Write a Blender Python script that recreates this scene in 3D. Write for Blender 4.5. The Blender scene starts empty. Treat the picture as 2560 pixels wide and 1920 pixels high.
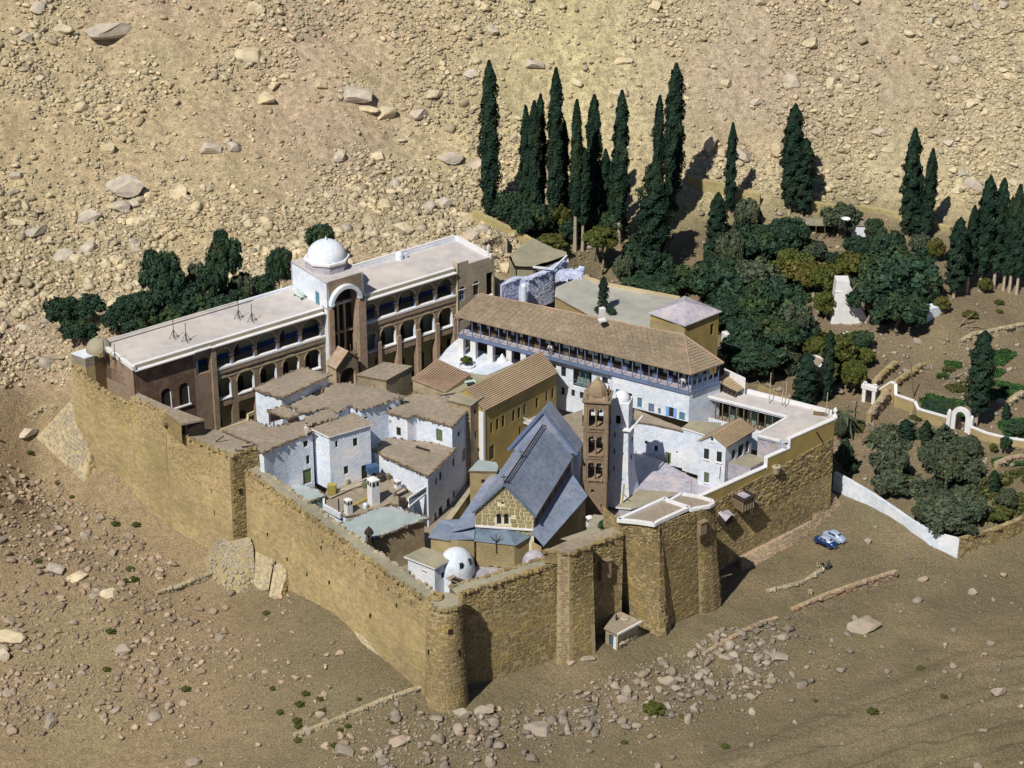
import bpy, math, random
import numpy as np
from mathutils import Vector, Matrix
from mathutils.geometry import tessellate_polygon

random.seed(7)
RNG = np.random.default_rng(11)
S = bpy.context.scene
COL = S.collection
R_ = math.radians

# ------------------------------------------------------------------ camera, sky, sun
F_, PITCH, DIST = 2300.0, R_(27.0), 365.0
CAM = (0.0, -DIST*math.cos(PITCH), 10.0 + DIST*math.sin(PITCH))
cd = bpy.data.cameras.new("camera"); cam = bpy.data.objects.new("camera", cd); COL.objects.link(cam)
cam.location = CAM; cam.rotation_euler = (R_(90)-PITCH, 0, 0)
cd.sensor_fit = 'HORIZONTAL'; cd.sensor_width = 36.0; cd.lens = 36.0*F_/1024.0
cd.clip_start = 1.0; cd.clip_end = 8000.0
S.camera = cam
SUN_D = Vector((0.50, 0.866, 0)).normalized()
ELEV = 50.0
w = bpy.data.worlds.new("World"); S.world = w; w.use_nodes = True
nt = w.node_tree; bg = nt.nodes['Background']; sky = nt.nodes.new('ShaderNodeTexSky')
sky.sky_type = 'NISHITA'; sky.sun_disc = False; sky.sun_elevation = R_(ELEV)
sky.sun_rotation = math.atan2(-SUN_D.x, -SUN_D.y)   # compass angle of the sun itself
sky.altitude = 1500; sky.air_density = 1.0; sky.dust_density = 0.6
nt.links.new(sky.outputs[0], bg.inputs[0]); bg.inputs[1].default_value = 0.055
sl = bpy.data.lights.new("sun", 'SUN'); so = bpy.data.objects.new("sun", sl); COL.objects.link(so)
sl.energy = 4.7; sl.angle = R_(0.5); sl.color = (1.0, 0.93, 0.79)
sd = Vector((SUN_D.x*math.cos(R_(ELEV)), SUN_D.y*math.cos(R_(ELEV)), -math.sin(R_(ELEV))))
so.rotation_euler = sd.to_track_quat('-Z', 'Y').to_euler(); so.location = (-40, -120, 160)
S.view_settings.view_transform = 'Standard'; S.view_settings.look = 'None'
S.view_settings.exposure = 0.0; S.view_settings.gamma = 1.0; S.view_settings.use_curve_mapping = False

# ------------------------------------------------------------------ survey helpers: read a place off the photograph at a known height
REG = {'A':(150,500,3.456),'B':(640,500,3.456),'C':(1100,640,3.456),'D':(1600,640,3.456),'E':(500,860,3.456),
 'G':(1000,980,3.456),'H':(1400,1000,2.765),'I':(50,860,3.456),'J':(1100,150,2.765),'K':(1760,300,2.765),
 'M':(1900,800,2.765),'N':(0,0,1.8433),'O':(0,1000,2.212),'Q':(700,1400,2.304),'S':(1600,1300,2.304),'W':(0,0,.864),
 'X1':(860,860,6.9125),'X2':(1240,560,6.9125),'X3':(820,1180,8.508),'X4':(1060,1320,11.06),'X5':(1760,1060,9.217),
 'X6':(1480,1500,12.289),'X7':(500,1300,7.542),'X8':(1440,940,4.254),'X9':(1060,640,12.289),'X0':(2000,1310,13.825),
 'P':(0,0,.4)}
cp, sp = math.cos(PITCH), math.sin(PITCH)
def pix(t, X, Y):
    o = REG[t]; return (o[0]+X/o[2])/2.5, (o[1]+Y/o[2])/2.5
def ray(t, X, Y):
    x, y = pix(t, X, Y); u = (x-512)/F_; v = -(y-384)/F_
    return Vector((u, cp+v*sp, -sp+v*cp))
def P(t, X, Y, z):
    d = ray(t, X, Y); k = (z-CAM[2])/d.z
    return Vector((CAM[0]+k*d.x, CAM[1]+k*d.y, z))
def scale_at(p):
    return F_/((p[1]-CAM[1])*cp-(p[2]-CAM[2])*sp)
def nrm(A, B):
    d = Vector((B[0]-A[0], B[1]-A[1], 0)).normalized(); return d, Vector((d.y, -d.x, 0))
def wp(A, B, t, X, Y):
    """distance along A->B and height of a photographed point on the vertical wall A-B"""
    d, n = nrm(A, B); r = ray(t, X, Y); c = Vector(CAM)
    k = (Vector((A[0], A[1], 0))-Vector((c.x, c.y, 0))).dot(n)/Vector((r.x, r.y, 0)).dot(n)
    q = c + r*k
    return (Vector((q.x-A[0], q.y-A[1], 0)).dot(d), q.z)

# ------------------------------------------------------------------ materials
def rgb(c): return (c[0], c[1], c[2], 1)
MATS = {}
def mat(name, c1, c2=None, scale=1.0, c3=None, rough=0.92, bump=0.3, bscale=6.0, island=0.0, spec=0.2, metal=0.0, stretch=None, lo=.35, hi=.65, big=.12, bdist=.05):
    m = bpy.data.materials.new(name); m.use_nodes = True; MATS[name] = m
    N = m.node_tree.nodes; L = m.node_tree.links; b = N['Principled BSDF']
    b.inputs['Roughness'].default_value = rough; b.inputs['Specular IOR Level'].default_value = spec
    b.inputs['Metallic'].default_value = metal
    g = N.new('ShaderNodeNewGeometry'); src = g.outputs['Position']
    if stretch:
        mp = N.new('ShaderNodeMapping'); mp.inputs['Scale'].default_value = stretch; L.new(src, mp.inputs[0]); src = mp.outputs[0]
    def noise(s, det=6, rg=.6):
        n = N.new('ShaderNodeTexNoise'); n.inputs['Scale'].default_value = s; n.inputs['Detail'].default_value = det
        n.inputs['Roughness'].default_value = rg; L.new(src, n.inputs['Vector']); return n
    c2 = c2 or tuple(x*.75 for x in c1)
    n1 = noise(scale); r = N.new('ShaderNodeMapRange'); r.inputs[1].default_value = lo; r.inputs[2].default_value = hi
    L.new(n1.outputs[0], r.inputs[0])
    mx = N.new('ShaderNodeMix'); mx.data_type = 'RGBA'; mx.inputs[6].default_value = rgb(c1); mx.inputs[7].default_value = rgb(c2)
    L.new(r.outputs[0], mx.inputs[0]); out = mx.outputs[2]
    if c3:
        n3 = noise(scale*.23, 4); r3 = N.new('ShaderNodeMapRange'); r3.inputs[1].default_value = .48; r3.inputs[2].default_value = .68
        L.new(n3.outputs[0], r3.inputs[0]); m3 = N.new('ShaderNodeMix'); m3.data_type = 'RGBA'; m3.inputs[7].default_value = rgb(c3)
        L.new(r3.outputs[0], m3.inputs[0]); L.new(out, m3.inputs[6]); out = m3.outputs[2]
    val = None
    if island:
        r4 = N.new('ShaderNodeMapRange'); r4.inputs[3].default_value = 1-island; r4.inputs[4].default_value = 1+island
        L.new(g.outputs['Random Per Island'], r4.inputs[0]); val = r4.outputs[0]
    if big:
        n5 = noise(.11, 3); r5 = N.new('ShaderNodeMapRange'); r5.inputs[1].default_value = .3; r5.inputs[2].default_value = .7
        r5.inputs[3].default_value = 1-big; r5.inputs[4].default_value = 1+big; L.new(n5.outputs[0], r5.inputs[0])
        if val is None: val = r5.outputs[0]
        else:
            mm = N.new('ShaderNodeMath'); mm.operation = 'MULTIPLY'; L.new(val, mm.inputs[0]); L.new(r5.outputs[0], mm.inputs[1]); val = mm.outputs[0]
    if val is not None:
        h = N.new('ShaderNodeHueSaturation'); L.new(val, h.inputs['Value']); L.new(out, h.inputs['Color']); out = h.outputs[0]
    L.new(out, b.inputs['Base Color'])
    if bump:
        nb = noise(bscale, 5); bp = N.new('ShaderNodeBump'); bp.inputs['Strength'].default_value = bump; bp.inputs['Distance'].default_value = bdist
        L.new(nb.outputs[0], bp.inputs['Height']); L.new(bp.outputs[0], b.inputs['Normal'])
    return m

mat('ochre', (.31,.245,.135), (.21,.165,.09), 1.6, (.36,.27,.11), island=.30, big=.2, bump=.6, bscale=5, bdist=.12)
mat('ochre_pale', (.41,.325,.185), (.32,.25,.14), 1.2, (.35,.29,.14), island=.20, big=.18, bump=.5, bscale=9, bdist=.06)
mat('rock_bed', (.30,.265,.22), (.22,.195,.165), .8, (.32,.25,.20), island=.30, bump=.8, bscale=3, bdist=.12, big=.15)
mat('mortar', (.42,.345,.21), (.32,.26,.155), 2.0, bump=.5, bscale=8, bdist=.08)
mat('mortar_pale', (.55,.46,.30), (.42,.35,.22), 2.0, bump=.4, bscale=8)
mat('yellowstone', (.42,.36,.19), (.34,.29,.15), 1.5, (.44,.36,.2), island=.15, bump=.7, bscale=4, bdist=.1)
mat('pinkstone', (.40,.31,.25), (.28,.21,.16), 1.6, (.36,.24,.16), island=.28, bump=.6, bscale=5, bdist=.1)
mat('greystone', (.42,.38,.30), (.30,.27,.21), 1.6, (.45,.38,.26), island=.25, bump=.6, bscale=5, bdist=.1)
mat('redstone', (.22,.14,.105), (.14,.09,.07), 2.2, (.28,.2,.14), island=.3, bump=.8, bscale=4, bdist=.12)
mat('brownstone', (.28,.21,.15), (.21,.155,.11), 1.4, (.31,.24,.17), island=.12, bump=.35, bscale=7)
mat('housestone', (.38,.31,.21), (.27,.22,.15), 1.5, (.42,.36,.26), island=.2, bump=.7, bscale=4, bdist=.1)
mat('churchstone', (.36,.30,.17), (.30,.24,.13), 1.0, (.42,.35,.2), island=.2, bump=.5, bscale=6)
mat('joint', (.74,.70,.55), (.62,.58,.44), 3.0, bump=.3)
mat('yellowplaster', (.42,.32,.12), (.34,.26,.10), .5, (.26,.21,.10), bump=.35, bscale=3)
mat('white', (.72,.79,.91), (.55,.63,.78), 1.3, (.78,.78,.84), bump=.8, bscale=3, big=.10, bdist=.12)
mat('white_clean', (.76,.77,.82), (.66,.67,.72), 1.5, bump=.2, big=.04)
mat('bluewhite', (.52,.58,.78), (.40,.46,.66), 1.2, (.60,.62,.84), island=.15, bump=.5, bscale=4, big=.06)
mat('whiteroof', (.55,.52,.53), (.44,.42,.44), .6, (.58,.54,.52), bump=.25, bscale=3, big=.08)
mat('lilac', (.46,.44,.54), (.30,.30,.37), 1.5, (.52,.47,.52), bump=.9, bscale=3, bdist=.15)
mat('mudroof', (.37,.31,.25), (.25,.21,.17), 1.6, (.27,.24,.20), bump=.9, bscale=5, bdist=.07)
mat('mudgreen', (.33,.31,.24), (.26,.25,.19), 1.1, (.38,.34,.25), bump=.6, bscale=5, bdist=.07)
mat('greyterrace', (.42,.42,.40), (.33,.34,.32), .5, (.46,.44,.38), bump=.5, bscale=4, bdist=.07)
mat('greenroof', (.36,.43,.45), (.30,.36,.39), .8, (.40,.42,.46), bump=.5, bscale=5)
mat('mudedge', (.22,.17,.12), (.12,.09,.065), 2.0, bump=.9, bscale=4, bdist=.12)
mat('tile', (.295,.24,.178), (.215,.175,.13), 2.5, (.32,.245,.185), island=.12, bump=.4, bscale=8)
mat('tile_red', (.40,.29,.215), (.31,.22,.16), 2.5, (.42,.31,.245), island=.10, bump=.3, bscale=8)
mat('ribroof', (.40,.31,.21), (.33,.25,.17), 1.5, (.36,.27,.2), island=.07, bump=.2, bscale=8)
mat('lead', (.25,.30,.42), (.17,.22,.33), 1.2, (.31,.33,.45), island=.24, bump=.25, bscale=4, rough=.55, spec=.35)
mat('lead_dark', (.16,.22,.30), (.10,.15,.21), 1.0, island=.14, bump=.25, rough=.6, spec=.3)
mat('bluewood', (.16,.22,.38), (.11,.15,.27), 3.0, island=.2, bump=.2, rough=.7)
mat('bluepaint', (.05,.09,.26), (.04,.07,.20), 3.0, bump=.1, rough=.6)
mat('skyblue', (.22,.42,.85), (.2,.36,.74), 2.0, bump=.05, rough=.5, big=0)
mat('darkwood', (.05,.035,.03), (.03,.022,.02), 3.0, island=.3, bump=.3, rough=.8)
mat('wood', (.20,.15,.10), (.13,.10,.07), 4.0, island=.3, bump=.3, rough=.85)
mat('palewood', (.45,.40,.33), (.36,.31,.25), 4.0, island=.2, bump=.3)
mat('greenplaster', (.22,.30,.28), (.17,.24,.22), 1.0, bump=.2)
mat('palegreen', (.50,.62,.60), (.44,.55,.54), 1.0, bump=.1)
mat('greenpaint', (.14,.17,.09), (.10,.13,.07), 2.0, bump=.2, rough=.6)
mat('tealdoor', (.10,.24,.34), (.08,.19,.28), 2.0, bump=.1, rough=.5)
mat('arcadestone', (.33,.26,.19), (.22,.175,.13), 1.3, (.35,.25,.19), island=.2, bump=.8, bscale=4, bdist=.1)
mat('galleryplaster', (.38,.34,.20), (.30,.30,.20), .4, (.26,.33,.27), bump=.2)
mat('glass', (.02,.025,.03), (.03,.035,.04), 1.0, rough=.12, spec=.5, bump=0, big=0)
mat('dark', (.03,.025,.022), (.02,.018,.016), 1.0, bump=0)
mat('iron', (.05,.05,.055), (.08,.06,.05), 4.0, rough=.6, bump=.1, metal=.3)
mat('bell', (.30,.33,.30), (.22,.25,.23), 3.0, rough=.4, metal=.7, bump=0)
mat('bark', (.30,.25,.19), (.19,.15,.11), 3.0, bump=.7, bscale=9)
mat('barkpale', (.50,.44,.34), (.36,.31,.24), 3.0, bump=.6, bscale=9)
mat('leaf', (.034,.068,.042), (.022,.048,.034), .7, (.05,.075,.028), island=.45, rough=.75, bump=0, spec=.15, big=.25)
mat('leaf_olive', (.078,.100,.060), (.052,.074,.052), .7, (.090,.108,.062), island=.4, rough=.7, bump=0, spec=.2, big=.25)
mat('leaf_yellow', (.090,.105,.025), (.060,.080,.022), .7, (.11,.10,.03), island=.4, rough=.7, bump=0, spec=.15, big=.2)
mat('leaf_cypress', (.022,.046,.032), (.014,.032,.024), .9, (.032,.054,.028), island=.5, rough=.8, bump=0, spec=.1, big=.2)
mat('crop', (.05,.12,.035), (.035,.085,.03), 1.0, island=.4, rough=.7, bump=0)
mat('scrub', (.10,.11,.04), (.07,.08,.03), 1.0, island=.4, rough=.8, bump=0)
mat('carblue', (.010,.030,.13), (.012,.036,.15), 1.0, rough=.28, spec=.5, bump=0, big=0)
mat('carwhite', (.33,.40,.58), (.31,.38,.56), 1.0, rough=.3, spec=.5, bump=0, big=0)
mat('rubber', (.02,.02,.02), rough=.8, bump=0, big=0)
mat('chrome', (.7,.7,.7), rough=.25, metal=.9, bump=0, big=0)
mat('straw', (.42,.36,.10), (.3,.25,.07), 4.0, island=.3, bump=.3)
mat('cloth_blue', (.06,.14,.26), (.05,.1,.2), 2.0, bump=.1)
mat('skin', (.32,.19,.12), bump=0, big=0); mat('cloth_white', (.75,.75,.78), bump=.1, big=0); mat('cloth_dark', (.03,.03,.035), bump=.1, big=0)
mat('cloth_tan', (.38,.34,.22), bump=.1, big=0); mat('cloth_green', (.07,.10,.08), bump=.1, big=0)
mat('rock_red', (.37,.295,.23), (.28,.22,.17), .8, (.38,.29,.21), island=.32, bump=.8, bscale=3, bdist=.12, big=.15)
mat('rock', (.51,.44,.32), (.38,.33,.24), .8, (.52,.43,.29), island=.30, bump=.8, bscale=3, bdist=.12, big=.15)
mat('rock_grey', (.42,.38,.33), (.31,.28,.25), .8, (.46,.38,.30), island=.30, bump=.8, bscale=3, bdist=.12, big=.15)

def ground_mat():
    m = bpy.data.materials.new('soil'); m.use_nodes = True; MATS['soil'] = m
    N = m.node_tree.nodes; L = m.node_tree.links; b = N['Principled BSDF']
    b.inputs['Roughness'].default_value = .95; b.inputs['Specular IOR Level'].default_value = .1
    g = N.new('ShaderNodeNewGeometry'); at = N.new('ShaderNodeAttribute'); at.attribute_name = 'soil'
    def noise(s, d=7, rg=.62):
        n = N.new('ShaderNodeTexNoise'); n.inputs['Scale'].default_value = s; n.inputs['Detail'].default_value = d; n.inputs['Roughness'].default_value = rg
        L.new(g.outputs['Position'], n.inputs['Vector']); return n
    def mr(sock, a, b_, c=0., d=1.):
        r = N.new('ShaderNodeMapRange'); r.inputs[1].default_value = a; r.inputs[2].default_value = b_; r.inputs[3].default_value = c; r.inputs[4].default_value = d
        L.new(sock, r.inputs[0]); return r.outputs[0]
    def mix(f, a, c, typ='MIX'):
        x = N.new('ShaderNodeMix'); x.data_type = 'RGBA'; x.blend_type = typ
        if isinstance(f, float): x.inputs[0].default_value = f
        else: L.new(f, x.inputs[0])
        for i, q in ((6, a), (7, c)):
            if isinstance(q, tuple): x.inputs[i].default_value = rgb(q)
            else: L.new(q, x.inputs[i])
        return x.outputs[2]
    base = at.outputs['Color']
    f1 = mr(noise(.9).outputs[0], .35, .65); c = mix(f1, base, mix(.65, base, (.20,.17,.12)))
    f2 = mr(noise(.06, 4).outputs[0], .5, .68, 0, .30); c = mix(f2, c, (.46,.33,.22))
    f3 = mr(noise(.045, 5).outputs[0], .53, .7, 0, .40); c = mix(f3, c, (.33,.31,.17))
    f4 = mr(noise(5, 6).outputs[0], .40, .62, .60, 1.20)
    h = N.new('ShaderNodeHueSaturation'); L.new(f4, h.inputs['Value']); L.new(c, h.inputs['Color'])
    L.new(h.outputs[0], b.inputs['Base Color'])
    nb = noise(1.1, 9, .72); bp = N.new('ShaderNodeBump'); bp.inputs['Strength'].default_value = .9; bp.inputs['Distance'].default_value = .5
    L.new(nb.outputs[0], bp.inputs['Height']); L.new(bp.outputs[0], b.inputs['Normal'])
ground_mat()

# ------------------------------------------------------------------ mesh building
class MB:
    def __init__(s): s.v = []; s.f = []; s.m = []
    def add(s, vs, fs, mi=0):
        o = len(s.v); s.v.extend([tuple(v) for v in vs]); s.f.extend([tuple(i+o for i in f) for f in fs]); s.m.extend([mi]*len(fs))
    def poly(s, pts, mi=0): s.add(pts, [tuple(range(len(pts)))], mi)
    def obox(s, o, a, b, c, mi=0):
        o = Vector(o); a = Vector(a); b = Vector(b); c = Vector(c)
        s.add([o, o+a, o+a+b, o+b, o+c, o+a+c, o+a+b+c, o+b+c], [(3,2,1,0),(4,5,6,7),(0,1,5,4),(1,2,6,5),(2,3,7,6),(3,0,4,7)], mi)
    def box(s, c, sx, sy, sz, ang=0., mi=0):
        """box standing on c"""
        d = Vector((math.cos(ang), math.sin(ang), 0)); e = Vector((-d.y, d.x, 0)); c = Vector(c)
        s.obox(c-d*sx/2-e*sy/2, d*sx, e*sy, Vector((0,0,sz)), mi)
    def beam(s, p, q, w_, h=None, mi=0):
        p = Vector(p); q = Vector(q); h = h or w_; d = q-p
        if d.length < 1e-5: return
        d.normalize(); up = Vector((0,0,1)) if abs(d.z) < .95 else Vector((0,1,0))
        a = d.cross(up).normalized(); b = a.cross(d).normalized()
        s.obox(p-a*w_/2-b*h/2, a*w_, b*h, q-p, mi)
    def prism(s, pts, z0, z1, mi=0, top=True, bot=True, mtop=None):
        n = len(pts); v = [(p[0], p[1], z0) for p in pts]+[(p[0], p[1], z1) for p in pts]
        s.add(v, [(i, (i+1) % n, (i+1) % n+n, i+n) for i in range(n)], mi)
        if top: s.cap([(p[0], p[1], z1) for p in pts], mi if mtop is None else mtop)
        if bot: s.cap([(p[0], p[1], z0) for p in pts], mi)
    def cap(s, pts, mi=0):
        if len(pts) <= 4: s.poly(pts, mi)
        else:
            t = tessellate_polygon([[Vector(p) for p in pts]]); s.add(pts, [tuple(x) for x in t], mi)
    def cyl(s, p, q, r0, r1=None, n=10, mi=0, caps=True):
        p = Vector(p); q = Vector(q); r1 = r0 if r1 is None else r1; d = (q-p).normalized()
        up = Vector((0,0,1)) if abs(d.z) < .95 else Vector((1,0,0)); a = d.cross(up).normalized(); b = a.cross(d)
        v = []
        for c, r in ((p, r0), (q, r1)):
            for i in range(n):
                t = 2*math.pi*i/n; v.append(c+a*r*math.cos(t)+b*r*math.sin(t))
        s.add(v, [(i, (i+1) % n, (i+1) % n+n, i+n) for i in range(n)], mi)
        if caps: s.add(v, [tuple(range(n)), tuple(range(n, 2*n))], mi)
    def lathe(s, c, prof, n=16, mi=0, a0=0.):
        c = Vector(c); v = []
        for r, z in prof:
            for i in range(n):
                t = a0+2*math.pi*i/n; v.append((c.x+r*math.cos(t), c.y+r*math.sin(t), c.z+z))
        f = [(j*n+i, j*n+(i+1) % n, (j+1)*n+(i+1) % n, (j+1)*n+i) for j in range(len(prof)-1) for i in range(n)]
        s.add(v, f, mi)
    def dome(s, c, r, hz=None, n=20, k=7, mi=0, a0=0.):
        hz = hz or r
        s.lathe(c, [(max(.001, r*math.cos(math.pi/2*j/k)), hz*math.sin(math.pi/2*j/k)) for j in range(k+1)], n, mi, a0)
    def wall(s, A, B, outer, holes=(), depth=.3, mi=0, mr=None):
        """upright wall in the plane A-B: outline and openings as (along, height); openings get reveals"""
        d, n = nrm(A, B); A = Vector((A[0], A[1], 0))
        def w3(q, k=0.): return A+d*q[0]+Vector((0,0,q[1]))-n*k
        loops = [list(outer)]+[list(h) for h in holes]
        flat = [q for l in loops for q in l]
        t = tessellate_polygon([[Vector((q[0], q[1], 0)) for q in l] for l in loops])
        s.add([w3(q) for q in flat], [tuple(x) for x in t], mi)
        for h in holes:
            k = len(h); v = [w3(q) for q in h]+[w3(q, depth) for q in h]
            s.add(v, [(i, (i+1) % k, (i+1) % k+k, i+k) for i in range(k)], mi if mr is None else mr)

def rect(s0, s1, z0, z1): return [(s0,z0),(s1,z0),(s1,z1),(s0,z1)]
def arch(s0, s1, z0, zs, rise=None, n=9):
    """opening with a round head: springs at zs"""
    c = (s0+s1)/2; r = (s1-s0)/2; rise = rise or r
    pts = [(s0,z0),(s1,z0)]
    for i in range(n+1):
        a = math.pi*i/n; pts.append((c+r*math.cos(a), zs+rise*math.sin(a)))
    return pts

def newobj(name, mesh, parent=None):
    o = bpy.data.objects.new(name, mesh); COL.objects.link(o)
    if parent is not None: o.parent = parent
    return o
def mk(name, mb, mats, off=(0,0,0), smooth=False):
    me = bpy.data.meshes.new(name)
    ox, oy, oz = off
    me.from_pydata([(x-ox, y-oy, z-oz) for x, y, z in mb.v], [], mb.f)
    mats = [mats] if isinstance(mats, str) else mats
    for m in mats: me.materials.append(MATS[m])
    if len(mats) > 1: me.polygons.foreach_set('material_index', mb.m)
    if smooth: me.polygons.foreach_set('use_smooth', [True]*len(mb.f))
    me.update(); return me

class T:
    """one thing: an Empty at its base; parts are children"""
    def __init__(s, name, label, cat, loc, group=None):
        o = bpy.data.objects.new(name, None); COL.objects.link(o); o.location = loc; o.empty_display_size = .5
        o['label'] = label; o['category'] = cat
        if group: o['group'] = group
        s.root = o; s.off = tuple(loc)
    def part(s, name, mb, mats, parent=None, smooth=False, kind=None, label=None):
        if not mb.f: return None
        o = newobj(name, mk(name, mb, mats, s.off, smooth), parent or s.root)
        if kind: o['kind'] = kind
        if label: o['label'] = label
        return o
    def inst(s, name, mesh, M, parent=None):
        o = newobj(name, mesh, parent or s.root)
        o.matrix_local = Matrix.Translation(-Vector(s.off)) @ M
        return o
def single(name, label, cat, mb, mats, loc, group=None, smooth=False, kind=None):
    o = newobj(name, mk(name, mb, mats, loc, smooth)); o.location = loc
    if label: o['label'] = label; o['category'] = cat
    if group: o['group'] = group
    if kind: o['kind'] = kind
    return o
def structure(name, mb, mats, smooth=False):
    o = newobj(name, mk(name, mb, mats, (0,0,0), smooth)); o['kind'] = 'structure'; return o

# ------------------------------------------------------------------ stones laid on a surface, piece by piece
def stone_proto(seed, bev=.16):
    r = random.Random(seed); v = []
    for x, y in ((-1,-1),(1,-1),(1,1),(-1,1)): v.append((x, y, -.6))
    for x, y in ((-1,-1),(1,-1),(1,1),(-1,1)): v.append((x*(1-bev)+r.uniform(-.09,.09), y*(1-bev)+r.uniform(-.12,.12), 1+r.uniform(-.25,.25)))
    return np.array(v), [(4,5,6,7),(0,1,5,4),(1,2,6,5),(2,3,7,6),(3,0,4,7)]
PROTO = [stone_proto(i) for i in range(6)]
STONE_MESH = {}
def stone_mesh(i, m):
    if (i, m) not in STONE_MESH:
        me = bpy.data.meshes.new('stone'); me.from_pydata(PROTO[i][0].tolist(), [], PROTO[i][1]); me.materials.append(MATS[m]); STONE_MESH[(i, m)] = me
    return STONE_MESH[(i, m)]
def lay_stones(th, items, m, nobj=300, name='stone', parent=None):
    """items: list of (Matrix, area); the largest in the picture are parts, the rest one part"""
    items = sorted(items, key=lambda q: -q[1]*scale_at(q[0].translation)**2)
    if len(items) > nobj: big, rest = items[:nobj], items[nobj:]
    else: big, rest = items, []
    for k, (M, a) in enumerate(big): th.inst(name, stone_mesh(k % 6, m), M, parent)
    if rest:
        V = []; Fc = []; n = 0; off = np.array(th.off)
        for k, (M, a) in enumerate(rest):
            v, f = PROTO[k % 6]; A = np.array(M); V.append(v@A[:3,:3].T+A[:3,3]-off)
            Fc.extend([tuple(i+n for i in q) for q in f]); n += 8
        me = bpy.data.meshes.new('small_stones'); me.from_pydata(np.vstack(V).tolist(), [], Fc); me.materials.append(MATS[m])
        o = newobj('small_stones', me, parent or th.root); o['kind'] = 'stuff'
def surf(th, bot, top, bands, m='ochre', core='mortar', seed=1, nobj=300, corename='wall_core', holes=None):
    """stone facing over a (battered, curved) wall face given by its foot and head polylines"""
    rnd = random.Random(seed); bot = [Vector(p) for p in bot]; top = [Vector(p) for p in top]; n = len(bot)
    L = [0.]
    for i in range(n-1): L.append(L[-1]+((bot[i+1]-bot[i]).length+(top[i+1]-top[i]).length)/2)
    def at(s, v):
        s = min(max(s, 0), L[-1]); i = 0
        while i < n-2 and L[i+1] < s: i += 1
        t = (s-L[i])/max(1e-6, L[i+1]-L[i])
        return bot[i].lerp(bot[i+1], t).lerp(top[i].lerp(top[i+1], t), v)
    mb = MB()
    for i in range(n-1):
        for j in range(4):
            a, b = j/4, (j+1)/4
            mb.poly([bot[i].lerp(top[i], a), bot[i+1].lerp(top[i+1], a), bot[i+1].lerp(top[i+1], b), bot[i].lerp(top[i], b)])
    th.part(corename, mb, core)
    H = sum((top[i]-bot[i]).length for i in range(n))/n; items = []
    for (v0, v1, sw, sh, rel, jit) in bands:
        rows = max(1, round((v1-v0)*H/sh)); dv = (v1-v0)/rows
        for r in range(rows):
            s = -rnd.random()*sw*.5; vc = v0+(r+.5)*dv
            while s < L[-1]-.05:
                w_ = sw*rnd.uniform(.65, 1.35); sc = s+w_/2
                if sc-w_*.4 < 0 or sc+w_*.4 > L[-1]: s += w_; continue
                p = at(sc, vc); t = (at(sc+.2, vc)-at(sc-.2, vc)).normalized(); u = (at(sc, min(1, vc+.1))-at(sc, max(0, vc-.1)))
                hh = u.length/(min(1, vc+.1)-max(0, vc-.1))*dv; u.normalize()
                nn = t.cross(u).normalized(); u = nn.cross(t)
                if holes and any(h(p) for h in holes): s += w_; continue
                if jit and rnd.random() < jit*.25: s += w_; continue
                k = rnd.uniform(-1, 1)*jit*.35; t2 = t*math.cos(k)+u*math.sin(k); u2 = u*math.cos(k)-t*math.sin(k)
                a = w_*.5*(.935-jit*.10*rnd.random()); b = hh*.5*(.89-jit*.16*rnd.random()); c = rel*rnd.uniform(.55, 1.35)
                p = p+u*(rnd.uniform(-1,1)*jit*hh*.22)
                M = Matrix(((t2.x*a, u2.x*b, nn.x*c, p.x), (t2.y*a, u2.y*b, nn.y*c, p.y), (t2.z*a, u2.z*b, nn.z*c, p.z), (0,0,0,1)))
                items.append((M, a*b)); s += w_
    lay_stones(th, items, m, nobj)
    return at, L[-1]

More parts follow.
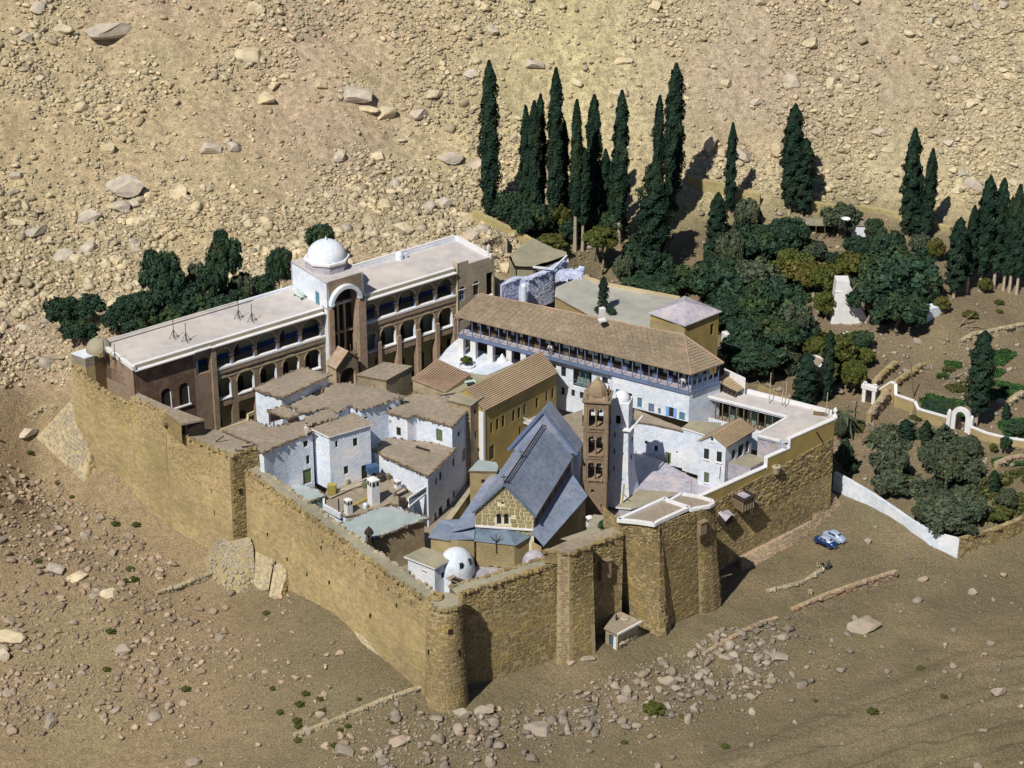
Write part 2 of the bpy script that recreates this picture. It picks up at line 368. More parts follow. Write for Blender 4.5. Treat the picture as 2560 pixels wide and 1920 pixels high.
# ------------------------------------------------------------------ the ground: one sheet through surveyed heights
TC = []
for t, X, Y, z in [('Q',1070,815,-.3),('Q',1195,710,-.9),('Q',1595,600,-.6),('Q',1815,540,-.4),('H',590,1600,-1.2),('H',965,1480,-1.3),('H',1110,1445,-1.4),
 ('H',1260,1200,-1.6),('H',1760,925,-1.6),('M',1375,1655,-1.2),('M',1825,1500,-.5),('M',600,1225,.2),('X0',1000,900,-1.3),('W',1450,1400,-1.9),('W',1800,1290,-1.6),
 ('W',730,1640,-2.6),('W',1150,1600,-3.2),('W',1600,1470,-2.6),('W',2150,1300,-1.2),('W',1700,1655,-2.6),('W',2200,1655,-.8),('W',2200,1480,-.2),
 ('Q',830,755,.3),('O',2212,1450,.6),('O',1600,1060,.5),('Q',330,325,2.2),('Q',655,615,1.2),('X7',750,1515,-2.1),('X7',1480,1530,-.1),('X7',1100,1450,-1.5),('X7',80,900,-.9),('O',880,1085,-1.6),('I',550,1185,2.4),('I',150,800,6.6),('I',300,980,4.2),('I',770,1095,6.2),
 ('I',1250,1395,3.0),('O',1140,860,.6),('I',430,500,13.6),('W',0,860,13.2),('W',0,1080,5),('W',0,1300,-.5),('W',0,1650,-6.5),('W',500,1500,-3.4),
 ('W',650,1600,-3.4),('W',250,1300,-.8),('W',250,1120,1.8),('W',260,1500,-4.8),
 ('W',600,510,18.3),('W',350,600,17.0),('W',120,650,15.8),('W',900,450,18.8),('W',1060,495,17.5),('J',640,1262,14.2),('J',300,1090,15),
 ('J',930,1310,11),('J',1240,1280,11),('J',1650,1280,10.5),('J',1000,1480,9.2),('J',1900,1400,8.6),('K',850,800,10),('K',1980,1190,9.2),('K',2150,1215,9.5),
 ('K',1300,1600,4.6),('K',1700,1450,8.2),('K',2180,1390,8.6),('K',2180,1480,6.0),('K',1760,1590,5.5),('K',750,1450,5.5),('M',100,450,3.2),('M',650,600,3.2),('M',1150,500,4.6),('M',1150,690,3.2),('M',1500,760,3.6),('M',1750,600,5),('M',1780,200,6),
 ('M',650,900,2.2),('M',1100,1150,1.8),('M',1400,1430,1.6),('M',1825,1300,2.4),('M',1825,900,3.6),
 ('J',1710,905,14.5),('K',620,610,12.5),('K',1100,740,11.5),('K',1500,820,11),('K',2212,1000,11.5)]:
    p = P(t, X, Y, z); TC.append((p.x, p.y, z))
TC += [(-95,100,52),(-45,100,48),(0,100,43),(45,100,38),(90,100,36),(140,100,40),(-150,100,56),(-130,20,30),(-125,-50,6),(-130,-110,-8),
 (-60,180,86),(0,180,82),(60,180,76),(130,180,76),(-150,180,92),(-60,280,130),(60,280,124),(150,280,124),(-160,280,134),
 (0,-150,-1),(-110,-160,-4),(110,-150,2),(0,-220,10),(150,-220,14),(-150,-220,10),(140,-60,2.5),(150,20,9)]
TC = np.array(TC)
def tps_fit(pts, lam=.4):
    n = len(pts); d = np.hypot(pts[:,None,0]-pts[None,:,0], pts[:,None,1]-pts[None,:,1]); K = d**2*np.log(d+1e-9)
    K += np.eye(n)*lam*10; Pm = np.c_[np.ones(n), pts[:,:2]]
    A = np.block([[K, Pm],[Pm.T, np.zeros((3,3))]]); return np.linalg.solve(A, np.r_[pts[:,2], 0, 0, 0])
TW = tps_fit(TC)
def tps(x, y):
    x = np.asarray(x, float); y = np.asarray(y, float); out = TW[-3]+TW[-2]*x+TW[-1]*y
    for i in range(len(TC)):
        d2 = (x-TC[i,0])**2+(y-TC[i,1])**2; out = out+TW[i]*.5*d2*np.log(d2+1e-12)
    return out
_tab = np.random.default_rng(3).random((256, 256))
def vnoise(x, y):
    xi = np.floor(x).astype(int); yi = np.floor(y).astype(int); fx = x-xi; fy = y-yi; fx = fx*fx*(3-2*fx); fy = fy*fy*(3-2*fy)
    g = lambda a, b: _tab[a & 255, b & 255]
    return (g(xi,yi)*(1-fx)+g(xi+1,yi)*fx)*(1-fy)+(g(xi,yi+1)*(1-fx)+g(xi+1,yi+1)*fx)*fy
def fbm(x, y, o=4):
    s = 0; a = .5
    for k in range(o): s = s+a*vnoise(x*2**k+17.3*k, y*2**k+5.1*k); a *= .5
    return s
# fortress outline (ground is dug down inside it)
pF = P('Q',880,260,15); pT2 = P('O',1365,395,15); pT = P('I',1810,970,18); pTr = P('I',2055,895,18); pL = P('I',438,190,20.5)
pR = P('H',1900,140,15.2); pw1 = P('Q',1595,20,15)
FORT = [(-7,-66),(28,-38),(46.5,-20),(38,2),(16,27),(-4,22),(-12,26),(-63,-13),(-40,-34)]
def inside(x, y, poly):
    r = np.zeros(np.shape(x), bool); n = len(poly)
    for i in range(n):
        x0, y0 = poly[i]; x1, y1 = poly[(i+1) % n]
        c = ((y0 > y) != (y1 > y)) & (x < (x1-x0)*(y-y0)/(y1-y0+1e-12)+x0); r ^= c
    return r
def slab_lines(x, y):
    """tilted granite slab in the lower right: low ledges"""
    q = y-.36*x; u = np.mod(q*.17+fbm(x*.06,y*.06)*2.2, 1); v = np.mod(q*.41+fbm(x*.11+5,y*.11)*2.5, 1); w_ = slabw(x, y)
    return w_*(1.25*np.minimum(u*1.2, (1-u)*7)+.45*np.minimum(v, (1-v)*6))*(.4+1.2*fbm(x*.08+3, y*.08))
def slabw(x, y):
    return np.clip((x-14-(y+95)*.5)/10, 0, 1)*np.clip((-72-y+.62*(x-40)*.9)/5, 0, 1)*np.clip((y+128)/8, 0, 1)
def zraw(x, y):
    xc = np.clip(x, -170, 170); yc = np.clip(y, -225, 290); z = tps(xc, yc)
    z = z+np.clip(y-290, 0, 400)*.5+np.clip(-225-y, 0, 1000)*.10+(np.abs(x)-np.abs(xc))*.05
    hill = np.clip((z-13)/8, 0, 1)
    z = z+(fbm(x*.09, y*.09)-.47)*(1.0+3.4*hill)+(fbm(x*.5+9, y*.5)-.47)*(.28+.55*hill)+slab_lines(x, y)
    far = np.clip((np.hypot(x, y-60)-260)/500, 0, 1); z = z+far*(fbm(x*.006, y*.006)-.3)*260
    return z
def axis(lo, hi, st, far, k=1.16):
    a = list(np.arange(lo, hi+.01, st)); d = st; x = hi
    while x < far: d *= k; x += d; a.append(x)
    d = st; x = lo
    while x > -far: d *= k; x -= d; a.insert(0, x)
    return np.array(a)
GX = axis(-100, 100, .55, 2600); GY = axis(-98, 125, .55, 2600)
XX, YY = np.meshgrid(GX, GY); ZZ = zraw(XX.ravel(), YY.ravel()).reshape(XX.shape)
ins = inside(XX, YY, FORT); ZZ = np.where(ins, np.minimum(ZZ, 3.0), ZZ)
def gz(x, y):
    x = np.asarray(x, float); y = np.asarray(y, float)
    i = np.clip(np.searchsorted(GX, x)-1, 0, len(GX)-2); j = np.clip(np.searchsorted(GY, y)-1, 0, len(GY)-2)
    tx = (x-GX[i])/(GX[i+1]-GX[i]); ty = (y-GY[j])/(GY[j+1]-GY[j])
    return (ZZ[j,i]*(1-tx)+ZZ[j,i+1]*tx)*(1-ty)+(ZZ[j+1,i]*(1-tx)+ZZ[j+1,i+1]*tx)*ty
def ground(t, X, Y, it=0):
    """where the sight line through a photographed point meets the ground"""
    d = ray(t, X, Y); k = 260.; prev = k
    while k < 1200:
        x = CAM[0]+k*d.x; y = CAM[1]+k*d.y; z = CAM[2]+k*d.z
        if z < float(gz(x, y)): break
        prev = k; k += 1.
    a, b = prev, k
    for _ in range(18):
        m = (a+b)/2
        if CAM[2]+m*d.z < float(gz(CAM[0]+m*d.x, CAM[1]+m*d.y)): b = m
        else: a = m
    return Vector((CAM[0]+b*d.x, CAM[1]+b*d.y, CAM[2]+b*d.z))
def gpix(x, y):
    """photo position (1024 px wide) of ground points: used only to know which kind of soil lies there"""
    z = gz(x, y); X = x-CAM[0]; Y = y-CAM[1]; Z = z-CAM[2]; dep = Y*cp-Z*sp
    return 512+F_*X/dep, 384-F_*(Y*sp+Z*cp)/dep
def smooth(a, b, v): t = np.clip((v-a)/(b-a), 0, 1); return t*t*(3-2*t)
nx, ny = len(GX), len(GY)
me = bpy.data.meshes.new('ground'); co = np.c_[XX.ravel(), YY.ravel(), ZZ.ravel()]
idx = np.arange(nx*ny).reshape(ny, nx); q = np.stack([idx[:-1,:-1], idx[:-1,1:], idx[1:,1:], idx[1:,:-1]], -1).reshape(-1, 4)
me.vertices.add(len(co)); me.vertices.foreach_set('co', co.ravel()); me.loops.add(q.size); me.loops.foreach_set('vertex_index', q.ravel())
me.polygons.add(len(q)); me.polygons.foreach_set('loop_start', np.arange(0, q.size, 4)); me.polygons.foreach_set('loop_total', np.full(len(q), 4))
me.polygons.foreach_set('use_smooth', np.ones(len(q), bool)); me.update(calc_edges=True); me.validate()
# soils: pale scree on the mountain, wadi floor with a vignette's darkening painted in, brown garden earth
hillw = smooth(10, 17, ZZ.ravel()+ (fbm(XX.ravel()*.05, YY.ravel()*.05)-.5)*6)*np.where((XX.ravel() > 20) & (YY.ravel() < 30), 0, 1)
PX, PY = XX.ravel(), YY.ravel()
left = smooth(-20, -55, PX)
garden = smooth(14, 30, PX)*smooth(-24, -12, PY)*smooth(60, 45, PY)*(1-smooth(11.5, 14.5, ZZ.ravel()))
c_hill = np.array([.67,.575,.39]); c_wadi_vignette = np.array([.215,.180,.110]); c_left = np.array([.40,.30,.185]); c_gard = np.array([.25,.195,.13])
c = c_wadi_vignette[None]*(1-left[:,None])+c_left[None]*left[:,None]
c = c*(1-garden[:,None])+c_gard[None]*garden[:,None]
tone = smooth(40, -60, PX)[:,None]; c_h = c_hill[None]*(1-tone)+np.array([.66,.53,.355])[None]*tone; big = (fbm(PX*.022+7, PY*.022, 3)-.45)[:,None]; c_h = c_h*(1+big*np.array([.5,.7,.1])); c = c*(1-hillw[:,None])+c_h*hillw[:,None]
qb = PY-.36*PX; sb_ = slabw(PX, PY)*(.5-fbm(PX*.03+qb*.0, qb*.35)); c = c*(1+1.1*sb_[:,None]*np.array([.9,.9,1.1]))
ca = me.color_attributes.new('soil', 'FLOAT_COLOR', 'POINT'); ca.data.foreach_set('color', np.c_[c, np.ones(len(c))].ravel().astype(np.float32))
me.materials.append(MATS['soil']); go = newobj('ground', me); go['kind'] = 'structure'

# ------------------------------------------------------------------ rocks
def ico(sub):
    import bmesh
    b = bmesh.new(); bmesh.ops.create_icosphere(b, subdivisions=sub, radius=1.0)
    v = np.array([x.co[:] for x in b.verts]); f = np.array([[w_.index for w_ in q.verts] for q in b.faces]); b.free(); return v, f
def rockshape(sub, seed, rough):
    r = np.random.default_rng(seed); v, f = ico(sub); v = v.copy()
    for k in range(15):     # cut by planes: flat faces and edges, as broken granite
        n = r.normal(size=3); n /= np.linalg.norm(n); d = r.uniform(.38, .78); h = v@n; m = h > d; v[m] -= np.outer(h[m]-d, n)*.95
    v /= (np.abs(v).max(0)*.5+.5*np.abs(v).max()); v *= 1+(r.random((len(v), 1))-.5)*rough
    return v, f
RS1 = [rockshape(1, i, .25) for i in range(10)]; RS2 = [rockshape(2, 50+i, .10) for i in range(8)]; RS3 = [rockshape(3, 90+i, .05) for i in range(6)]
RSM = [rockshape(2, 30+i, .04) for i in range(8)]
def rot_mats(n, r):
    a = r.uniform(0, 2*np.pi, n); tx = r.normal(0, .25, n); ty = r.normal(0, .25, n); c, s = np.cos(a), np.sin(a); z = np.zeros(n); o = np.ones(n)
    Rz = np.stack([np.stack([c,-s,z],-1), np.stack([s,c,z],-1), np.stack([z,z,o],-1)], 1)
    cx, sx = np.cos(tx), np.sin(tx); Rx = np.stack([np.stack([o,z,z],-1), np.stack([z,cx,-sx],-1), np.stack([z,sx,cx],-1)], 1)
    return Rx@Rz
def rocks_mesh(name, x, y, size, shapes, r, m, sink=.12, flat=.85):
    n = len(x); z = gz(x, y); Rm = rot_mats(n, r); sc = np.stack([size*r.uniform(.8,1.35,n), size*r.uniform(.7,1.1,n), size*flat*r.uniform(.6,1.15,n)], -1)
    V = []; Fs = []; off = 0; kind = r.integers(0, len(shapes), n)
    for k, (v, f) in enumerate(shapes):
        ii = np.where(kind == k)[0]
        if not len(ii): continue
        p = np.einsum('nij,nvj->nvi', Rm[ii], v[None]*sc[ii][:,None,:])+np.stack([x[ii], y[ii], z[ii]+size[ii]*(flat*.5-sink)], -1)[:,None,:]
        V.append(p.reshape(-1, 3)); Fs.append((f[None]+(np.arange(len(ii))*len(v))[:,None,None]+off).reshape(-1, 3)); off += len(ii)*len(v)
    V = np.vstack(V); Fs = np.vstack(Fs); me = bpy.data.meshes.new(name); me.vertices.add(len(V)); me.vertices.foreach_set('co', V.ravel())
    me.loops.add(Fs.size); me.loops.foreach_set('vertex_index', Fs.ravel().astype(np.int32)); me.polygons.add(len(Fs))
    me.polygons.foreach_set('loop_start', np.arange(0, Fs.size, 3)); me.polygons.foreach_set('loop_total', np.full(len(Fs), 3)); me.update(calc_edges=True)
    me.materials.append(MATS[m]); o = newobj(name, me); o['kind'] = 'stuff'; return o
OUT = [(-6,-74),(8,-68),(22,-59),(31,-51),(52,-24),(50,-16),(40,6),(14,32),(-14,30),(-72,-12),(-66,-22),(-44,-42),(-36,-42),(-10,-76)]
def density(x, y):
    """how stony the ground is (0..1) and which region"""
    u, v = gpix(x, y); z = gz(x, y)
    n1 = fbm(x*.07+3, y*.07); n2 = fbm(x*.03-8, y*.03+4)
    hill = smooth(12.5, 15.5, z)*(v < 420)
    d = hill*np.clip(.45+5.5*(n1-.46)+2.5*(n2-.45), .10, 1.3)
    right = smooth(560, 760, u)*smooth(250, 190, v)        # finer apron above the garden
    d = d*(1-.35*right*smooth(140, 230, v)*(n2 < .52))
    ll = smooth(230, 110, u)*smooth(470, 540, v)*smooth(750, 660, v)*2.2       # rubble lower left
    band = np.exp(-((v-(560+.62*u*.62))/70)**2)*(u < 330)
    d = d+(v > 420)*np.clip(ll*2.4+band*.9, 0, 2.4)*np.clip(.5+3*(n1-.42), 0, 1.2)
    # dry-bed rubble across the foreground
    line = 762-(u-340)*.262; bd = np.exp(-((v-line)/(24+.02*(u-300)))**2)*smooth(315, 350, u)*smooth(830, 740, u)
    d = d+bd*np.clip(2.2+6*(n1-.45), .4, 4)
    d = d+(v > 500)*.035
    gard = (u > 560) & (v > 190) & (z < 12.5) & (v < 560); d = np.where(gard, .05+.12*(n1 > .52), d)
    yard = (u > 480) & (v > 480) & (v < line-30); d = np.where(yard, .012, d)
    return np.where(inside(x, y, OUT), 0, d)
def scatter(n, x0, x1, y0, y1, seed):
    r = np.random.default_rng(seed); x = r.uniform(x0, x1, n); y = r.uniform(y0, y1, n); keep = r.random(n) < density(x, y); return x[keep], y[keep], r
def power(r, n, lo, hi, a): u = r.random(n); return (lo**(1-a)+u*(hi**(1-a)-lo**(1-a)))**(1/(1-a))
def rockfield(name, n, box, seed, lo, hi, a, shapes=RS1):
    x, y, r = scatter(n, *box, seed); z = gz(x, y); hl = z > 12; lf = ~hl & (x < -18)
    for k, m in ((hl, 'rock'), (lf, 'rock_red'), (~hl & ~lf, 'rock_bed')): rocks_mesh(name, x[k], y[k], power(r, int(k.sum()), lo, hi, a)*{'rock': 1, 'rock_red': .74, 'rock_bed': .92}[m], shapes, r, m)
rockfield('scree', 165000, (-115,115,-100,130), 21, .12, .36, 2.2); rockfield('hill_scree', 46000, (-105,115,-25,128), 24, .26, .60, 2.8)
rockfield('rubble', 24000, (-115,115,-100,130), 22, .45, 1.05, 2.8, RSM)
x, y, r = scatter(2600, -110, 110, -98, 125, 23)
BM = []
for i in range(8):
    m_ = bpy.data.meshes.new('boulder'); m_.from_pydata(RS2[i][0].tolist(), [], RS2[i][1].tolist()); m_.materials.append(MATS['rock' if i % 3 else 'rock_grey']); BM.append(m_)
BW = []
for m_ in BM: m_ = m_.copy(); m_.materials[0] = MATS['rock_bed']; BW.append(m_)
BG = []
for i in range(6):
    m_ = bpy.data.meshes.new('boulder'); m_.from_pydata(RS3[i][0].tolist(), [], RS3[i][1].tolist()); m_.materials.append(MATS['rock' if i % 2 else 'rock_grey']); BG.append(m_)
def boulder(mesh, p, sx, sy, sz, ang, label, group, tilt=(0,0)):
    o = newobj('boulder', mesh); o.location = p; o.rotation_euler = (tilt[0], tilt[1], ang); o.scale = (sx, sy, sz)
    o['label'] = label; o['category'] = 'boulder'; o['group'] = group; return o
sz = np.sort(power(r, len(x), .8, 2.0, 3.0))[::-1]; nb = 0
for i in range(min(270, len(x))):
    s = float(sz[i]); hillside = float(gz(x[i], y[i])) > 12; u, v = gpix(x[i], y[i])
    sw_ = 'small' if sz[i] < .92 else 'medium-sized' if sz[i] < 1.15 else 'large'
    s = s*(1 if hillside else .62)
    if hillside:
        zn = ('high on' if v < 75 else 'midway up' if v < 160 else 'low on')+' the slope '+('at the far left' if u < 110 else 'above the left trees' if u < 260 else 'above the domed portal' if u < 400 else 'left of the cypress grove' if u < 485 else 'above the cypress grove' if u < 700 else 'near the lone cypress pair' if u < 860 else 'at the far right'); grp = 'loose boulders on the mountain slope'
    elif u < 330: zn = ('at the left edge' if u < 60 else 'in the rubble')+(' near the far left buttress' if v < 540 else ' below the corner buttress' if v < 660 else ' at the bottom left'); grp = 'boulders in the rubble left of the fortress'
    else: zn = 'on the '+('stream bed left of the round tower' if u < 440 else 'stream bed below the round tower' if u < 600 else 'stream bed below the hut' if u < 760 else 'bare ground at the lower right'); grp = 'boulders in the dry stream bed'
    lab = sw_+(' pale' if i % 8 % 3 else ' grey')+' granite boulder '+zn
    boulder((BM if hillside else BW)[i % 8], (x[i], y[i], float(gz(x[i], y[i]))+s*.15), s*r.uniform(.9,1.3), s*r.uniform(.8,1.1), s*r.uniform(.55,.9), r.uniform(0, 6.28), lab, grp)
# the boulders that stand out one by one
BGW = []
for m_ in BG: m_ = m_.copy(); m_.materials[0] = MATS['rock_bed']; BGW.append(m_)
for t, X, Y, w_, h_, lab in [
 ('N',500,170,118,58,'huge pale tabular boulder with a dark shaded end, high on the upper left slope'),
 ('N',285,150,45,38,'grey boulder just left of the huge pale block on the upper left slope'),
 ('N',570,885,100,62,'large cracked brown boulder with a shadow beneath, left mountain slope above the trees'),
 ('N',1130,270,70,44,'angular grey boulder below a dark ledge, middle of the upper slope'),
 ('N',1640,460,78,44,'long grey-green boulder heading the row of great rocks mid slope'),
 ('N',1775,540,52,46,'squarish pale boulder in the middle of the row of great rocks mid slope'),
 ('N',1930,550,40,42,'dark-sided boulder at the right end of the row of great rocks mid slope'),
 ('N',1690,515,50,28,'low flat boulder under the long grey-green rock mid slope'),
 ('N',2070,745,60,34,'rounded boulder on the bare slope left of the tall lone cypress'),
 ('N',1730,730,36,26,'small rounded boulder casting a shadow on the slope above the domed tower'),
 ('N',970,700,50,34,'grey upright boulder among broken stones in the middle of the left slope'),
 ('N',1220,470,48,30,'brown boulder below the orange sandy patch of the slope'),
 ('N',165,1085,50,34,'grey boulder on the lower left slope near the left edge of the view'),
 ('N',65,1040,44,30,'dark flat boulder at the left edge of the slope above the trees'),
 ('N',2035,945,44,26,'flat boulder on the slope near the curved garden wall'),
 ('J',1240,235,55,38,'olive-grey boulder on the slope above the cypress grove'),
 ('J',650,45,70,34,'dark shaded boulder at the top of the slope above the tall lone cypress'),
 ('J',90,690,78,40,'pale boulder with black underside left of the tall lone cypress'),
 ('J',2190,310,50,40,'grey-green boulder on the slope between the two lone cypress groups'),
 ('J',1260,25,60,40,'angular boulder at the top of the slope above the cypress grove'),
 ('K',1200,100,52,34,'cracked boulder on the slope left of the paired cypresses'),
 ('K',1270,215,50,32,'boulder with a black shadow just left of the paired cypresses'),
 ('K',1790,385,42,26,'boulder over a dark hollow right of the paired cypresses'),
 ('K',1770,490,48,30,'long boulder below the dark hollow right of the paired cypresses'),
 ('K',1700,170,44,30,'rounded boulder high on the right slope'),
 ('O',40,1340,84,60,'big pink-grey boulder at the left edge casting a black shadow'),
 ('O',15,1430,44,44,'grey boulder just below the big pink-grey one at the left edge'),
 ('O',590,1085,52,36,'pink boulder above the dense rubble left of the fortress corner'),
 ('O',300,950,58,30,'flat pink boulder at the head of the lower left rubble'),
 ('O',430,990,50,28,'tabular boulder right of the flat pink one in the lower left rubble'),
 ('O',110,790,0,0,''),
 ('O',150,195,62,36,'long grey boulder beside the sloping stone buttress'),
 ('Q',1170,890,50,48,'large rounded grey boulder in front of the round corner tower'),
 ('Q',1040,900,46,40,'upright pink boulder at the foot of the round corner tower'),
 ('Q',1470,985,82,40,'broad slab boulder undercut by a black hollow in the stream bed'),
 ('Q',370,1120,58,40,'cracked boulder over a dark gap at the bottom of the picture'),
 ('Q',690,1060,50,34,'pale boulder in the rubble below the low stone wall'),
 ('Q',1680,600,32,20,'rounded stone at the foot of the square pier'),
 ('Q',1770,575,38,18,'grey stone right of the square pier foot'),
 ('S',155,950,52,40,'large grey boulder in the thick of the stream bed rubble'),
 ('S',135,1085,42,26,'pale boulder beside the green bush in the stream bed'),
 ('S',800,800,54,24,'flat boulder with a black shadow in the right-hand rubble'),
 ('S',1300,630,84,50,'broad low outcrop boulder right of the long low wall'),
 ('S',2070,1010,44,40,'lone rounded boulder on the bare rock slab, lower right'),
 ('S',480,675,18,22,'small pinkish boulder on the track edge')]:
    if not lab: continue
    p = ground(t, X, Y); s = scale_at(p); f = REG[t][2]*2.5; a = w_/f/s; b = h_/f/s
    boulder((BGW if t in 'QS' else BG)[nb % 6], (p.x, p.y+b*.3, p.z+b*.28), a*1.3, a*.9, b*1.0, random.uniform(-.3,.3)+(math.pi if nb % 2 else 0), lab, 'great boulders', (random.uniform(-.12,.12), random.uniform(-.12,.12))); nb += 1

# ------------------------------------------------------------------ fortress walls
def V3(p, z): return Vector((p[0], p[1], z))
def slab(th, name, pts, z, thick, m, jig=0.): 
    mb = MB(); mb.prism([(p[0], p[1]) for p in pts], z-thick, z); return th.part(name, mb, m)
def rag(th, pts, z, m, seed, step=.45, size=.22, name='coping_stones'):
    """loose broken stones along a rim"""
    r = random.Random(seed); items = []
    for i in range(len(pts)-1):
        a = Vector(pts[i]); b = Vector(pts[i+1]); n = max(1, int((b-a).length/step))
        for k in range(n):
            p = a.lerp(b, (k+r.random())/n); s = size*r.uniform(.6, 1.5); an = r.uniform(0, 6.28)
            zz = p.z if z is None else z
            M = Matrix.Translation((p.x+r.uniform(-.2,.2), p.y+r.uniform(-.2,.2), zz)) @ Matrix.Rotation(an, 4, 'Z') @ Matrix.Diagonal((s*1.3, s, s*r.uniform(.5,1), 1))
            items.append((M, s*s))
    lay_stones(th, items, m, 0)
# --- long south-east wall
d_, n_ = nrm(pT2, pF)
topSE = [pT2-d_*.5, pT2.lerp(pF, .33)+Vector((0,0,.1)), pT2.lerp(pF, .66)-Vector((0,0,.1)), pF]
botSE = [V3(p+n_*.7, -2.6) for p in topSE]
th = T('fortress_wall', 'long high ochre curtain wall running from the square corner block to the round corner tower', 'fortress wall', (pT2.x, pT2.y, -1), None)
surf(th, botSE, topSE, [(0,.16,.9,.42,.07,.25),(.16,.84,.8,.36,.022,.15),(.84,1.0,.42,.27,.10,.9)], 'ochre_pale', 'ochre_pale', 1, 300)
mb = MB(); mb.poly([p for p in topSE]+[p-n_*2.1 for p in reversed(topSE)]); mb.poly([topSE[0]-n_*2.1, topSE[-1]-n_*2.1, V3(topSE[-1]-n_*2.1, 5), V3(topSE[0]-n_*2.1, 5)]); mb.poly([topSE[0], topSE[0]-n_*2.1, V3(topSE[0]-n_*2.1, -2), V3(topSE[0], -2)])
th.part('wall_walk', mb, 'mudgreen'); rag(th, topSE, None, 'ochre', 3, .35, .2); rag(th, [p-n_*2 for p in topSE], None, 'greystone', 4, .6, .2)
for t, X, Y in [('O',1820,1010),('O',1700,965),('O',2050,1190),('O',1590,880),('O',1480,745),('Q',285,130),('Q',520,325),('Q',665,265),('O',1770,820),('O',1840,800)]:
    s, z = wp(botSE[0]*.5+topSE[0]*.5, botSE[-1]*.5+topSE[-1]*.5, t, X, Y); c0 = (botSE[0]*.5+topSE[0]*.5)+d_*s
    mb = MB(); f = (z+2.6)/17.6; mb.obox(V3(c0+n_*(.44-.7*f)-d_*.13, z-.25), d_*.26, -n_*.3, Vector((0,0,.55))); th.part('loophole', mb, 'dark')
for k in range(9):                                   # little gutter notches under the rim
    s = 20+k*2.6; c0 = topSE[0]+d_*s; mb = MB(); mb.obox(V3(c0+n_*.02, 12.7+(k%3)*.3), d_*.25, n_*.45, Vector((0,0,.5))); th.part('gutter_stone', mb, 'mortar')
# --- south corner block (stands about 4 m forward of the curtain)
A0 = P('I',438,172,21.2); A0b = P('I',600,300,20.3); A0c = P('I',770,430,19.4); A0d = P('I',950,510,19.4); A1 = P('I',965,465,20.5); A2 = P('I',1250,585,20.6); A3 = P('I',1300,740,18); A4 = P('I',1810,970,18); A5 = P('I',2055,890,18)
dB, nB = nrm(A3, A4)
th = T('fortress_corner_block', 'tall yellow-ochre corner block of the fortress with loopholes and a mud roof', 'fortress wall', (A4.x, A4.y, -1))
tb = [A0, A1, A2, A3, A4]; A2b = V3(A2.lerp(A3, .9), 20.5)
gb = lambda p, o=.5: V3(p+nB*o, float(gz((p+nB*2).x, (p+nB*2).y))-1.8)
surf(th, [gb(q) for q in (A0,A0b,A0c,A0d,A1,A2)], [A0, A0b, A0c, A0d, A1, A2], [(0,.8,.8,.36,.022,.15),(.8,1.,.45,.3,.07,.8)], 'ochre_pale', 'ochre_pale', 5, 150, 'wall_core')
surf(th, [gb(A2), gb(A3), gb(A4)], [V3(A2, 18), A3, A4], [(0,.66,.75,.36,.022,.15),(.66,1.,.42,.28,.07,.8)], 'ochre_pale', 'ochre_pale', 6, 150, 'wall_core')
surf(th, [V3(A4+nB*.5, -2), V3(A5+nB*.1+Vector((.4,-.3,0)), -2)], [A4, A5], [(0,1.,.5,.34,.10,.7)], 'ochre', 'mortar', 7, 120, 'wall_core')
mb = MB(); mb.cap([A3, A4, A5, P('I',1940,830,18), P('I',1720,745,18), P('I',1580,790-60,18), P('I',1430,790,18)]); th.part('mud_roof', mb, 'mudroof')
mb = MB(); mb.cap([A1, A2, P('I',1390,690,20.6), P('I',1590,650,20.6), P('I',1240,520,20.6), P('I',1020,420,20.5)]);
a, b = P('I',1390,690,20.6), P('I',1590,650,20.6); mb.poly([a, b, V3(b, 20.3), V3(a, 20.3)]); th.part('upper_mud_roof', mb, 'mudroof')
mb = MB(); mb.poly([V3(A2,20.6), V3(a,20.6), V3(a,17.5), V3(A2,17.5)]); mb.poly([A2, V3(A2,17.5), V3(A3,17.5), V3(A3,18.0)]); th.part('broken_wall_end', mb, 'ochre')
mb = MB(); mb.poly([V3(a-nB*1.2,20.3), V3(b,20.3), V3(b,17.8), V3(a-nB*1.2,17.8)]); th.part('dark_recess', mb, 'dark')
rag(th, [A3, A4, A5], 18.05, 'ochre', 8, .4, .2); rag(th, [A0, A0b, A0c, A0d, A1, A2], None, 'ochre_pale', 9, .5, .2); rag(th, [A2, A3], 19.0, 'ochre', 10, .2, .3)
for X, Y, w_, h_ in [(885,775,.35,2.0),(830,1010,.15,.7),(1120,1000,.14,.7),(1262,1060,.16,.8),(1122,1180,.16,.6),(1262,1285,.16,.6),(1405,1310,.14,.9),(1695,1450,.14,.9),(1370,1135,.12,.7),(1668,1270,.14,.7),(695,615,.2,.8),(810,590,.2,.8),(1003,595,.15,.8),(1170,565,.25,.7),(1330,730,.45,1.0),(1330,640,.5,.5),(1495,955,.45,1.0),(1570,1030,.45,1.3),(1335,815,.35,.6),(1640,955,.4,.5)]:
    s, z = wp(A0, A4, 'I', X, Y); c0 = A0+nrm(A0, A4)[0]*s; dd, nn = nrm(A0, A4); mb = MB(); f = max(0, (18-z)/18)
    mb.obox(V3(c0+nn*(.5*f+.02)-dd*w_/2, z-h_/2), dd*w_, nn*.06, Vector((0,0,h_))); th.part('loophole', mb, 'dark')
mb = MB(); s, z = wp(A4, A5, 'I', 1885, 1270); c0 = A4+nrm(A4, A5)[0]*s+nrm(A4, A5)[1]*.2; mb.obox(V3(c0, z-.4), nrm(A4, A5)[0]*.45, nrm(A4, A5)[1]*.1, Vector((0,0,.8))); th.part('loophole', mb, 'dark')
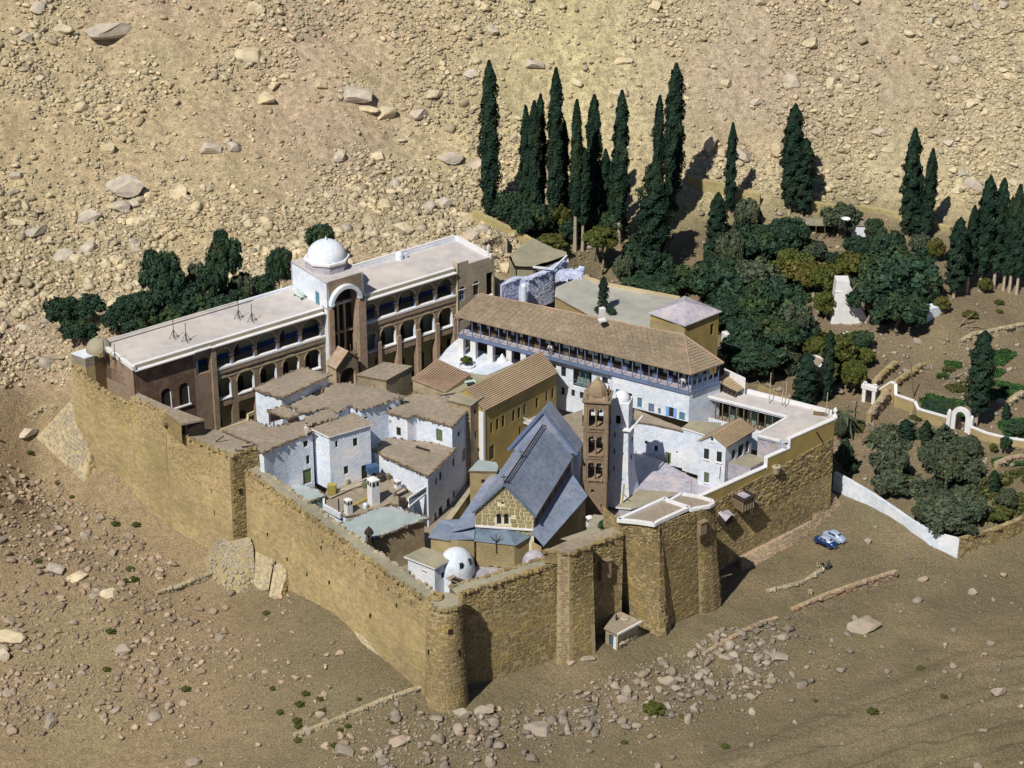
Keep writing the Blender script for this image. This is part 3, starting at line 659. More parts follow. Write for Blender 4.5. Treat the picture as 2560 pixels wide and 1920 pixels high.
# poles and junk on the mud roof
for t, X, Y, L_, tilt in [('I',1690,845,1.6,.9),('I',1915,890,1.8,1.4),('I',1870,925,1.1,1.4)]:
    p = P(t, X, Y, 18.1); mb = MB(); mb.beam(p, p+Vector((L_*math.sin(tilt), -.2, L_*math.cos(tilt)+.05)), .14); single('timber', 'loose dark timber lying on the corner block roof'+(' at its middle' if X < 1800 else ' near its front edge' if X > 1900 else ' beside the stones'), 'timber', mb, 'darkwood', tuple(p))
p = P('I',1800,925,18.05); th2 = T('stone_heap', 'small heap of dark stones on the corner block roof', 'stones', tuple(p)); rag(th2, [p-Vector((.8,0,0)), p+Vector((.8,.2,0))], 18.1, 'greystone', 2, .2, .17)
# --- sloping buttresses of the south corner
th = T('stone_buttress', 'big pale sloping stone buttress at the far left end of the wall', 'buttress', tuple(P('I',550,1180,4)))
a, b, c, e = P('I',140,810,7.2), P('I',550,1190,2.6), P('I',425,500,14.2), P('I',695,640,13.2)
surf(th, [a, b], [c, e], [(0,1.,.75,.6,.09,.6)], 'greystone', 'mortar_pale', 11, 200)
f = P('I',775,1100,5); surf(th, [b, f], [e, V3(f, 13)], [(0,1.,.6,.45,.2,.9)], 'ochre', 'mortar', 12, 60)
mb = MB(); mb.poly([a, c, V3(c-nB*3, 12), V3(a-nB*6, 8)]); th.part('back_side', mb, 'mortar')
th = T('stone_buttress', 'massive rough stone buttress spreading from the foot of the square corner block', 'buttress', tuple(P('X7',700,1500,-1.6)))
bt = [P('X7',70,760,.6), P('X7',200,1085,-1.4), P('X7',640,1515,-2.8), P('X7',800,1530,-2.8), P('X7',1020,1345,-2.2), P('X7',1060,1300,-1.6)]
tp = [P('X7',300,325,4.7), P('X7',430,350,4.5), P('X7',562,400,4.2), P('X7',720,360,4.4), P('X7',920,318,4.9), P('X7',1000,480,3.8)]
surf(th, bt, tp, [(0,.5,.75,.6,.22,.8),(.5,1.,.6,.45,.10,.7)], 'greystone', 'mortar', 13, 260)
th = T('stone_buttress', 'smaller smooth grey buttress right of the massive one', 'buttress', tuple(P('X7',1200,1330,-1.5)))
surf(th, [P('X7',1020,1345,-1.9), P('X7',1290,1320,-.6)], [P('X7',1045,585,3.1), P('X7',1385,750,4.0)], [(0,1.,.7,.5,.06,.6)], 'greystone', 'mortar_pale', 14, 80)
surf(th, [P('X7',1290,1320,-.6), P('X7',1360,1150,-.6)], [P('X7',1385,750,4.0), P('X7',1400,770,4.0)], [(0,1.,.6,.5,.1,.6)], 'greystone', 'mortar', 15, 20)
th = T('stone_buttress', 'outermost right-hand grey buttress with a dark shaded side', 'buttress', tuple(P('X7',1480,1480,-1.8)))
surf(th, [P('X7',1300,1440,-.6), P('X7',1490,1530,-.5)], [P('X7',1400,850,3.3), P('X7',1648,925,3.7)], [(0,1.,.7,.5,.06,.6)], 'greystone', 'mortar_pale', 16, 80)
surf(th, [P('X7',1490,1530,-.5), P('X7',1700,1350,-.2)], [P('X7',1648,925,3.7), P('X7',1690,950,3.6)], [(0,1.,.6,.5,.2,.7)], 'ochre', 'mortar', 17, 40)
mb = MB(); mb.poly([P('X7',1400,850,3.3), P('X7',1648,925,3.7), P('X7',1690,950,3.6), P('X7',1500,805,3.9)]); th.part('top_face', mb, 'greystone')
th = T('low_plinth', 'low pale stone plinth along the wall foot left of the round tower', 'plinth', tuple(P('Q',650,600,0)))
q0 = [P('Q',330,330,1.9), P('Q',470,490,1.2), P('Q',655,615,.8), P('Q',825,705,.6)]; q1 = [V3(x, x.z+2.0)-n_*.9 for x in q0]
surf(th, q0, q1, [(0,1.,.5,.4,.07,.7)], 'greystone', 'mortar_pale', 18, 200)
mb = MB(); mb.poly([q0[0], q1[0], V3(q1[0]-n_*1.2, q1[0].z), V3(q0[0]-n_*1.5, 0)]); th.part('plinth_end', mb, 'mortar_pale')

# --- round corner tower
c0 = P('Q',950,236,15.2); th = T('round_corner_tower', 'battered round tower at the nearest corner of the fortress', 'tower', (c0.x, c0.y, -1))
def ring(r, z, a0, a1, n=18): return [Vector((c0.x+r*math.cos(R_(a0+(a1-a0)*i/n)), c0.y+r*math.sin(R_(a0+(a1-a0)*i/n)), z)) for i in range(n+1)]
surf(th, ring(2.95,-1.5,160,395), ring(2.25,15.2,160,395), [(0,.34,.95,.5,.05,.2),(.34,.86,.6,.34,.06,.5),(.86,1.,.42,.3,.1,.9)], 'ochre', 'mortar', 19, 300)
mb = MB(); mb.cap(ring(2.25,15.1,0,340,17)); th.part('tower_top', mb, 'mudgreen'); rag(th, ring(2.2,15.2,150,400), None, 'ochre', 20, .25, .2)
mb = MB(); p = P('Q',905,215,15.25); mb.lathe(p, [(.9,0),(.75,.45),(.5,.5),(.45,.05)], 9); th.part('broken_turret', mb, 'ochre')
for X, Y, w_, h_ in [(980,412,.55,.7),(857,530,.2,.8),(1030,535,.25,.9),(748,150,.3,.6)]:
    r = ray('Q', X, Y); k = None
    for kk in np.arange(200, 500, .1):
        x_, y_, z_ = CAM[0]+kk*r.x, CAM[1]+kk*r.y, CAM[2]+kk*r.z; rr = 2.25+.7*(15.2-z_)/16.7
        if math.hypot(x_-c0.x, y_-c0.y) < rr+.05: k = (x_, y_, z_); break
    if k:
        e = Vector((k[0]-c0.x, k[1]-c0.y, 0)).normalized(); t_ = Vector((-e.y, e.x, 0)); mb = MB(); mb.obox(Vector(k)-t_*w_/2-Vector((0,0,h_/2))+e*.0, t_*w_, e*.12, Vector((0,0,h_))); th.part('loophole', mb, 'dark')

# --- north-east side, from the round tower to the far right corner
a = P('Q',1020,200,14.1); b = P('Q',1600,18,14.5); dN, nN = nrm(a, b)
th = T('fortress_wall', 'ashlar wall between the round tower and the square pier, rubble along its top', 'fortress wall', (a.x, a.y, -1))
surf(th, [V3(a, -2.4)+nN*.3, V3(b, -2)+nN*.3], [a, b], [(0,.36,1.0,.52,.06,.25),(.36,.78,.62,.36,.05,.4),(.78,1.,.42,.28,.11,.95)], 'ochre', 'mortar', 21, 300)
mb = MB(); mb.poly([a, b, b-nN*2.2, a-nN*2.2]); mb.poly([a-nN*2.2, b-nN*2.2, V3(b-nN*2.2, 6), V3(a-nN*2.2, 6)]); th.part('wall_walk', mb, 'mudgreen')
rag(th, [a, b], None, 'ochre', 22, .3, .2); rag(th, [a-nN*2, b-nN*2], None, 'ochre', 23, .5, .22)
a, b, c = P('G',1360,1388,16.6), P('G',1465,1398,16.6), P('G',1662,1325,16.6); a2, b2, c2 = P('Q',1592,602,-.8), P('Q',1665,600,-.8), P('Q',1818,550,-.8)
th = T('square_pier', 'square projecting pier with a bright left side, midway along the near wall', 'pier', (b2.x, b2.y, -1))
back = V3(c-nN*2.4, 16.6)
surf(th, [a2, b2], [a, b], [(0,1.,.6,.42,.035,.25)], 'brownstone', 'mortar', 24, 60)
surf(th, [b2, c2], [b, c], [(0,.3,.9,.5,.05,.25),(.3,.74,.6,.38,.05,.4),(.74,1.,.4,.28,.11,.95)], 'ochre', 'mortar', 25, 220)
surf(th, [c2, V3(back, -1)], [c, back], [(0,1.,.6,.4,.06,.4)], 'ochre', 'mortar', 26, 20)
mb = MB(); mb.cap([a, b, c, back, P('G',1600,1250,16.6), P('G',1430,1290,16.6), P('G',1240,1375,16.6)]); th.part('mud_top', mb, 'mudroof'); mb = MB(); q = P('G',1240,1375,16.6)
mb.poly([q, a, V3(a, 14.8), V3(q, 14.8)]); th.part('ledge_face', mb, 'ochre'); rag(th, [q, a, b, c], 16.6, 'ochre', 27, .3, .2)
a, b = P('G',1600,1335,14.6), P('G',1930,1232,14.6); dd, nn = nrm(a, b)
th = T('fortress_wall', 'recessed wall between the square pier and the great bastion, with a stone box near its top', 'fortress wall', (a.x, a.y, -1))
surf(th, [V3(a-dd, -1.5), V3(b, -1.5)], [a-dd, b], [(0,.7,.62,.4,.05,.4),(.7,1.,.42,.28,.11,.95)], 'ochre', 'mortar', 28, 160)
mb = MB(); mb.poly([a-dd, b, b-nn*2.5, a-dd-nn*2.5]); th.part('wall_walk', mb, 'mudroof'); rag(th, [a, b], 14.7, 'ochre', 29, .3, .22)
def stone_box(label, A, B, t, X0, Y0, X1, Y1, dep, m='brownstone', capm=None, taper=0.):
    s0, z1 = wp(A, B, t, X0, Y0); s1, z0 = wp(A, B, t, X1, Y1); d, n = nrm(A, B); c = V3(A, 0)
    z1 = z1-dep*.35; z0 = z0
    th = T('box_machicolation', label, 'stone box', tuple(V3(c+d*s0, z0)))
    mb = MB(); mb.obox(V3(c+d*s0, z0+.3), d*(s1-s0), n*dep, Vector((0,0,z1-z0-.3))); th.part('box', mb, m)
    mb = MB(); mb.obox(V3(c+d*(s0-.12), z1), d*(s1-s0+.24), n*(dep+.12), Vector((0,0,.16))); th.part('lid', mb, capm or m)
    for q in (0, s1-s0-.25):
        mb = MB(); mb.obox(V3(c+d*(s0+q), z0-.25), d*.25, n*dep*.7, Vector((0,0,.55))); th.part('corbel', mb, m)
    return th
stone_box('square stone box on the recessed wall beside the great bastion', a, b, 'G', 1715, 1440, 1795, 1590, .9)
ends = P('H',1000,655,12.4)
bt = [P('H',408,1490,-1.4), P('H',500,1566,-1.6), P('H',600,1612,-1.6), P('H',690,1648,-1.6), P('H',735,1642,-1.6), P('H',765,1590,-1.6), P('H',785,1500,-1.6)]
tp = [P('H',405,826,17), P('H',520,838,17), P('H',640,855,17), P('H',685,846,17), P('H',704,826,17), P('H',716,815,17), P('H',722,800,17)]
th = T('great_bastion', 'great square bastion with rounded corners and a white-rimmed roof', 'bastion', tuple(bt[3]))
surf(th, bt, tp, [(0,.36,.95,.55,.05,.25),(.36,.8,.55,.36,.045,.4),(.8,1.,.42,.3,.08,.8)], 'ochre', 'mortar', 30, 300)
surf(th, [V3(bt[0]-nN*5, -1.4), bt[0]], [V3(tp[0]-nN*4, 17), tp[0]], [(0,1.,.6,.4,.05,.4)], 'ochre', 'mortar', 31, 0)
rimA = [P('H',405,822,17.2), P('H',540,835,17.2), P('H',650,852,17.2), P('H',692,828,17.2), P('H',890,738,17.2), P('H',748,690,17.2), P('H',725,676,17.2)]
mb = MB(); mb.cap([V3(p, 16.9) for p in rimA]); th.part('roof', mb, 'mudroof')
def rim(th, pts, w_, h_, m='white_clean', closed=True, name='white_rim'):
    mb = MB(); n = len(pts)
    for i in range(n if closed else n-1):
        p, q = pts[i], pts[(i+1) % n]; mb.beam(V3(p, p.z-h_/2+.05), V3(q, q.z-h_/2+.05), w_, h_)
        mb.cyl(V3(p, p.z-h_+.05), V3(p, p.z+.048), w_*.52, n=8)
    return th.part(name, mb, m)
rim(th, rimA, .5, .5)
th = T('fortress_wall', 'short wall between the great bastion and the round-ended buttress', 'fortress wall', tuple(P('H',870,1520,-1.6)))
surf(th, [P('H',760,1575,-1.7), P('H',975,1480,-1.7)], [P('H',690,858,16.6), P('H',945,760,16.6)], [(0,.25,.95,.5,.06,.3),(.25,.75,.62,.38,.06,.45),(.75,1.,.42,.28,.09,.9)], 'ochre', 'mortar', 32, 220)
sb = (P('H',760,1575,-1.7), P('H',975,1480,-1.7)); stone_box('small stone box between the great bastion and the round-ended buttress', P('H',735,1000,13.7), P('H',960,900,13.7), 'H', 950, 835, 990, 920, .7)
bt = [P('H',962,1488,-1.7), P('H',1005,1490,-1.7), P('H',1070,1472,-1.7), P('H',1112,1446,-1.7), P('H',1120,1400,-1.7), V3(P('H',1000,668,16.8), -1.7)+nN*.6]
tp = [P('H',945,768,16.8), P('H',985,752,16.8), P('H',1030,730,16.8), P('H',1058,712,16.8), P('H',1058,690,16.8), P('H',1000,668,16.8)]
th = T('round_buttress', 'tall round-ended buttress with a white-rimmed top, right of the great bastion', 'buttress', tuple(bt[2]))
surf(th, bt, tp, [(0,.3,.85,.52,.05,.25),(.3,1.,.55,.36,.05,.45)], 'ochre', 'mortar', 33, 260)
rimB = [P('H',758,692,17), P('H',905,750,17), P('H',1030,728,17), P('H',1058,712,17), P('H',1050,690,17), P('H',940,660,17), P('H',838,645,17)]
mb = MB(); mb.cap([V3(p, 16.75) for p in rimB]); th.part('roof', mb, 'mudroof'); rim(th, rimB, .45, .45)
mb = MB(); w0 = rimA[4]; mb.poly([V3(rimB[0],16.8), V3(rimB[-1],16.8), V3(rimB[-1],9), V3(rimB[0],9)]); mb.poly([V3(rimB[-1],16.8), V3(rimB[-2],16.8), V3(rimB[-2],9), V3(rimB[-1],9)]);  th.part('inner_face', mb, 'lilac')
# right-hand stretch with the stepped white parapet
A = P('H',1000,660,12.2); B = P('H',1900,140,15.2); dR, nR = nrm(A, B); Lr = (V3(B,0)-V3(A,0)).length
th = T('fortress_wall', 'long right-hand wall with a stepped white parapet and rough stone courses', 'fortress wall', (B.x, B.y, -1))
surf(th, [V3(A-dR*1, -2.2)+nR*.5, V3(B, -1.5)+nR*.4], [V3(A-dR*1, 10.3), V3(B, 12.4)], [(0,.22,1.0,.55,.05,.3),(.22,.6,.6,.36,.05,.5),(.6,1.,.58,.42,.15,.85)], 'ochre', 'mortar', 34, 300)
st = lambda X, Y: wp(A, B, 'H', X, Y)
s1, _ = st(1432, 440); s2, _ = st(1590, 300)
zA, zB1 = 12.2, 12.0; z2a, z2b = 13.7, 13.7; z3 = 15.25
mb = MB(); o = [(-1,9.6),(Lr,11.4),(Lr,z3),(s2,z3),(s2,z2b),(s1,z2a),(s1,zB1),(-1,zA)]; mb.wall(A, B, o); mb.wall(A-nR*.6, B-nR*.6, [(q[0], q[1]) for q in o]); th.part('parapet', mb, 'yellowplaster')
mb = MB()
for q0_, q1_ in (((-1,zA),(s1,zB1)), ((s1,z2a),(s2,z2b)), ((s2,z3),(Lr,z3))):
    mb.obox(V3(A+dR*q0_[0]+nR*.05, q0_[1]), dR*(q1_[0]-q0_[0]), -nR*.7, Vector((0,0,.18)))
for s_, za, zb in ((s1,zB1,z2a),(s2,z2b,z3)): mb.obox(V3(A+dR*(s_-.03)+nR*.05, za), dR*.12, -nR*.7, Vector((0,0,zb-za)))
mb.obox(V3(A-dR-nR*.62, zA-1.6), dR*(s1+1), -nR*.04, Vector((0,0,1.6))); mb.obox(V3(A+dR*s1-nR*.62, z2a-1.6), dR*(Lr-s1), -nR*.04, Vector((0,0,1.6)))
th.part('white_coping', mb, 'white_clean')
mb = MB(); mb.lathe(P('D',1685,1395,15.3), [(.42,0),(.42,.35),(.2,.5),(.18,.8),(.34,1.1),(.34,1.35),(.05,1.75)], 10); th.part('corner_finial', mb, 'white_clean', smooth=True)
e = V3(B, 0); mb = MB(); BR = V3(B-nR*16, 0); mb.wall(B, BR, [(0,-2),(16,-2),(16,15.2),(0,15.2)]); th.part('north_wall', mb, 'ochre_pale')
s, z = st(1790, 255); mb = MB(); c0 = A+dR*s; mb.beam(V3(c0, z+1.1)+nR*.1-dR*.7, V3(c0, z-.9)+nR*.25+dR*.6, .16); th.part('drain_pipe', mb, 'darkwood')
th = T('box_machicolation', 'tapered stone drop-box with a flat cap, high on the right-hand wall', 'stone box', tuple(V3(A+dR*st(1480,460)[0], st(1480,460)[1])))
s, z = st(1480, 470); c0 = V3(A+dR*s, z); mb = MB(); mb.lathe(c0+nR*.45-Vector((0,0,.7)), [(.42,0),(.62,.9),(.62,1.0)], 8); th.part('box', mb, 'greystone'); mb = MB(); mb.lathe(c0+nR*.45+Vector((0,0,.3)), [(.72,0),(.72,.22),(.2,.34)], 8); th.part('lid', mb, 'greystone')
s0, z1 = st(1195, 605); s1_, z0 = st(1262, 665); th = T('timber_bay', 'large dark timber hoist bay with a pale blue roof, on the right-hand wall', 'hoist bay', tuple(V3(A+dR*s0, z0)))
c0 = V3(A+dR*s0, z0-1.0); mb = MB(); mb.obox(c0, dR*2.3, nR*2.1, Vector((0,0,1.7))); th.part('bay_body', mb, 'wood')
for q in (0., .55, 1.1, 1.65, 2.2):
    mb = MB(); mb.obox(c0+dR*q+nR*2.1, dR*.1, nR*.06, Vector((0,0,1.9))); th.part('bay_post', mb, 'palewood')
mb = MB(); mb.obox(c0+Vector((0,0,1.9))-dR*.2, dR*2.7, nR*2.4, Vector((0,0,.14))); th.part('bay_roof', mb, 'darkwood'); mb = MB(); mb.obox(c0+Vector((0,0,2.045))+dR*.5+nR*.3, dR*1.3, nR*1.6, Vector((0,0,.04))); th.part('roof_sheet', mb, 'skyblue' if 0 else 'lilac')
s0, z1 = st(1085, 770); th = T('small_hood', 'small triangular hood beside the round-ended buttress', 'hood', tuple(V3(A+dR*s0, z1)))
c0 = V3(A+dR*(s0), z1-.9); mb = MB(); mb.prism([(c0+nR*.1)[:2], (c0+nR*1.7)[:2], (c0+dR*1.9+nR*1.4)[:2], (c0+dR*1.9)[:2]], c0.z-.9, c0.z+.0); th.part('hood_body', mb, 'darkwood')
mb = MB(); q = [V3(c0+nR*.0, c0.z+.9), V3(c0+nR*1.9-dR*.1, c0.z+.1), V3(c0+dR*1.0+nR*1.9, c0.z+.7)]; mb.poly(q); mb.poly([q[0], q[2], V3(c0+dR*2.1+nR*1.6, c0.z+.1), V3(c0+dR*2.1, c0.z+.6)]); th.part('hood_roof', mb, 'lilac')
th = T('low_plinth', 'sloping rubble plinth at the foot of the right-hand wall', 'plinth', tuple(P('H',1260,1200,-1.6)))
surf(th, [P('H',1228,1140,-1.8), P('H',1258,1205,-1.9), P('H',1752,925,-1.9)], [P('H',1238,1108,-.9)-nR*.3, P('H',1262,1090,-.6), P('H',1742,838,-.2)], [(0,1.,.45,.34,.12,.9)], 'pinkstone', 'mortar', 35, 240)
mb = MB(); mb.poly([P('H',1238,1108,-.9)-nR*.3, P('H',1262,1090,-.6), P('H',1742,838,-.2), P('H',1742,838,-.2)-nR*2.5, P('H',1262,1090,-.6)-nR*2.5]); th.part('plinth_top', mb, 'pinkstone')
th = T('stone_buttress', 'pinkish sloping stone buttress at the far right corner of the fortress', 'buttress', tuple(P('H',1900,860,-1.5)))
surf(th, [P('H',1752,932,-2.0), P('H',2005,795,-1.9)], [P('H',1742,700,2.4), P('H',1892,645,1.6)], [(0,1.,.6,.45,.10,.8)], 'pinkstone', 'mortar', 36, 200)
surf(th, [P('H',2005,795,-1.9), V3(B, -2)+Vector((3,3,0))], [P('H',1892,645,1.6), V3(B, 1.6)+dR*.2], [(0,1.,.6,.5,.1,.8)], 'pinkstone', 'mortar', 37, 10)
surf(th, [V3(A+dR*(wp(A,B,'H',1742,800)[0]), -2)+nR*.2, P('H',1752,932,-2.0)], [V3(A+dR*(wp(A,B,'H',1742,800)[0]), 2.4)+nR*.2, P('H',1742,700,2.4)], [(0,1.,.6,.5,.1,.8)], 'pinkstone', 'mortar', 38, 10)

# hut against the bastion
th = T('gate_hut', 'little mud-roofed hut with a white eave at the foot of the great bastion', 'hut', tuple(P('X6',650,1420,-.9)))
r4 = [P('X6',362,860,2.0), P('X6',780,1050,2.0), P('X6',1520,650,2.0), P('X6',880,350,2.3), P('X6',620,460,2.2)]
mb = MB(); mb.cap(r4); mb.poly([r4[0], r4[1], V3(r4[1],1.8), V3(r4[0],1.8)]); th.part('mud_roof', mb, 'mudroof')
mb = MB(); mb.beam(r4[1]-Vector((0,0,.1)), r4[2]-Vector((0,0,.1)), .22, .3); th.part('white_eave', mb, 'white_clean')
dd, nn = nrm(r4[0], r4[1]); L1 = (V3(r4[1],0)-V3(r4[0],0)).length
mb = MB(); d0, _ = wp(r4[0], r4[1], 'X6', 480, 1200); d1, _ = wp(r4[0], r4[1], 'X6', 630, 1200); mb.wall(r4[0]-nn*.3, r4[1]-nn*.3, rect(.1, L1-.1, -2, 1.85), [rect(d0, d1, -1.2, 1.2)], .3); d2, n2 = nrm(r4[1], r4[2]); L2 = (V3(r4[2],0)-V3(r4[1],0)).length
mb.wall(r4[1]-n2*.5, r4[2]-n2*.5, rect(.1, L2-.1, -2, 1.8)); th.part('wall', mb, 'greystone'); mb = MB(); mb.obox(V3(r4[0]+dd*d0-nn*.65, -1.4), dd*(d1-d0), -nn*.06, Vector((0,0,2.6))); th.part('door', mb, 'cloth_blue')
mb = MB(); mb.obox(V3(r4[0]+dd*(d1+.02)-nn*.25, -1.3), dd*.5, nn*.06, Vector((0,0,2.5))); th.part('white_jamb', mb, 'white_clean')
mb = MB(); mb.cyl(P('X6',745,610,2.2), P('X6',745,610,2.2)+Vector((0,0,.8)), .13); th.part('stove_pipe', mb, 'iron')
mb = MB(); mb.lathe(P('X6',1010,560,2.15), [(.7,0),(.6,.15),(.3,.18),(.05,.12)], 9); th.part('roof_patch', mb, 'greystone')

# ------------------------------------------------------------------ building helpers
def window(th, A, B, s0, s1, z0, z1, kind='w', depth=.2, arched=False):
    """a window or door set back in its reveal: frame with a pane (or leaf) as sub-part"""
    d, n = nrm(A, B); o = V3(A, 0)
    fm = {'w':'darkwood','b':'skyblue','g':'greenpaint','d':'bluewood','t':'tealdoor','p':'palewood','k':'dark'}[kind]
    def q(s, z, k): return o+d*s+Vector((0,0,z))-n*k
    fw = min(.09, (s1-s0)*.16); mb = MB(); k0 = depth-.06
    for a, b in (((s0,z0),(s0+fw,z1)), ((s1-fw,z0),(s1,z1)), ((s0+fw,z0),(s1-fw,z0+fw)), ((s0+fw,z1-fw),(s1-fw,z1))):
        mb.obox(q(a[0], a[1], k0+.06), d*(b[0]-a[0]), n*.06, Vector((0,0,b[1]-a[1])))
    if kind in 'wb' and s1-s0 > .55:
        c = (s0+s1)/2; mb.obox(q(c-.03, z0, k0+.06), d*.06, n*.05, Vector((0,0,z1-z0))); 
        if z1-z0 > 1: mb.obox(q(s0, (z0+z1)/2-.03, k0+.06), d*(s1-s0), n*.05, Vector((0,0,.06)))
    f = th.part('door' if kind in 'dtgp' and z1-z0 > 1.75 else 'window', mb, fm)
    mb = MB(); mb.obox(q(s0+fw*.5, z0+fw*.5, k0+.10), d*(s1-s0-fw), n*.05, Vector((0,0,z1-z0-fw)))
    o_ = newobj('pane' if kind in 'wbk' else 'leaf', mk('pane', mb, 'glass' if kind in 'wbk' else fm, th.off), f)
def wins_for(A, B, specs):
    out = []
    for (t, X0, X1, Yt, Yb, kind) in specs:
        Xc = (X0+X1)/2; Ym = (Yt+Yb)/2; s0, _ = wp(A, B, t, X0, Ym); s1, _ = wp(A, B, t, X1, Ym); sc, z1 = wp(A, B, t, Xc, Yt); _, z0 = wp(A, B, t, Xc, Yb)
        out.append((s0, s1, z0, z1, kind))
    return out
def jig(pts, amp, step, r):
    out = []
    for i in range(len(pts)):
        a = Vector(pts[i]); b = Vector(pts[(i+1) % len(pts)]); n = max(1, int((b-a).length/step)); out.append(a)
        e = Vector((b.y-a.y, a.x-b.x, 0)).normalized()
        for k in range(1, n): out.append(a.lerp(b, k/n)+e*r.uniform(-amp, amp))
    return out
def beam_ends(th, A, B, z, m='darkwood', step=.55, out=.32):
    d, n = nrm(A, B); L = (V3(B,0)-V3(A,0)).length; k = int(L/step)
    mb = MB(); mb.obox((-.06,-.2,-.06), (.12,0,0), (0,.2+out,0), (0,0,.12)); me = mk('beam_end', mb, m)
    for i in range(k):
        p = V3(A, z)+d*(L*(i+.5)/k); M = Matrix(((d.x, n.x, 0, p.x), (d.y, n.y, 0, p.y), (0,0,1,p.z), (0,0,0,1))); th.inst('beam_end', me, M)
def house(name, label, cat, pts, z, zb, wallm='white', roofm='mudroof', oh=.18, rth=.26, wins=None, parapet=None, edge='mudedge', jitter=.09, beams=(), group=None, seed=0, walls=None, loc=None):
    r = random.Random(seed or len(label)); pts = [P(q[0], q[1], q[2], q[3] if len(q) > 3 else z) for q in pts]
    c = sum(pts, Vector())/len(pts); foot = []
    n = len(pts)
    for i in range(n):
        e0 = nrm(pts[i-1], pts[i])[1]; e1 = nrm(pts[i], pts[(i+1) % n])[1]; e = e0+e1; k = max(.35, e.dot(e1)); foot.append(pts[i]-e*(oh/k))
    th = T(name, label, cat, (foot[1].x, foot[1].y, zb), group)
    wb = MB(); specs = {}
    for wspec in (wins or []): specs.setdefault(wspec[0], []).append(wspec[1:])
    for i in range(n):
        if walls is not None and i not in walls: continue
        A = foot[i]; B = foot[(i+1) % n]; L = (V3(B,0)-V3(A,0)).length
        if L < .1: continue
        ws = wins_for(A, B, specs.get(i, [])); za = pts[i].z-rth*.5; zc = pts[(i+1) % n].z-rth*.5
        ok = [w_ for w_ in ws if w_[0] > .04 and w_[1] < L-.04 and w_[2] > zb+.02 and w_[3] < min(za, zc)-.03 and w_[1]-w_[0] > .12]
        wb.wall(A, B, [(0,zb),(L,zb),(L,zc),(0,za)], [rect(*w_[:4]) for w_ in ok], .28)
        for w_ in ok: window(th, A, B, *w_)
    th.part('wall', wb, wallm)
    rp = jig(pts, jitter*1.4, .8, r) if jitter else pts
    mb = MB(); k = len(rp); v = rp+[p-Vector((0,0,rth)) for p in rp]; mb.cap(rp, 0); mb.add(v, [(i, (i+1) % k, (i+1) % k+k, i+k) for i in range(k)], 1)
    th.part('roof', mb, [roofm, edge])
    if jitter > .05: rag(th, pts+[pts[0]], pts[0].z-.08, 'mudedge' if seed % 2 else 'mudroof', seed+50, .5, .15)
    if parapet:
        mb = MB()
        for i in parapet[2] if len(parapet) > 2 else range(n):
            a, b = pts[i], pts[(i+1) % n]; mb.beam(a+Vector((0,0,parapet[0]/2)), b+Vector((0,0,parapet[0]/2)), .3, parapet[0])
        th.part('parapet', mb, parapet[1])
    for i in beams: beam_ends(th, foot[i], foot[(i+1) % n], pts[i].z-rth-.08)
    th.pts = pts; th.foot = foot
    return th
def strips(th, a, b, c, d, n, m, name='roof_strip', lift=.05, along=True, gap=.04, parent=None):
    """sheets or strips laid on the sloping quad a-b (eave) d-c (ridge): each its own piece, overlapping a little"""
    a, b, c, d = [Vector(x) for x in (a, b, c, d)]
    nn = (b-a).cross(d-a).normalized(); nn = nn if nn.z > 0 else -nn
    for i in range(n):
        t0 = (i+gap*.5)/n; t1 = (i+1-gap*.5)/n
        if along: q = [a.lerp(b, t0), a.lerp(b, t1), d.lerp(c, t1), d.lerp(c, t0)]; h = [lift*.3, lift*1.2, lift*1.2, lift*.3]
        else: q = [a.lerp(d, t0), b.lerp(c, t0), b.lerp(c, t1), a.lerp(d, t1)]; h = [lift*1.3, lift*1.3, lift*.3, lift*.3]
        top = [q[k]+nn*h[k] for k in range(4)]; mb = MB(); mb.add(top+[x-nn*.04 for x in q], [(0,1,2,3),(0,1,5,4),(1,2,6,5),(2,3,7,6),(3,0,4,7)])
        th.part(name, mb, m, parent)
def grid_panels(th, a, b, c, d, nu, nv, m, name='lead_sheet', lift=.04, seed=1):
    r = random.Random(seed); a, b, c, d = [Vector(x) for x in (a, b, c, d)]; nn = (b-a).cross(d-a).normalized(); nn = nn if nn.z > 0 else -nn
    for i in range(nu):
        cuts = [0]+sorted(min(.97, max(.03, (k+r.uniform(-.3,.3))/nv)) for k in range(1, nv))+[1]
        for k in range(nv):
            f = lambda u, v: a.lerp(b, u).lerp(d.lerp(c, u), v)
            u0, u1, v0, v1 = (i+.03)/nu, (i+.97)/nu, cuts[k]+.006, cuts[k+1]-.006
            q = [f(u0,v0), f(u1,v0), f(u1,v1), f(u0,v1)]; l = lift*r.uniform(.5,1.3); mb = MB()
            mb.add([q[0]+nn*l*1.2, q[1]+nn*l*1.2, q[2]+nn*l*.5, q[3]+nn*l*.5]+[x-nn*.03 for x in q], [(0,1,2,3),(0,1,5,4),(1,2,6,5),(2,3,7,6),(3,0,4,7)]); th.part(name, mb, m)

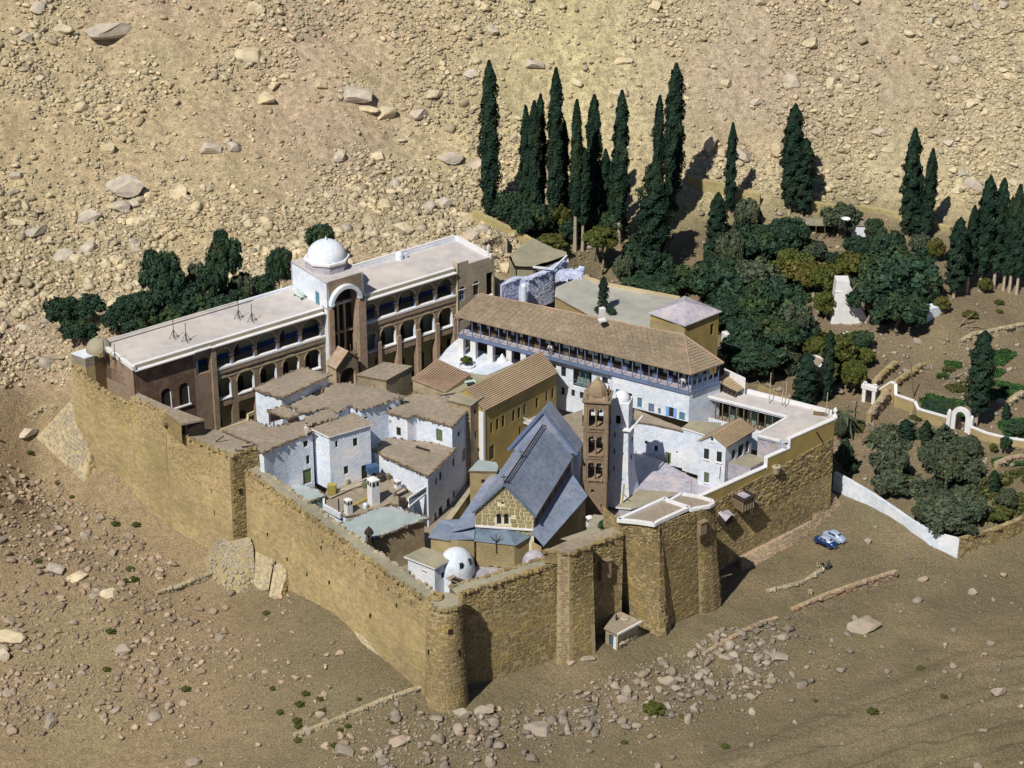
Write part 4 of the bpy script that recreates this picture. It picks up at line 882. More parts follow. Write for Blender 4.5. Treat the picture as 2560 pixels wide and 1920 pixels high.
# ------------------------------------------------------------------ the long arcaded guest wing along the far-left wall
zR = 24.0; A_ = P('A',650,1440,zR); B_ = P('B',2050,500,zR); dD, nD = nrm(A_, B_); LD = (V3(B_,0)-V3(A_,0)).length
FA = V3(A_-nD*.85, 0); FB = V3(B_-nD*.85, 0); DEP = 9.6
def fs(t, X, Y): return wp(FA, FB, t, X, Y)
dorm = T('arcaded_wing', 'long three-storey arcaded wing with a flat white roof, blue columns and a central domed portal', 'building', (A_.x, A_.y, 7))
cols = [fs('A',1490,1370)[0], fs('A',1690,1300)[0], fs('A',1885,1240)[0], fs('A',2080,1170)[0], fs('B',570,1110)[0], fs('B',1050,950)[0], fs('B',1220,880)[0], fs('B',1390,830)[0], fs('B',1555,780)[0], fs('B',1710,725)[0]]
sP0, sP1 = fs('B',590,1000)[0], fs('B',905,900)[0]; sEnd = fs('B',1735,700)[0]; sL0, sL1 = fs('A',1165,1450)[0], fs('A',1300,1450)[0]; sPier = fs('A',1340,1500)[0]
zc_, zrail, zfl, zsill, zpan, z0 = 20.8, 19.1, 18.8, 13.6, 12.3, 6.0
print('dorm', [round(c, 1) for c in cols], 'L', round(LD, 1), round(sP0, 1), round(sP1, 1), round(sEnd, 1), 'cap z', [round(fs('B',X,Y)[1], 1) for X, Y in ((1050,950),(1220,880),(1390,830),(1555,780),(190,1230))], 'rail', round(fs('B',1390,915)[1],1), 'sill', round(fs('B',1300,1210)[1],1), 'crown2', round(fs('B',1300,1045)[1],1))
holes = []
bays_u = [(sPier+.1, cols[0]), (cols[0],cols[1]), (cols[1],cols[2]), (cols[2],cols[3]), (cols[3],cols[4]), (sP1+.1,cols[5])]+[(cols[i],cols[i+1]) for i in range(5,9)]
for a, b in bays_u: holes.append(arch(a+.22, b-.22, zrail, zc_, min(1.75, (b-a)/2-.2)))
holes.append(arch(sL0+.2, sL1-.1, zrail-.1, 20.6, 1.1))
bays_m = []
w_ = 3.0
pier_m = [cols[0]-4.2]+cols[0:5]
for i in range(5): a, b = pier_m[i], pier_m[i+1]; bays_m.append((a+.6, b-.5))
pm = [sP1+.15]+cols[5:10]
for i in range(5): bays_m.append((pm[i]+.45, pm[i+1]-.35))
for a, b in bays_m:
    holes.append(arch(a, b, zsill, 15.9, min(1.55, (b-a)/2))); holes.append(rect(a, b, z0+.4, zpan))
la = [fs('A',910,1600)[0], fs('A',1065,1560)[0]]
for s in la: holes.append(arch(s-.85, s+.85, 14.8, 17.6, .85)); holes.append(arch(s-.8, s+.9, 8, 12.2, .9))
holes = [h for h in holes]
mb = MB(); mb.wall(FA, FB, [(.2,z0),(sP0,z0),(sP0,zR-.3),(.2,zR-.3)], [h for h in holes if max(q[0] for q in h) < sP0], .7)
mb.wall(FA, FB, [(sP1,z0),(sEnd,z0),(sEnd,zR-.3),(sP1,zR-.3)], [h for h in holes if min(q[0] for q in h) > sP1], .7)
dorm.part('arcade_wall', mb, 'arcadestone')
mb = MB(); mb.wall(FA+nD*.03, FB+nD*.03, [(.1,z0),(sL0-.25,z0),(sL0-.25,zR-.35),(.1,zR-.35)], [h for h in holes if max(q[0] for q in h) < sL0-.2], .2); dorm.part('red_stone_wall', mb, 'redstone')
# galleries behind
mb = MB(); mb.obox(V3(FA-nD*3.0+dD*1, z0), dD*(sEnd-1), -nD*.2, Vector((0,0,zR-z0-.5))); dorm.part('gallery_wall', mb, 'galleryplaster')
mb = MB()
for z in (zfl, 12.6): mb.obox(V3(FA+dD*.5-nD*3, z-.25), dD*(sEnd-.5), nD*2.95, Vector((0,0,.25)))
dorm.part('gallery_floor', mb, 'housestone')
mb = MB(); mb.obox(V3(FA-nD*2.97+dD*sL0, zfl), dD*(sEnd-sL0), nD*.04, Vector((0,0,.85))); dorm.part('blue_dado', mb, 'bluepaint')
for s0_, s1_ in ((sPier-.2, sP0), (sP1, sEnd-.4)):
    mb = MB(); mb.obox(V3(FA+dD*s0_-nD*.5, zfl), dD*(s1_-s0_), nD*.75, Vector((0,0,.32))); dorm.part('balcony_rail', mb, 'white_clean')
    mb = MB(); mb.obox(V3(FA+dD*s0_, zfl-.75), dD*(s1_-s0_), nD*.18, Vector((0,0,.7))); dorm.part('balcony_band', mb, 'arcadestone')
    mb = MB(); mb.obox(V3(FA+dD*s0_, zfl-1.6), dD*(s1_-s0_), nD*.07, Vector((0,0,.16))); mb.obox(V3(FA+dD*s0_, zfl-.98), dD*(s1_-s0_), nD*.07, Vector((0,0,.12))); dorm.part('string_course', mb, 'housestone')
cm = MB(); cm.lathe((0,0,0), [(.34,0),(.30,.1),(.23,1.35),(.26,1.45)], 12); cme = mk('column_shaft', cm, 'skyblue', smooth=True)
km = MB(); km.lathe((0,0,1.42), [(.26,0),(.45,.16),(.45,.26)], 12); kme = mk('capital', km, 'white_clean')
for c in cols:
    p = FA+dD*c-nD*.32+Vector((0,0,zfl+.30)); o = dorm.inst('column', cme, Matrix.Translation(p)); newobj('capital', kme, o)
# arch bands (sun-lit voussoirs) and the doors and windows of the gallery
def arch_band(th, A, s0, s1, zs, rise, wdt, dep, m, n=12, z0=None, k0=.0, name='arch_band'):
    d, nn = dD, nD; mb = MB(); c = (s0+s1)/2; r = (s1-s0)/2; prev = None
    for i in range(n+1):
        a = math.pi*i/n; p = A+d*(c+r*math.cos(a))+Vector((0,0,zs+rise*math.sin(a))); q = A+d*(c+(r+wdt)*math.cos(a))+Vector((0,0,zs+(rise+wdt)*math.sin(a)))
        if prev: mb.add([prev[0]+nn*k0, prev[1]+nn*k0, q+nn*k0, p+nn*k0, prev[0]+nn*(k0-dep), prev[1]+nn*(k0-dep), q+nn*(k0-dep), p+nn*(k0-dep)], [(0,1,2,3),(4,5,6,7),(0,3,7,4),(1,2,6,5)])
        prev = (p, q)
    th.part(name, mb, m)
for a, b in bays_u: arch_band(dorm, V3(FA,0), a+.22, b-.22, zc_, min(1.75, (b-a)/2-.2), .16, .72, 'palewood' if 0 else 'mortar_pale', k0=.03)
for a, b in bays_m: arch_band(dorm, V3(FA,0), a, b, 15.9, min(1.55, (b-a)/2), .2, .1, 'mortar_pale', k0=.04)
for a, b in bays_m:
    mb = MB(); mb.obox(V3(FA+dD*a-nD*.5, zsill-.05), dD*(b-a), nD*.65, Vector((0,0,.2))); dorm.part('sill', mb, 'white_clean')
    mb = MB(); mb.obox(V3(FA+dD*(b+.005)-nD*.69, zsill), dD*-.03, nD*.68, Vector((0,0,2.3))); dorm.part('white_reveal', mb, 'white')  # white facing on the right-hand reveal only
    mb = MB(); mb.obox(V3(FA+dD*(a+.1), zpan+.15), dD*(b-a-.2), nD*.05, Vector((0,0,.9))); dorm.part('stone_panel', mb, 'arcadestone')
    if b > sP1:
        mb = MB(); mb.obox(V3(FA+dD*(b+.05), z0+.4), dD*.7, nD*.35, Vector((0,0,8.6))); dorm.part('pier', mb, 'pinkstone')
GA = FA-nD*2.78
i = 0
for a, b in bays_u:
    c = (a+b)/2; q0 = c-.55+.3*((i % 2)*2-1); mb = MB(); mb.obox(V3(GA+dD*q0, zfl), dD*.95, nD*.05, Vector((0,0,2.3))); mb.cyl(V3(GA+dD*(q0+.475), zfl+2.3), V3(GA+dD*(q0+.475)+nD*.05, zfl+2.3), .475, n=14); f = dorm.part('gallery_door', mb, 'darkwood'); i += 1
for a, b in bays_m:
    for zz, hh, m in ((12.7, 2.2, 'palegreen'), (z0+.3, 2.6, 'palewood')):
        mb = MB(); mb.obox(V3(GA+dD*((a+b)/2-.9), zz), dD*.8, nD*.06, Vector((0,0,hh))); dorm.part('curtained_door', mb, m)
        mb = MB(); mb.obox(V3(GA+dD*((a+b)/2+.2), zz), dD*.9, nD*.06, Vector((0,0,hh))); dorm.part('dark_door', mb, 'darkwood')
for s in la:
    for za, zb, zr in ((14.8,17.6,.85),(8,12.2,.9)):
        mb = MB(); mb.obox(V3(FA+dD*(s-.8)-nD*.3, za), dD*1.6, nD*.08, Vector((0,0,zb-za+.8))); dorm.part('wooden_screen', mb, 'darkwood')
    mb = MB(); mb.obox(V3(FA+dD*(s+.86)-nD*.25, 14.8), dD*-.05, nD*.3, Vector((0,0,2.8))); dorm.part('white_reveal', mb, 'white')
mb = MB(); mb.obox(V3(FA+dD*(la[0]-.9)+nD*.03, 14.62), dD*(la[1]-la[0]+1.9), nD*.3, Vector((0,0,.2))); dorm.part('sill', mb, 'white_clean')
mb = MB(); mb.obox(V3(FA+dD*(sL1+.05)-nD*.0, z0), dD*(sPier-sL1+.1), nD*.45, Vector((0,0,zR-z0-.6))); dorm.part('corner_pier', mb, 'arcadestone')
mb = MB(); mb.obox(V3(FA+dD*(sL0+.3)-nD*.4, zrail), dD*.45, nD*.1, Vector((0,0,2.6))); dorm.part('teal_door', mb, 'palegreen')
# roof slab with stepped white eave and stone parapet band
mb = MB(); bkL = P('A',440,1250,zR); bkL = FA-nD*DEP+Vector((0,0,zR)); bkR = FB-nD*DEP+Vector((0,0,zR))
sj0, sj1 = fs('A',1130,1330)[0], fs('A',1290,1240)[0]
sT0, sT1 = sP0-.4, sP1+.3
def eave(s0, s1, o, z=zR-.55):
    mb = MB(); mb.obox(V3(FA+dD*s0-nD*.3, z-.28), dD*(s1-s0), nD*(o+.3), Vector((0,0,.16))); dorm.part('eave', mb, 'white_clean')
    mb = MB(); mb.obox(V3(FA+dD*s0-nD*.2, z-.08), dD*(s1-s0), nD*(o*.30+.2), Vector((0,0,.5))); dorm.part('parapet_band', mb, 'mudgreen')
    mb = MB(); mb.obox(V3(FA+dD*s0-nD*.25, z+.42), dD*(s1-s0), nD*(o*.30+.25), Vector((0,0,.10))); dorm.part('parapet_coping', mb, 'white_clean')
eave(-.1, sj0+.2, .95); eave(sj0+.2, sj1, .75); eave(sj1, sT0, .95); eave(sT1, sEnd-.6, .95)
mb = MB(); mb.obox(V3(FA-nD*DEP, zR-.6), dD*LD, nD*(DEP-.2), Vector((0,0,.35))); dorm.part('roof', mb, 'whiteroof')
mb = MB(); mb.obox(V3(FA-nD*DEP, z0), dD*LD, nD*.4, Vector((0,0,zR-z0+.1))); dorm.part('back_wall', mb, 'white')
mb = MB(); mb.obox(V3(FA-nD*DEP, zR-.1), dD*fs('B',100,840)[0], nD*.4, Vector((0,0,.3))); mb.cyl(V3(FA-nD*(DEP-.6), zR), V3(FA-nD*(DEP-.6)+dD*26, zR), .18); dorm.part('back_parapet', mb, 'whiteroof')
sB = fs('B',850,600)[0]
mb = MB(); mb.obox(V3(FA-nD*DEP+dD*(sP1), zR-.3), dD*(LD-sP1), nD*.35, Vector((0,0,.9))); mb.obox(V3(FA-nD*DEP+dD*(LD-.35), zR-.3), dD*.35, nD*(DEP+.6), Vector((0,0,.9))); dorm.part('white_parapet', mb, 'white_clean')
mb = MB(); q = V3(FA-nD*(DEP-1.2)+dD*(sP1+(LD-sP1)*.52), zR-.3); mb.lathe(q, [(.65,0),(.65,.9),(.5,1.3),(.05,1.5)], 10); mb.obox(q+dD*.9, dD*.5, nD*.4, Vector((0,0,.8))); dorm.part('roof_vent', mb, 'white')
mb = MB(); mb.cyl(V3(FB-dD*.4, zR+.3), V3(FB-dD*.4, zR+1.9), .16, .24); dorm.part('chimney', mb, 'white_clean')
# far-right block (set a little forward)
mb = MB(); BA = V3(FA+dD*(sEnd-.2)+nD*.5, 0); LBk = LD-sEnd+.6
sw1, sw2 = wp(BA, BA+dD*5, 'B', 1780, 740)[0], wp(BA, BA+dD*5, 'B', 1900, 715)[0]; sw3 = wp(BA, BA+dD*5, 'B', 2020, 650)[0]
hs = [arch(sw1-.55, sw1+.55, 17.9, 19.9, .55), arch(sw2-.55, sw2+.55, 18.1, 20.1, .55), rect(sw3-.7, sw3+.65, 17.2, 21.4), rect(sw1-.5, sw1+.6, 14.2, 15.6)]
mb.wall(BA, BA+dD*5, [(0,z0),(LBk,z0),(LBk,zR+.1),(2.2,zR+.1),(2.2,zR+.75),(0,zR+.75)], hs, .4); mb.obox(V3(BA-nD*1.5, z0), dD*.3, nD*1.5, Vector((0,0,zR-z0+.7))); dorm.part('end_block_wall', mb, 'greystone')
mb = MB(); mb.obox(V3(BA+dD*(LBk)-nD*9, z0), dD*.1, nD*9, Vector((0,0,zR-z0+.1))); dorm.part('end_wall', mb, 'ochre_pale')
for s, z, k in ((sw1,17.9,'b'),(sw2,18.1,'w')): window(dorm, BA, BA+dD*5, s-.5, s+.5, z, z+2.0, k, .25); 
mb = MB()
for s, z in ((sw1,19.9),(sw2,20.1)): mb.obox(V3(BA+dD*(s-.5)-nD*.3, z), dD*1.0, nD*.04, Vector((0,0,.5)))
dorm.part('fanlight', mb, 'glass'); mb = MB(); mb.obox(V3(BA+dD*(sw1-.7), 19.85), dD*1.4, nD*.08, Vector((0,0,.14))); mb.obox(V3(BA+dD*(sw2-.7), 20.05), dD*1.4, nD*.08, Vector((0,0,.14))); mb.obox(V3(BA+dD*(sw3-.72)-nD*.4, 17.1), dD*1.4, nD*.5, Vector((0,0,.2))); dorm.part('sill', mb, 'white_clean')
mb = MB(); mb.obox(V3(BA+dD*(sw3+.02)-nD*.9, 17.2), dD*.62, nD*.06, Vector((0,0,4.2))); mb.obox(V3(BA+dD*(sw1-.5)-nD*.5, 14.2), dD*1.1, nD*.06, Vector((0,0,1.4))); dorm.part('dark_opening', mb, 'dark')
mb = MB(); mb.obox(V3(BA-nD*1.2, zR-.5), dD*(LBk), nD*1.15, Vector((0,0,.4))); dorm.part('end_block_roof', mb, 'whiteroof')
# left end wall: pinkish, three blue windows
EA = V3(FA-nD*DEP+dD*.0, 0); EB = V3(FA+nD*.0, 0); wl = P('I',438,80,zR)
def es(X, Y): return wp(EA, EB, 'I', X, Y)
hs = []; wsp = []
for X, Yt, Yb in ((679,172,258),(799,215,300),(915,262,348)):
    s, zt = es(X, Yt); _, zb = es(X, Yb); hs.append(rect(s-.42, s+.42, zb, zt)); wsp.append((s-.42, s+.42, zb, zt))
Le = (EB-EA).length
mb = MB(); mb.wall(EA, EB, [(0,14),(Le,14),(Le,zR-.5),(0,zR-.5)], hs, .25); dorm.part('end_gable_wall', mb, 'pinkstone')
for q in wsp: window(dorm, EA, EB, *q, 'b', .15)
mb = MB(); dE, nE = nrm(EA, EB); mb.obox(V3(EA, zR-.55), dE*(Le+.9), nE*.5, Vector((0,0,.5))); mb.obox(V3(EA-nE*.0, zR-.1), dE*(Le+.9), nE*.58, Vector((0,0,.2))); dorm.part('end_coping', mb, 'white_clean')
mb = MB(); mb.obox(V3(EA+dE*(Le*.62), zR-.75), dE*(Le*.36), nE*.3, Vector((0,0,.2))); dorm.part('eave_shadow_strip', mb, 'darkwood')  # dark strip standing in for the shade under the coping
# corner turret with small dome, left end
zR = 22.9; q = [P('I',438,84,zR), P('I',562,128,zR), P('I',640,104,zR), P('A',440,1262,zR), P('A',250,1280,zR)]
lt = T('corner_turret', 'low white corner turret carrying a small mud dome at the far left end', 'turret', (q[0].x, q[0].y, 15))
mb = MB(); mb.prism([p[:2] for p in q], 11, zR-.02, 0); lt.part('turret_wall', mb, 'ochre_pale'); mb = MB(); mb.prism([p[:2] for p in q], zR-1.5, zR+.1, 0); lt.part('white_band', mb, 'white')
mb = MB(); c = P('A',338,1300,zR+.1); mb.lathe(c, [(1.95,0),(1.95,.35)], 18); mb.dome(c+Vector((0,0,.35)), 1.9, 1.75, 20, 7); mb.lathe(c+Vector((0,0,2.0)), [(.2,0),(.25,.2),(.04,.5)], 8); lt.part('dome', mb, 'mudgreen', smooth=False)
for X in (360, 460):
    mb = MB(); p = P('A', X, 1355, zR+.05); mb.box(p, .9, .35, .8, .6); single('chimney_stub', 'small mud chimney stub beside the little dome, '+('nearer the dome' if X < 400 else 'further from the dome'), 'chimney', mb, 'ochre_pale', tuple(p))
zR = 24.0
# antennas on the white roof
for t, X, Y, h, lab in [('A',985,1195,3.1,'thin dark tripod mast, leftmost of the four on the white roof'),('A',1092,1222,3.1,'thin dark tripod mast, second from the left on the white roof'),
    ('A',1545,1025,3.0,'thin dark tripod mast, third from the left on the white roof'),('A',1660,1050,3.0,'thin dark tripod mast, nearest the domed portal on the white roof'),
    ('A',385,1370,3.0,'dark mast beside the little dome'),('A',480,1400,3.0,'dark mast at the front left corner of the white roof')]:
    p = P(t, X, Y, zR-.25); an = T('tripod_mast', lab, 'mast', tuple(p), 'masts on the white roof'); mb = MB(); mb.cyl(p, p+Vector((0,0,h)), .055); an.part('mast', mb, 'iron')
    for k in range(4):
        a = k*math.pi/2+.4; mb = MB(); mb.cyl(p+Vector((.75*math.cos(a), .75*math.sin(a), 0)), p+Vector((0,0,1.5)), .04); an.part('leg', mb, 'iron')
# domed portal tower (part of the wing)
zT = 28.4; TA = V3(FA+dD*sP0+nD*1.0, 0); Tw = sP1-sP0
sa, sb_ = wp(TA, TA+dD*5, 'B', 660, 900)[0], wp(TA, TA+dD*5, 'B', 868, 870)[0]; sa, sb_ = max(.8, sa), min(Tw-.7, sb_)
mb = MB(); mb.wall(TA, TA+dD*5, [(0,z0),(Tw,z0),(Tw,zT),(0,zT)], [arch(sa, sb_, z0+.5, 24.4, 2.3)], 1.6); dorm.part('portal_front', mb, 'arcadestone')
mb = MB(); mb.obox(V3(TA-nD*10.3, zR-.3), dD*.05-dD*.05+dD*.35, nD*10.3, Vector((0,0,zT-zR+.3))); mb.obox(V3(TA-nD*10.3+dD*(Tw-.35), zR-.3), dD*.35, nD*10.3, Vector((0,0,zT-zR+.3))); mb.obox(V3(TA-nD*10.3, zR-.3), dD*Tw, nD*.35, Vector((0,0,zT-zR+.3))); mb.obox(V3(TA, z0), dD*.35, -nD*1.6, Vector((0,0,zR-z0))); mb.obox(V3(TA+dD*(Tw-.35), z0), dD*.35, -nD*1.6, Vector((0,0,zR-z0)))
dorm.part('portal_side_wall', mb, 'white')
mb = MB(); mb.obox(V3(TA-nD*10.3+nD*.0, zT-.25), dD*Tw, nD*10.25, Vector((0,0,.3))); dorm.part('portal_roof', mb, 'whiteroof')
for s0_, s1_ in ((0, sa-.05), (sb_+.05, Tw)):
    mb = MB(); mb.obox(V3(TA+dD*s0_+nD*.002, z0), dD*(s1_-s0_), nD*.5, Vector((0,0,24.0-z0))); dorm.part('portal_pier', mb, 'pinkstone')
arch_band(dorm, TA, sa-.1, sb_+.1, 24.4, 2.35, .6, 1.6, 'white', 16, k0=.75, name='portal_arch')
mb = MB(); mb.obox(V3(TA+dD*sa-nD*1.9, z0), dD*(sb_-sa), nD*.1, Vector((0,0,21))); dorm.part('portal_screen', mb, 'darkwood')
for k in range(5):
    mb = MB(); mb.obox(V3(TA+dD*(sa+.1+k*(sb_-sa-.2)/4)-nD*.5, 14.8), dD*.08, nD*.08, Vector((0,0,1.7))); dorm.part('baluster', mb, 'wood')
mb = MB(); mb.obox(V3(TA+dD*sa-nD*1.7, 14.5), dD*(sb_-sa), nD*1.5, Vector((0,0,.2))); dorm.part('portal_landing', mb, 'wood')
for k in (.35, .62): mb = MB(); mb.obox(V3(TA+dD*(sa+(sb_-sa)*k)-nD*1.4, 15.5), dD*.3, nD*.25, Vector((0,0,8.5))); dorm.part('inner_column', mb, 'mortar_pale')
cD = P('B',600,640,zT+.05); cD = V3(TA+dD*(Tw*.5)-nD*5.1, zT+.05); mb = MB(); mb.lathe(cD, [(3.35,0),(3.35,1.3)], 8, a0=.2); dorm.part('drum', mb, 'lilac')
mb = MB(); mb.lathe(cD+Vector((0,0,1.3)), [(3.4,0),(3.65,.1),(3.65,.45),(3.2,.5)], 8, a0=.2); dorm.part('drum_cornice', mb, 'white_clean')
mb = MB(); mb.dome(cD+Vector((0,0,1.75)), 3.1, 2.75, 28, 9); dorm.part('dome', mb, 'white', smooth=True); mb = MB(); mb.lathe(cD+Vector((0,0,4.45)), [(.16,0),(.16,.3),(.05,.7)], 8); dorm.part('finial', mb, 'white_clean')
lf = wp(TA-nD*10.3, TA, 'B', 518, 850); mb = MB(); s_ = lf[0]; pA = TA-nD*10.3; mb.obox(V3(pA+nD*s_-dD*.03, zR-.2), nD*1.0, -dD*.04, Vector((0,0,2.1))); f = dorm.part('roof_door', mb, 'tealdoor')
s_ = wp(TA-nD*10.3, TA, 'B', 420, 860)[0]; bq = V3(pA+nD*(s_-1.0)-dD*.9, zR-.2); be = T('bench', 'pale green wooden bench on the white roof against the domed block', 'bench', tuple(bq)); mb = MB(); mb.obox(bq+Vector((0,0,.45)), nD*2.2, -dD*.5, Vector((0,0,.08))); be.part('seat', mb, 'palegreen'); mb = MB(); mb.obox(bq+dD*.05+Vector((0,0,.6)), nD*2.2, dD*.06, Vector((0,0,.6))); be.part('backrest', mb, 'palegreen')
for k in (.05, 2.05): mb = MB(); mb.obox(bq+nD*k, nD*.1, -dD*.45, Vector((0,0,.45))); be.part('leg', mb, 'greenpaint')
# small gabled porch in front of the portal
pz = 15.2; a, b, c = P('B',668,1425,pz), P('B',716,1432,pz), P('B',888,1355,pz)
pa = T('gabled_porch', 'stone porch with pink gabled roof and round arch, before the domed portal', 'porch', (b.x, b.y, 9))
A1_, B1_ = P('B',692,1440,pz), P('B',885,1362,pz); dp_, np_ = nrm(A1_, B1_); Lp = (B1_-A1_).length; apz = pz+2.0
mb = MB(); mb.wall(A1_, B1_, [(0,8),(Lp,8),(Lp,pz-.1),(Lp/2,apz-.1),(0,pz-.1)], [arch(.75, Lp-.75, 8.2, 12.7, min(1.6, Lp/2-.8))], .5); mb.obox(V3(A1_-np_*2.2, 8), dp_*.3, np_*2.2, Vector((0,0,pz-8.1))); mb.obox(V3(B1_-np_*2.2-dp_*.3, 8), dp_*.3, np_*2.2, Vector((0,0,pz-8.1))); pa.part('wall', mb, 'housestone')
mb = MB(); mb.obox(V3(A1_+dp_*.7-np_*.5, 8), dp_*(Lp-1.4), np_*.08, Vector((0,0,6))); pa.part('wooden_door', mb, 'darkwood')
rdg = V3(A1_+dp_*Lp/2, apz)
for e_, sg in ((A1_, -1), (B1_, 1)):
    p0 = V3(e_, pz-.15)+dp_*sg*.3; mb = MB(); q = [p0+np_*.35, rdg+np_*.35+Vector((0,0,.12)), rdg-np_*2.3+Vector((0,0,.12)), p0-np_*2.3]; mb.add(q+[x-Vector((0,0,.16)) for x in q], [(0,1,2,3),(4,5,6,7),(0,1,5,4),(1,2,6,5),(2,3,7,6),(3,0,4,7)]); pa.part('roof_slope', mb, 'tile_red' if sg > 0 else 'pinkstone')

# ------------------------------------------------------------------ veranda house with the long hipped brown roof
zE, zRg = 20.4, 23.6; GL = P('C',125,520,zE); GR = P('C',2170,1025,zE); GRR = P('D',725,925,zE); dG, nG = nrm(GL, GR); dH, nH = nrm(GR, GRR); LG = (GR-GL).length; LH = (GRR-GR).length
R1 = P('C',450,255,zRg); R2 = P('C',2112,688,zRg)
# keep the ridge parallel to the eave
wdt = LH; k1 = (R1-GL).dot(dG); R1 = GL+dG*max(2.5, min(6, k1))-nG*(wdt*.5)+Vector((0,0,0)); R1.z = zRg
gh = T('veranda_house', 'long house with a hipped brown tile roof and blue wooden veranda on white walls', 'house', (GL.x, GL.y, 9))
GLL = V3(GL-nG*(LH*.95), zE)
def slope(th, pts, name, m, thick=.14):
    mb = MB(); q = [Vector(p) for p in pts]; n = len(q); mb.add(q+[p-Vector((0,0,thick)) for p in q], [tuple(range(n)), tuple(range(n, 2*n))]+[(i, (i+1) % n, (i+1) % n+n, i+n) for i in range(n)]); return th.part(name, mb, m)
fr = slope(gh, [GL, GR, R2, R1], 'roof_slope', 'tile'); hip = slope(gh, [GR, GRR, R2], 'roof_hip', 'tile'); slope(gh, [GRR, GLL, R1, R2], 'rear_roof_slope', 'tile'); slope(gh, [GLL, GL, R1], 'left_roof_hip', 'tile')
mb = MB(); nn = (GR-GL).cross(R1-GL).normalized(); nn = nn if nn.z > 0 else -nn     # tile courses, too fine to tell apart
NC = 26
for i in range(NC):
    t0, t1 = i/NC, (i+.96)/NC; a, b, c, d = GL.lerp(R1, t0), GR.lerp(R2, t0), GR.lerp(R2, t1), GL.lerp(R1, t1); k = max(1, int((b-a).length/.9))
    for j in range(k):
        u0, u1 = (j+.02)/k, (j+.98)/k; h = random.uniform(.03,.07); mb.add([a.lerp(b,u0)+nn*h*1.3, a.lerp(b,u1)+nn*h*1.3, d.lerp(c,u1)+nn*h*.3, d.lerp(c,u0)+nn*h*.3, a.lerp(b,u0), a.lerp(b,u1)], [(0,1,2,3),(4,5,1,0)])
gh.part('tile_courses', mb, 'tile', fr, kind='stuff')
strips(gh, GR, GRR, R2+Vector((.02,0,0)), R2, 13, 'tile', 'tile_course', .07, along=False, gap=.06, parent=None)
for a, b in ((R1, R2), (GR, R2), (GRR, R2), (GL, R1)):
    mb = MB(); mb.cyl(a+Vector((0,0,.06)), b+Vector((0,0,.06)), .11, n=6); gh.part('ridge_tiles', mb, 'tile_red')
zgf = 17.2
mb = MB(); o = .35; mb.prism([(GL-nG*o+dG*o)[:2], (GR-nG*o-dG*o)[:2], (GRR-nH*o-dH*o)[:2], (GLL+nG*o+dG*o)[:2]], zgf-.3, zgf); gh.part('veranda_floor', mb, 'lilac')
mb = MB(); mb.obox(V3(GL-nG*(o-.03)+dG*o, zgf-.42), dG*(LG-2*o), nG*.08, Vector((0,0,.5))); mb.obox(V3(GR-nH*(o-.03)+dH*o, zgf-.42), dH*(LH-2*o), nH*.08, Vector((0,0,.5))); gh.part('fascia', mb, 'bluewood')
V0 = V3(GL-nG*.45, 0); V1 = V3(GR-nG*.45, 0)
xs = [135,205,280,352,430,510,585,668,770,865,950,1035,1120,1190,1255,1325,1392,1480,1575,1665,1735,1808,1880,1970,2062,2150]
ps = []
for X in xs:
    Y = 540+(X-135)*.247+60; ps.append(wp(V0, V1, 'C', X, Y)[0])
for s in ps:
    mb = MB(); mb.obox(V3(V0+dG*(s-.06), zgf), dG*.12, nG*.12, Vector((0,0,zE-zgf-.1))); gh.part('veranda_post', mb, 'bluewood')
mb = MB(); mb.obox(V3(V0+dG*ps[0], zE-.32), dG*(ps[-1]-ps[0]), nG*.1, Vector((0,0,.18))); gh.part('eave_beam', mb, 'bluewood')
for i in range(len(ps)-1):
    mb = MB(); L_ = ps[i+1]-ps[i]-.14
    for zz in (.92, .12): mb.obox(V3(V0+dG*(ps[i]+.07)+nG*.03, zgf+zz), dG*L_, nG*.05, Vector((0,0,.045)))
    gh.part('railing', mb, 'bluewood')
W0 = V3(GR-nH*.45-nG*.4, 0)
for i in range(6):
    s = .5+(LH-1.2)*i/5; mb = MB(); mb.obox(V3(GR-nH*.45+dH*s, zgf), dH*.12, nH*.12, Vector((0,0,zE-zgf-.1))); gh.part('veranda_post', mb, 'bluewood')
mb = MB()
for zz in (.9, .5, .1): mb.obox(V3(GR-nH*.42+dH*.5, zgf+zz), dH*(LH-1.2), nH*.06, Vector((0,0,.07)))
mb.obox(V3(GR-nH*.45+dH*.5, zgf), dH*(LH-1.2), nH*.03, Vector((0,0,.85))); gh.part('railing', mb, 'bluewood')
# inner wall of the veranda, doors and pale windows
IA = V3(GL-nG*2.1+dG*1.6, 0); IB = V3(GR-nG*2.1-dG*2.4, 0); LI = (IB-IA).length; hs = []; ws = []
for X0, X1 in [(318,350),(400,428),(468,495),(540,568),(612,642),(686,715),(760,790),(835,860),(908,940),(985,1015),(1060,1118),(1130,1160),(1205,1232),(1275,1318),(1330,1362),(1405,1455),(1505,1575),(1590,1635),(1682,1735),(1815,1855),(1925,1960),(2010,2040),(2080,2120)]:
    s0 = wp(IA, IB, 'C', X0, 600+(X0-318)*.25)[0]; s1 = wp(IA, IB, 'C', X1, 600+(X1-318)*.25)[0]
    if s0 > .2 and s1 < LI-.2: ws.append((s0, s1))
mb = MB(); mb.wall(IA, IB, rect(0, LI, zgf, zE-.1), [rect(a, b, zgf+1.15, zgf+2.35) for a, b in ws], .15); gh.part('inner_wall', mb, 'darkwood')
for a, b in ws:
    mb = MB(); mb.obox(V3(IA+dG*(a+.02)-nG*.15, zgf+1.15), dG*(b-a-.04), nG*.05, Vector((0,0,1.2))); gh.part('window', mb, 'palegreen')
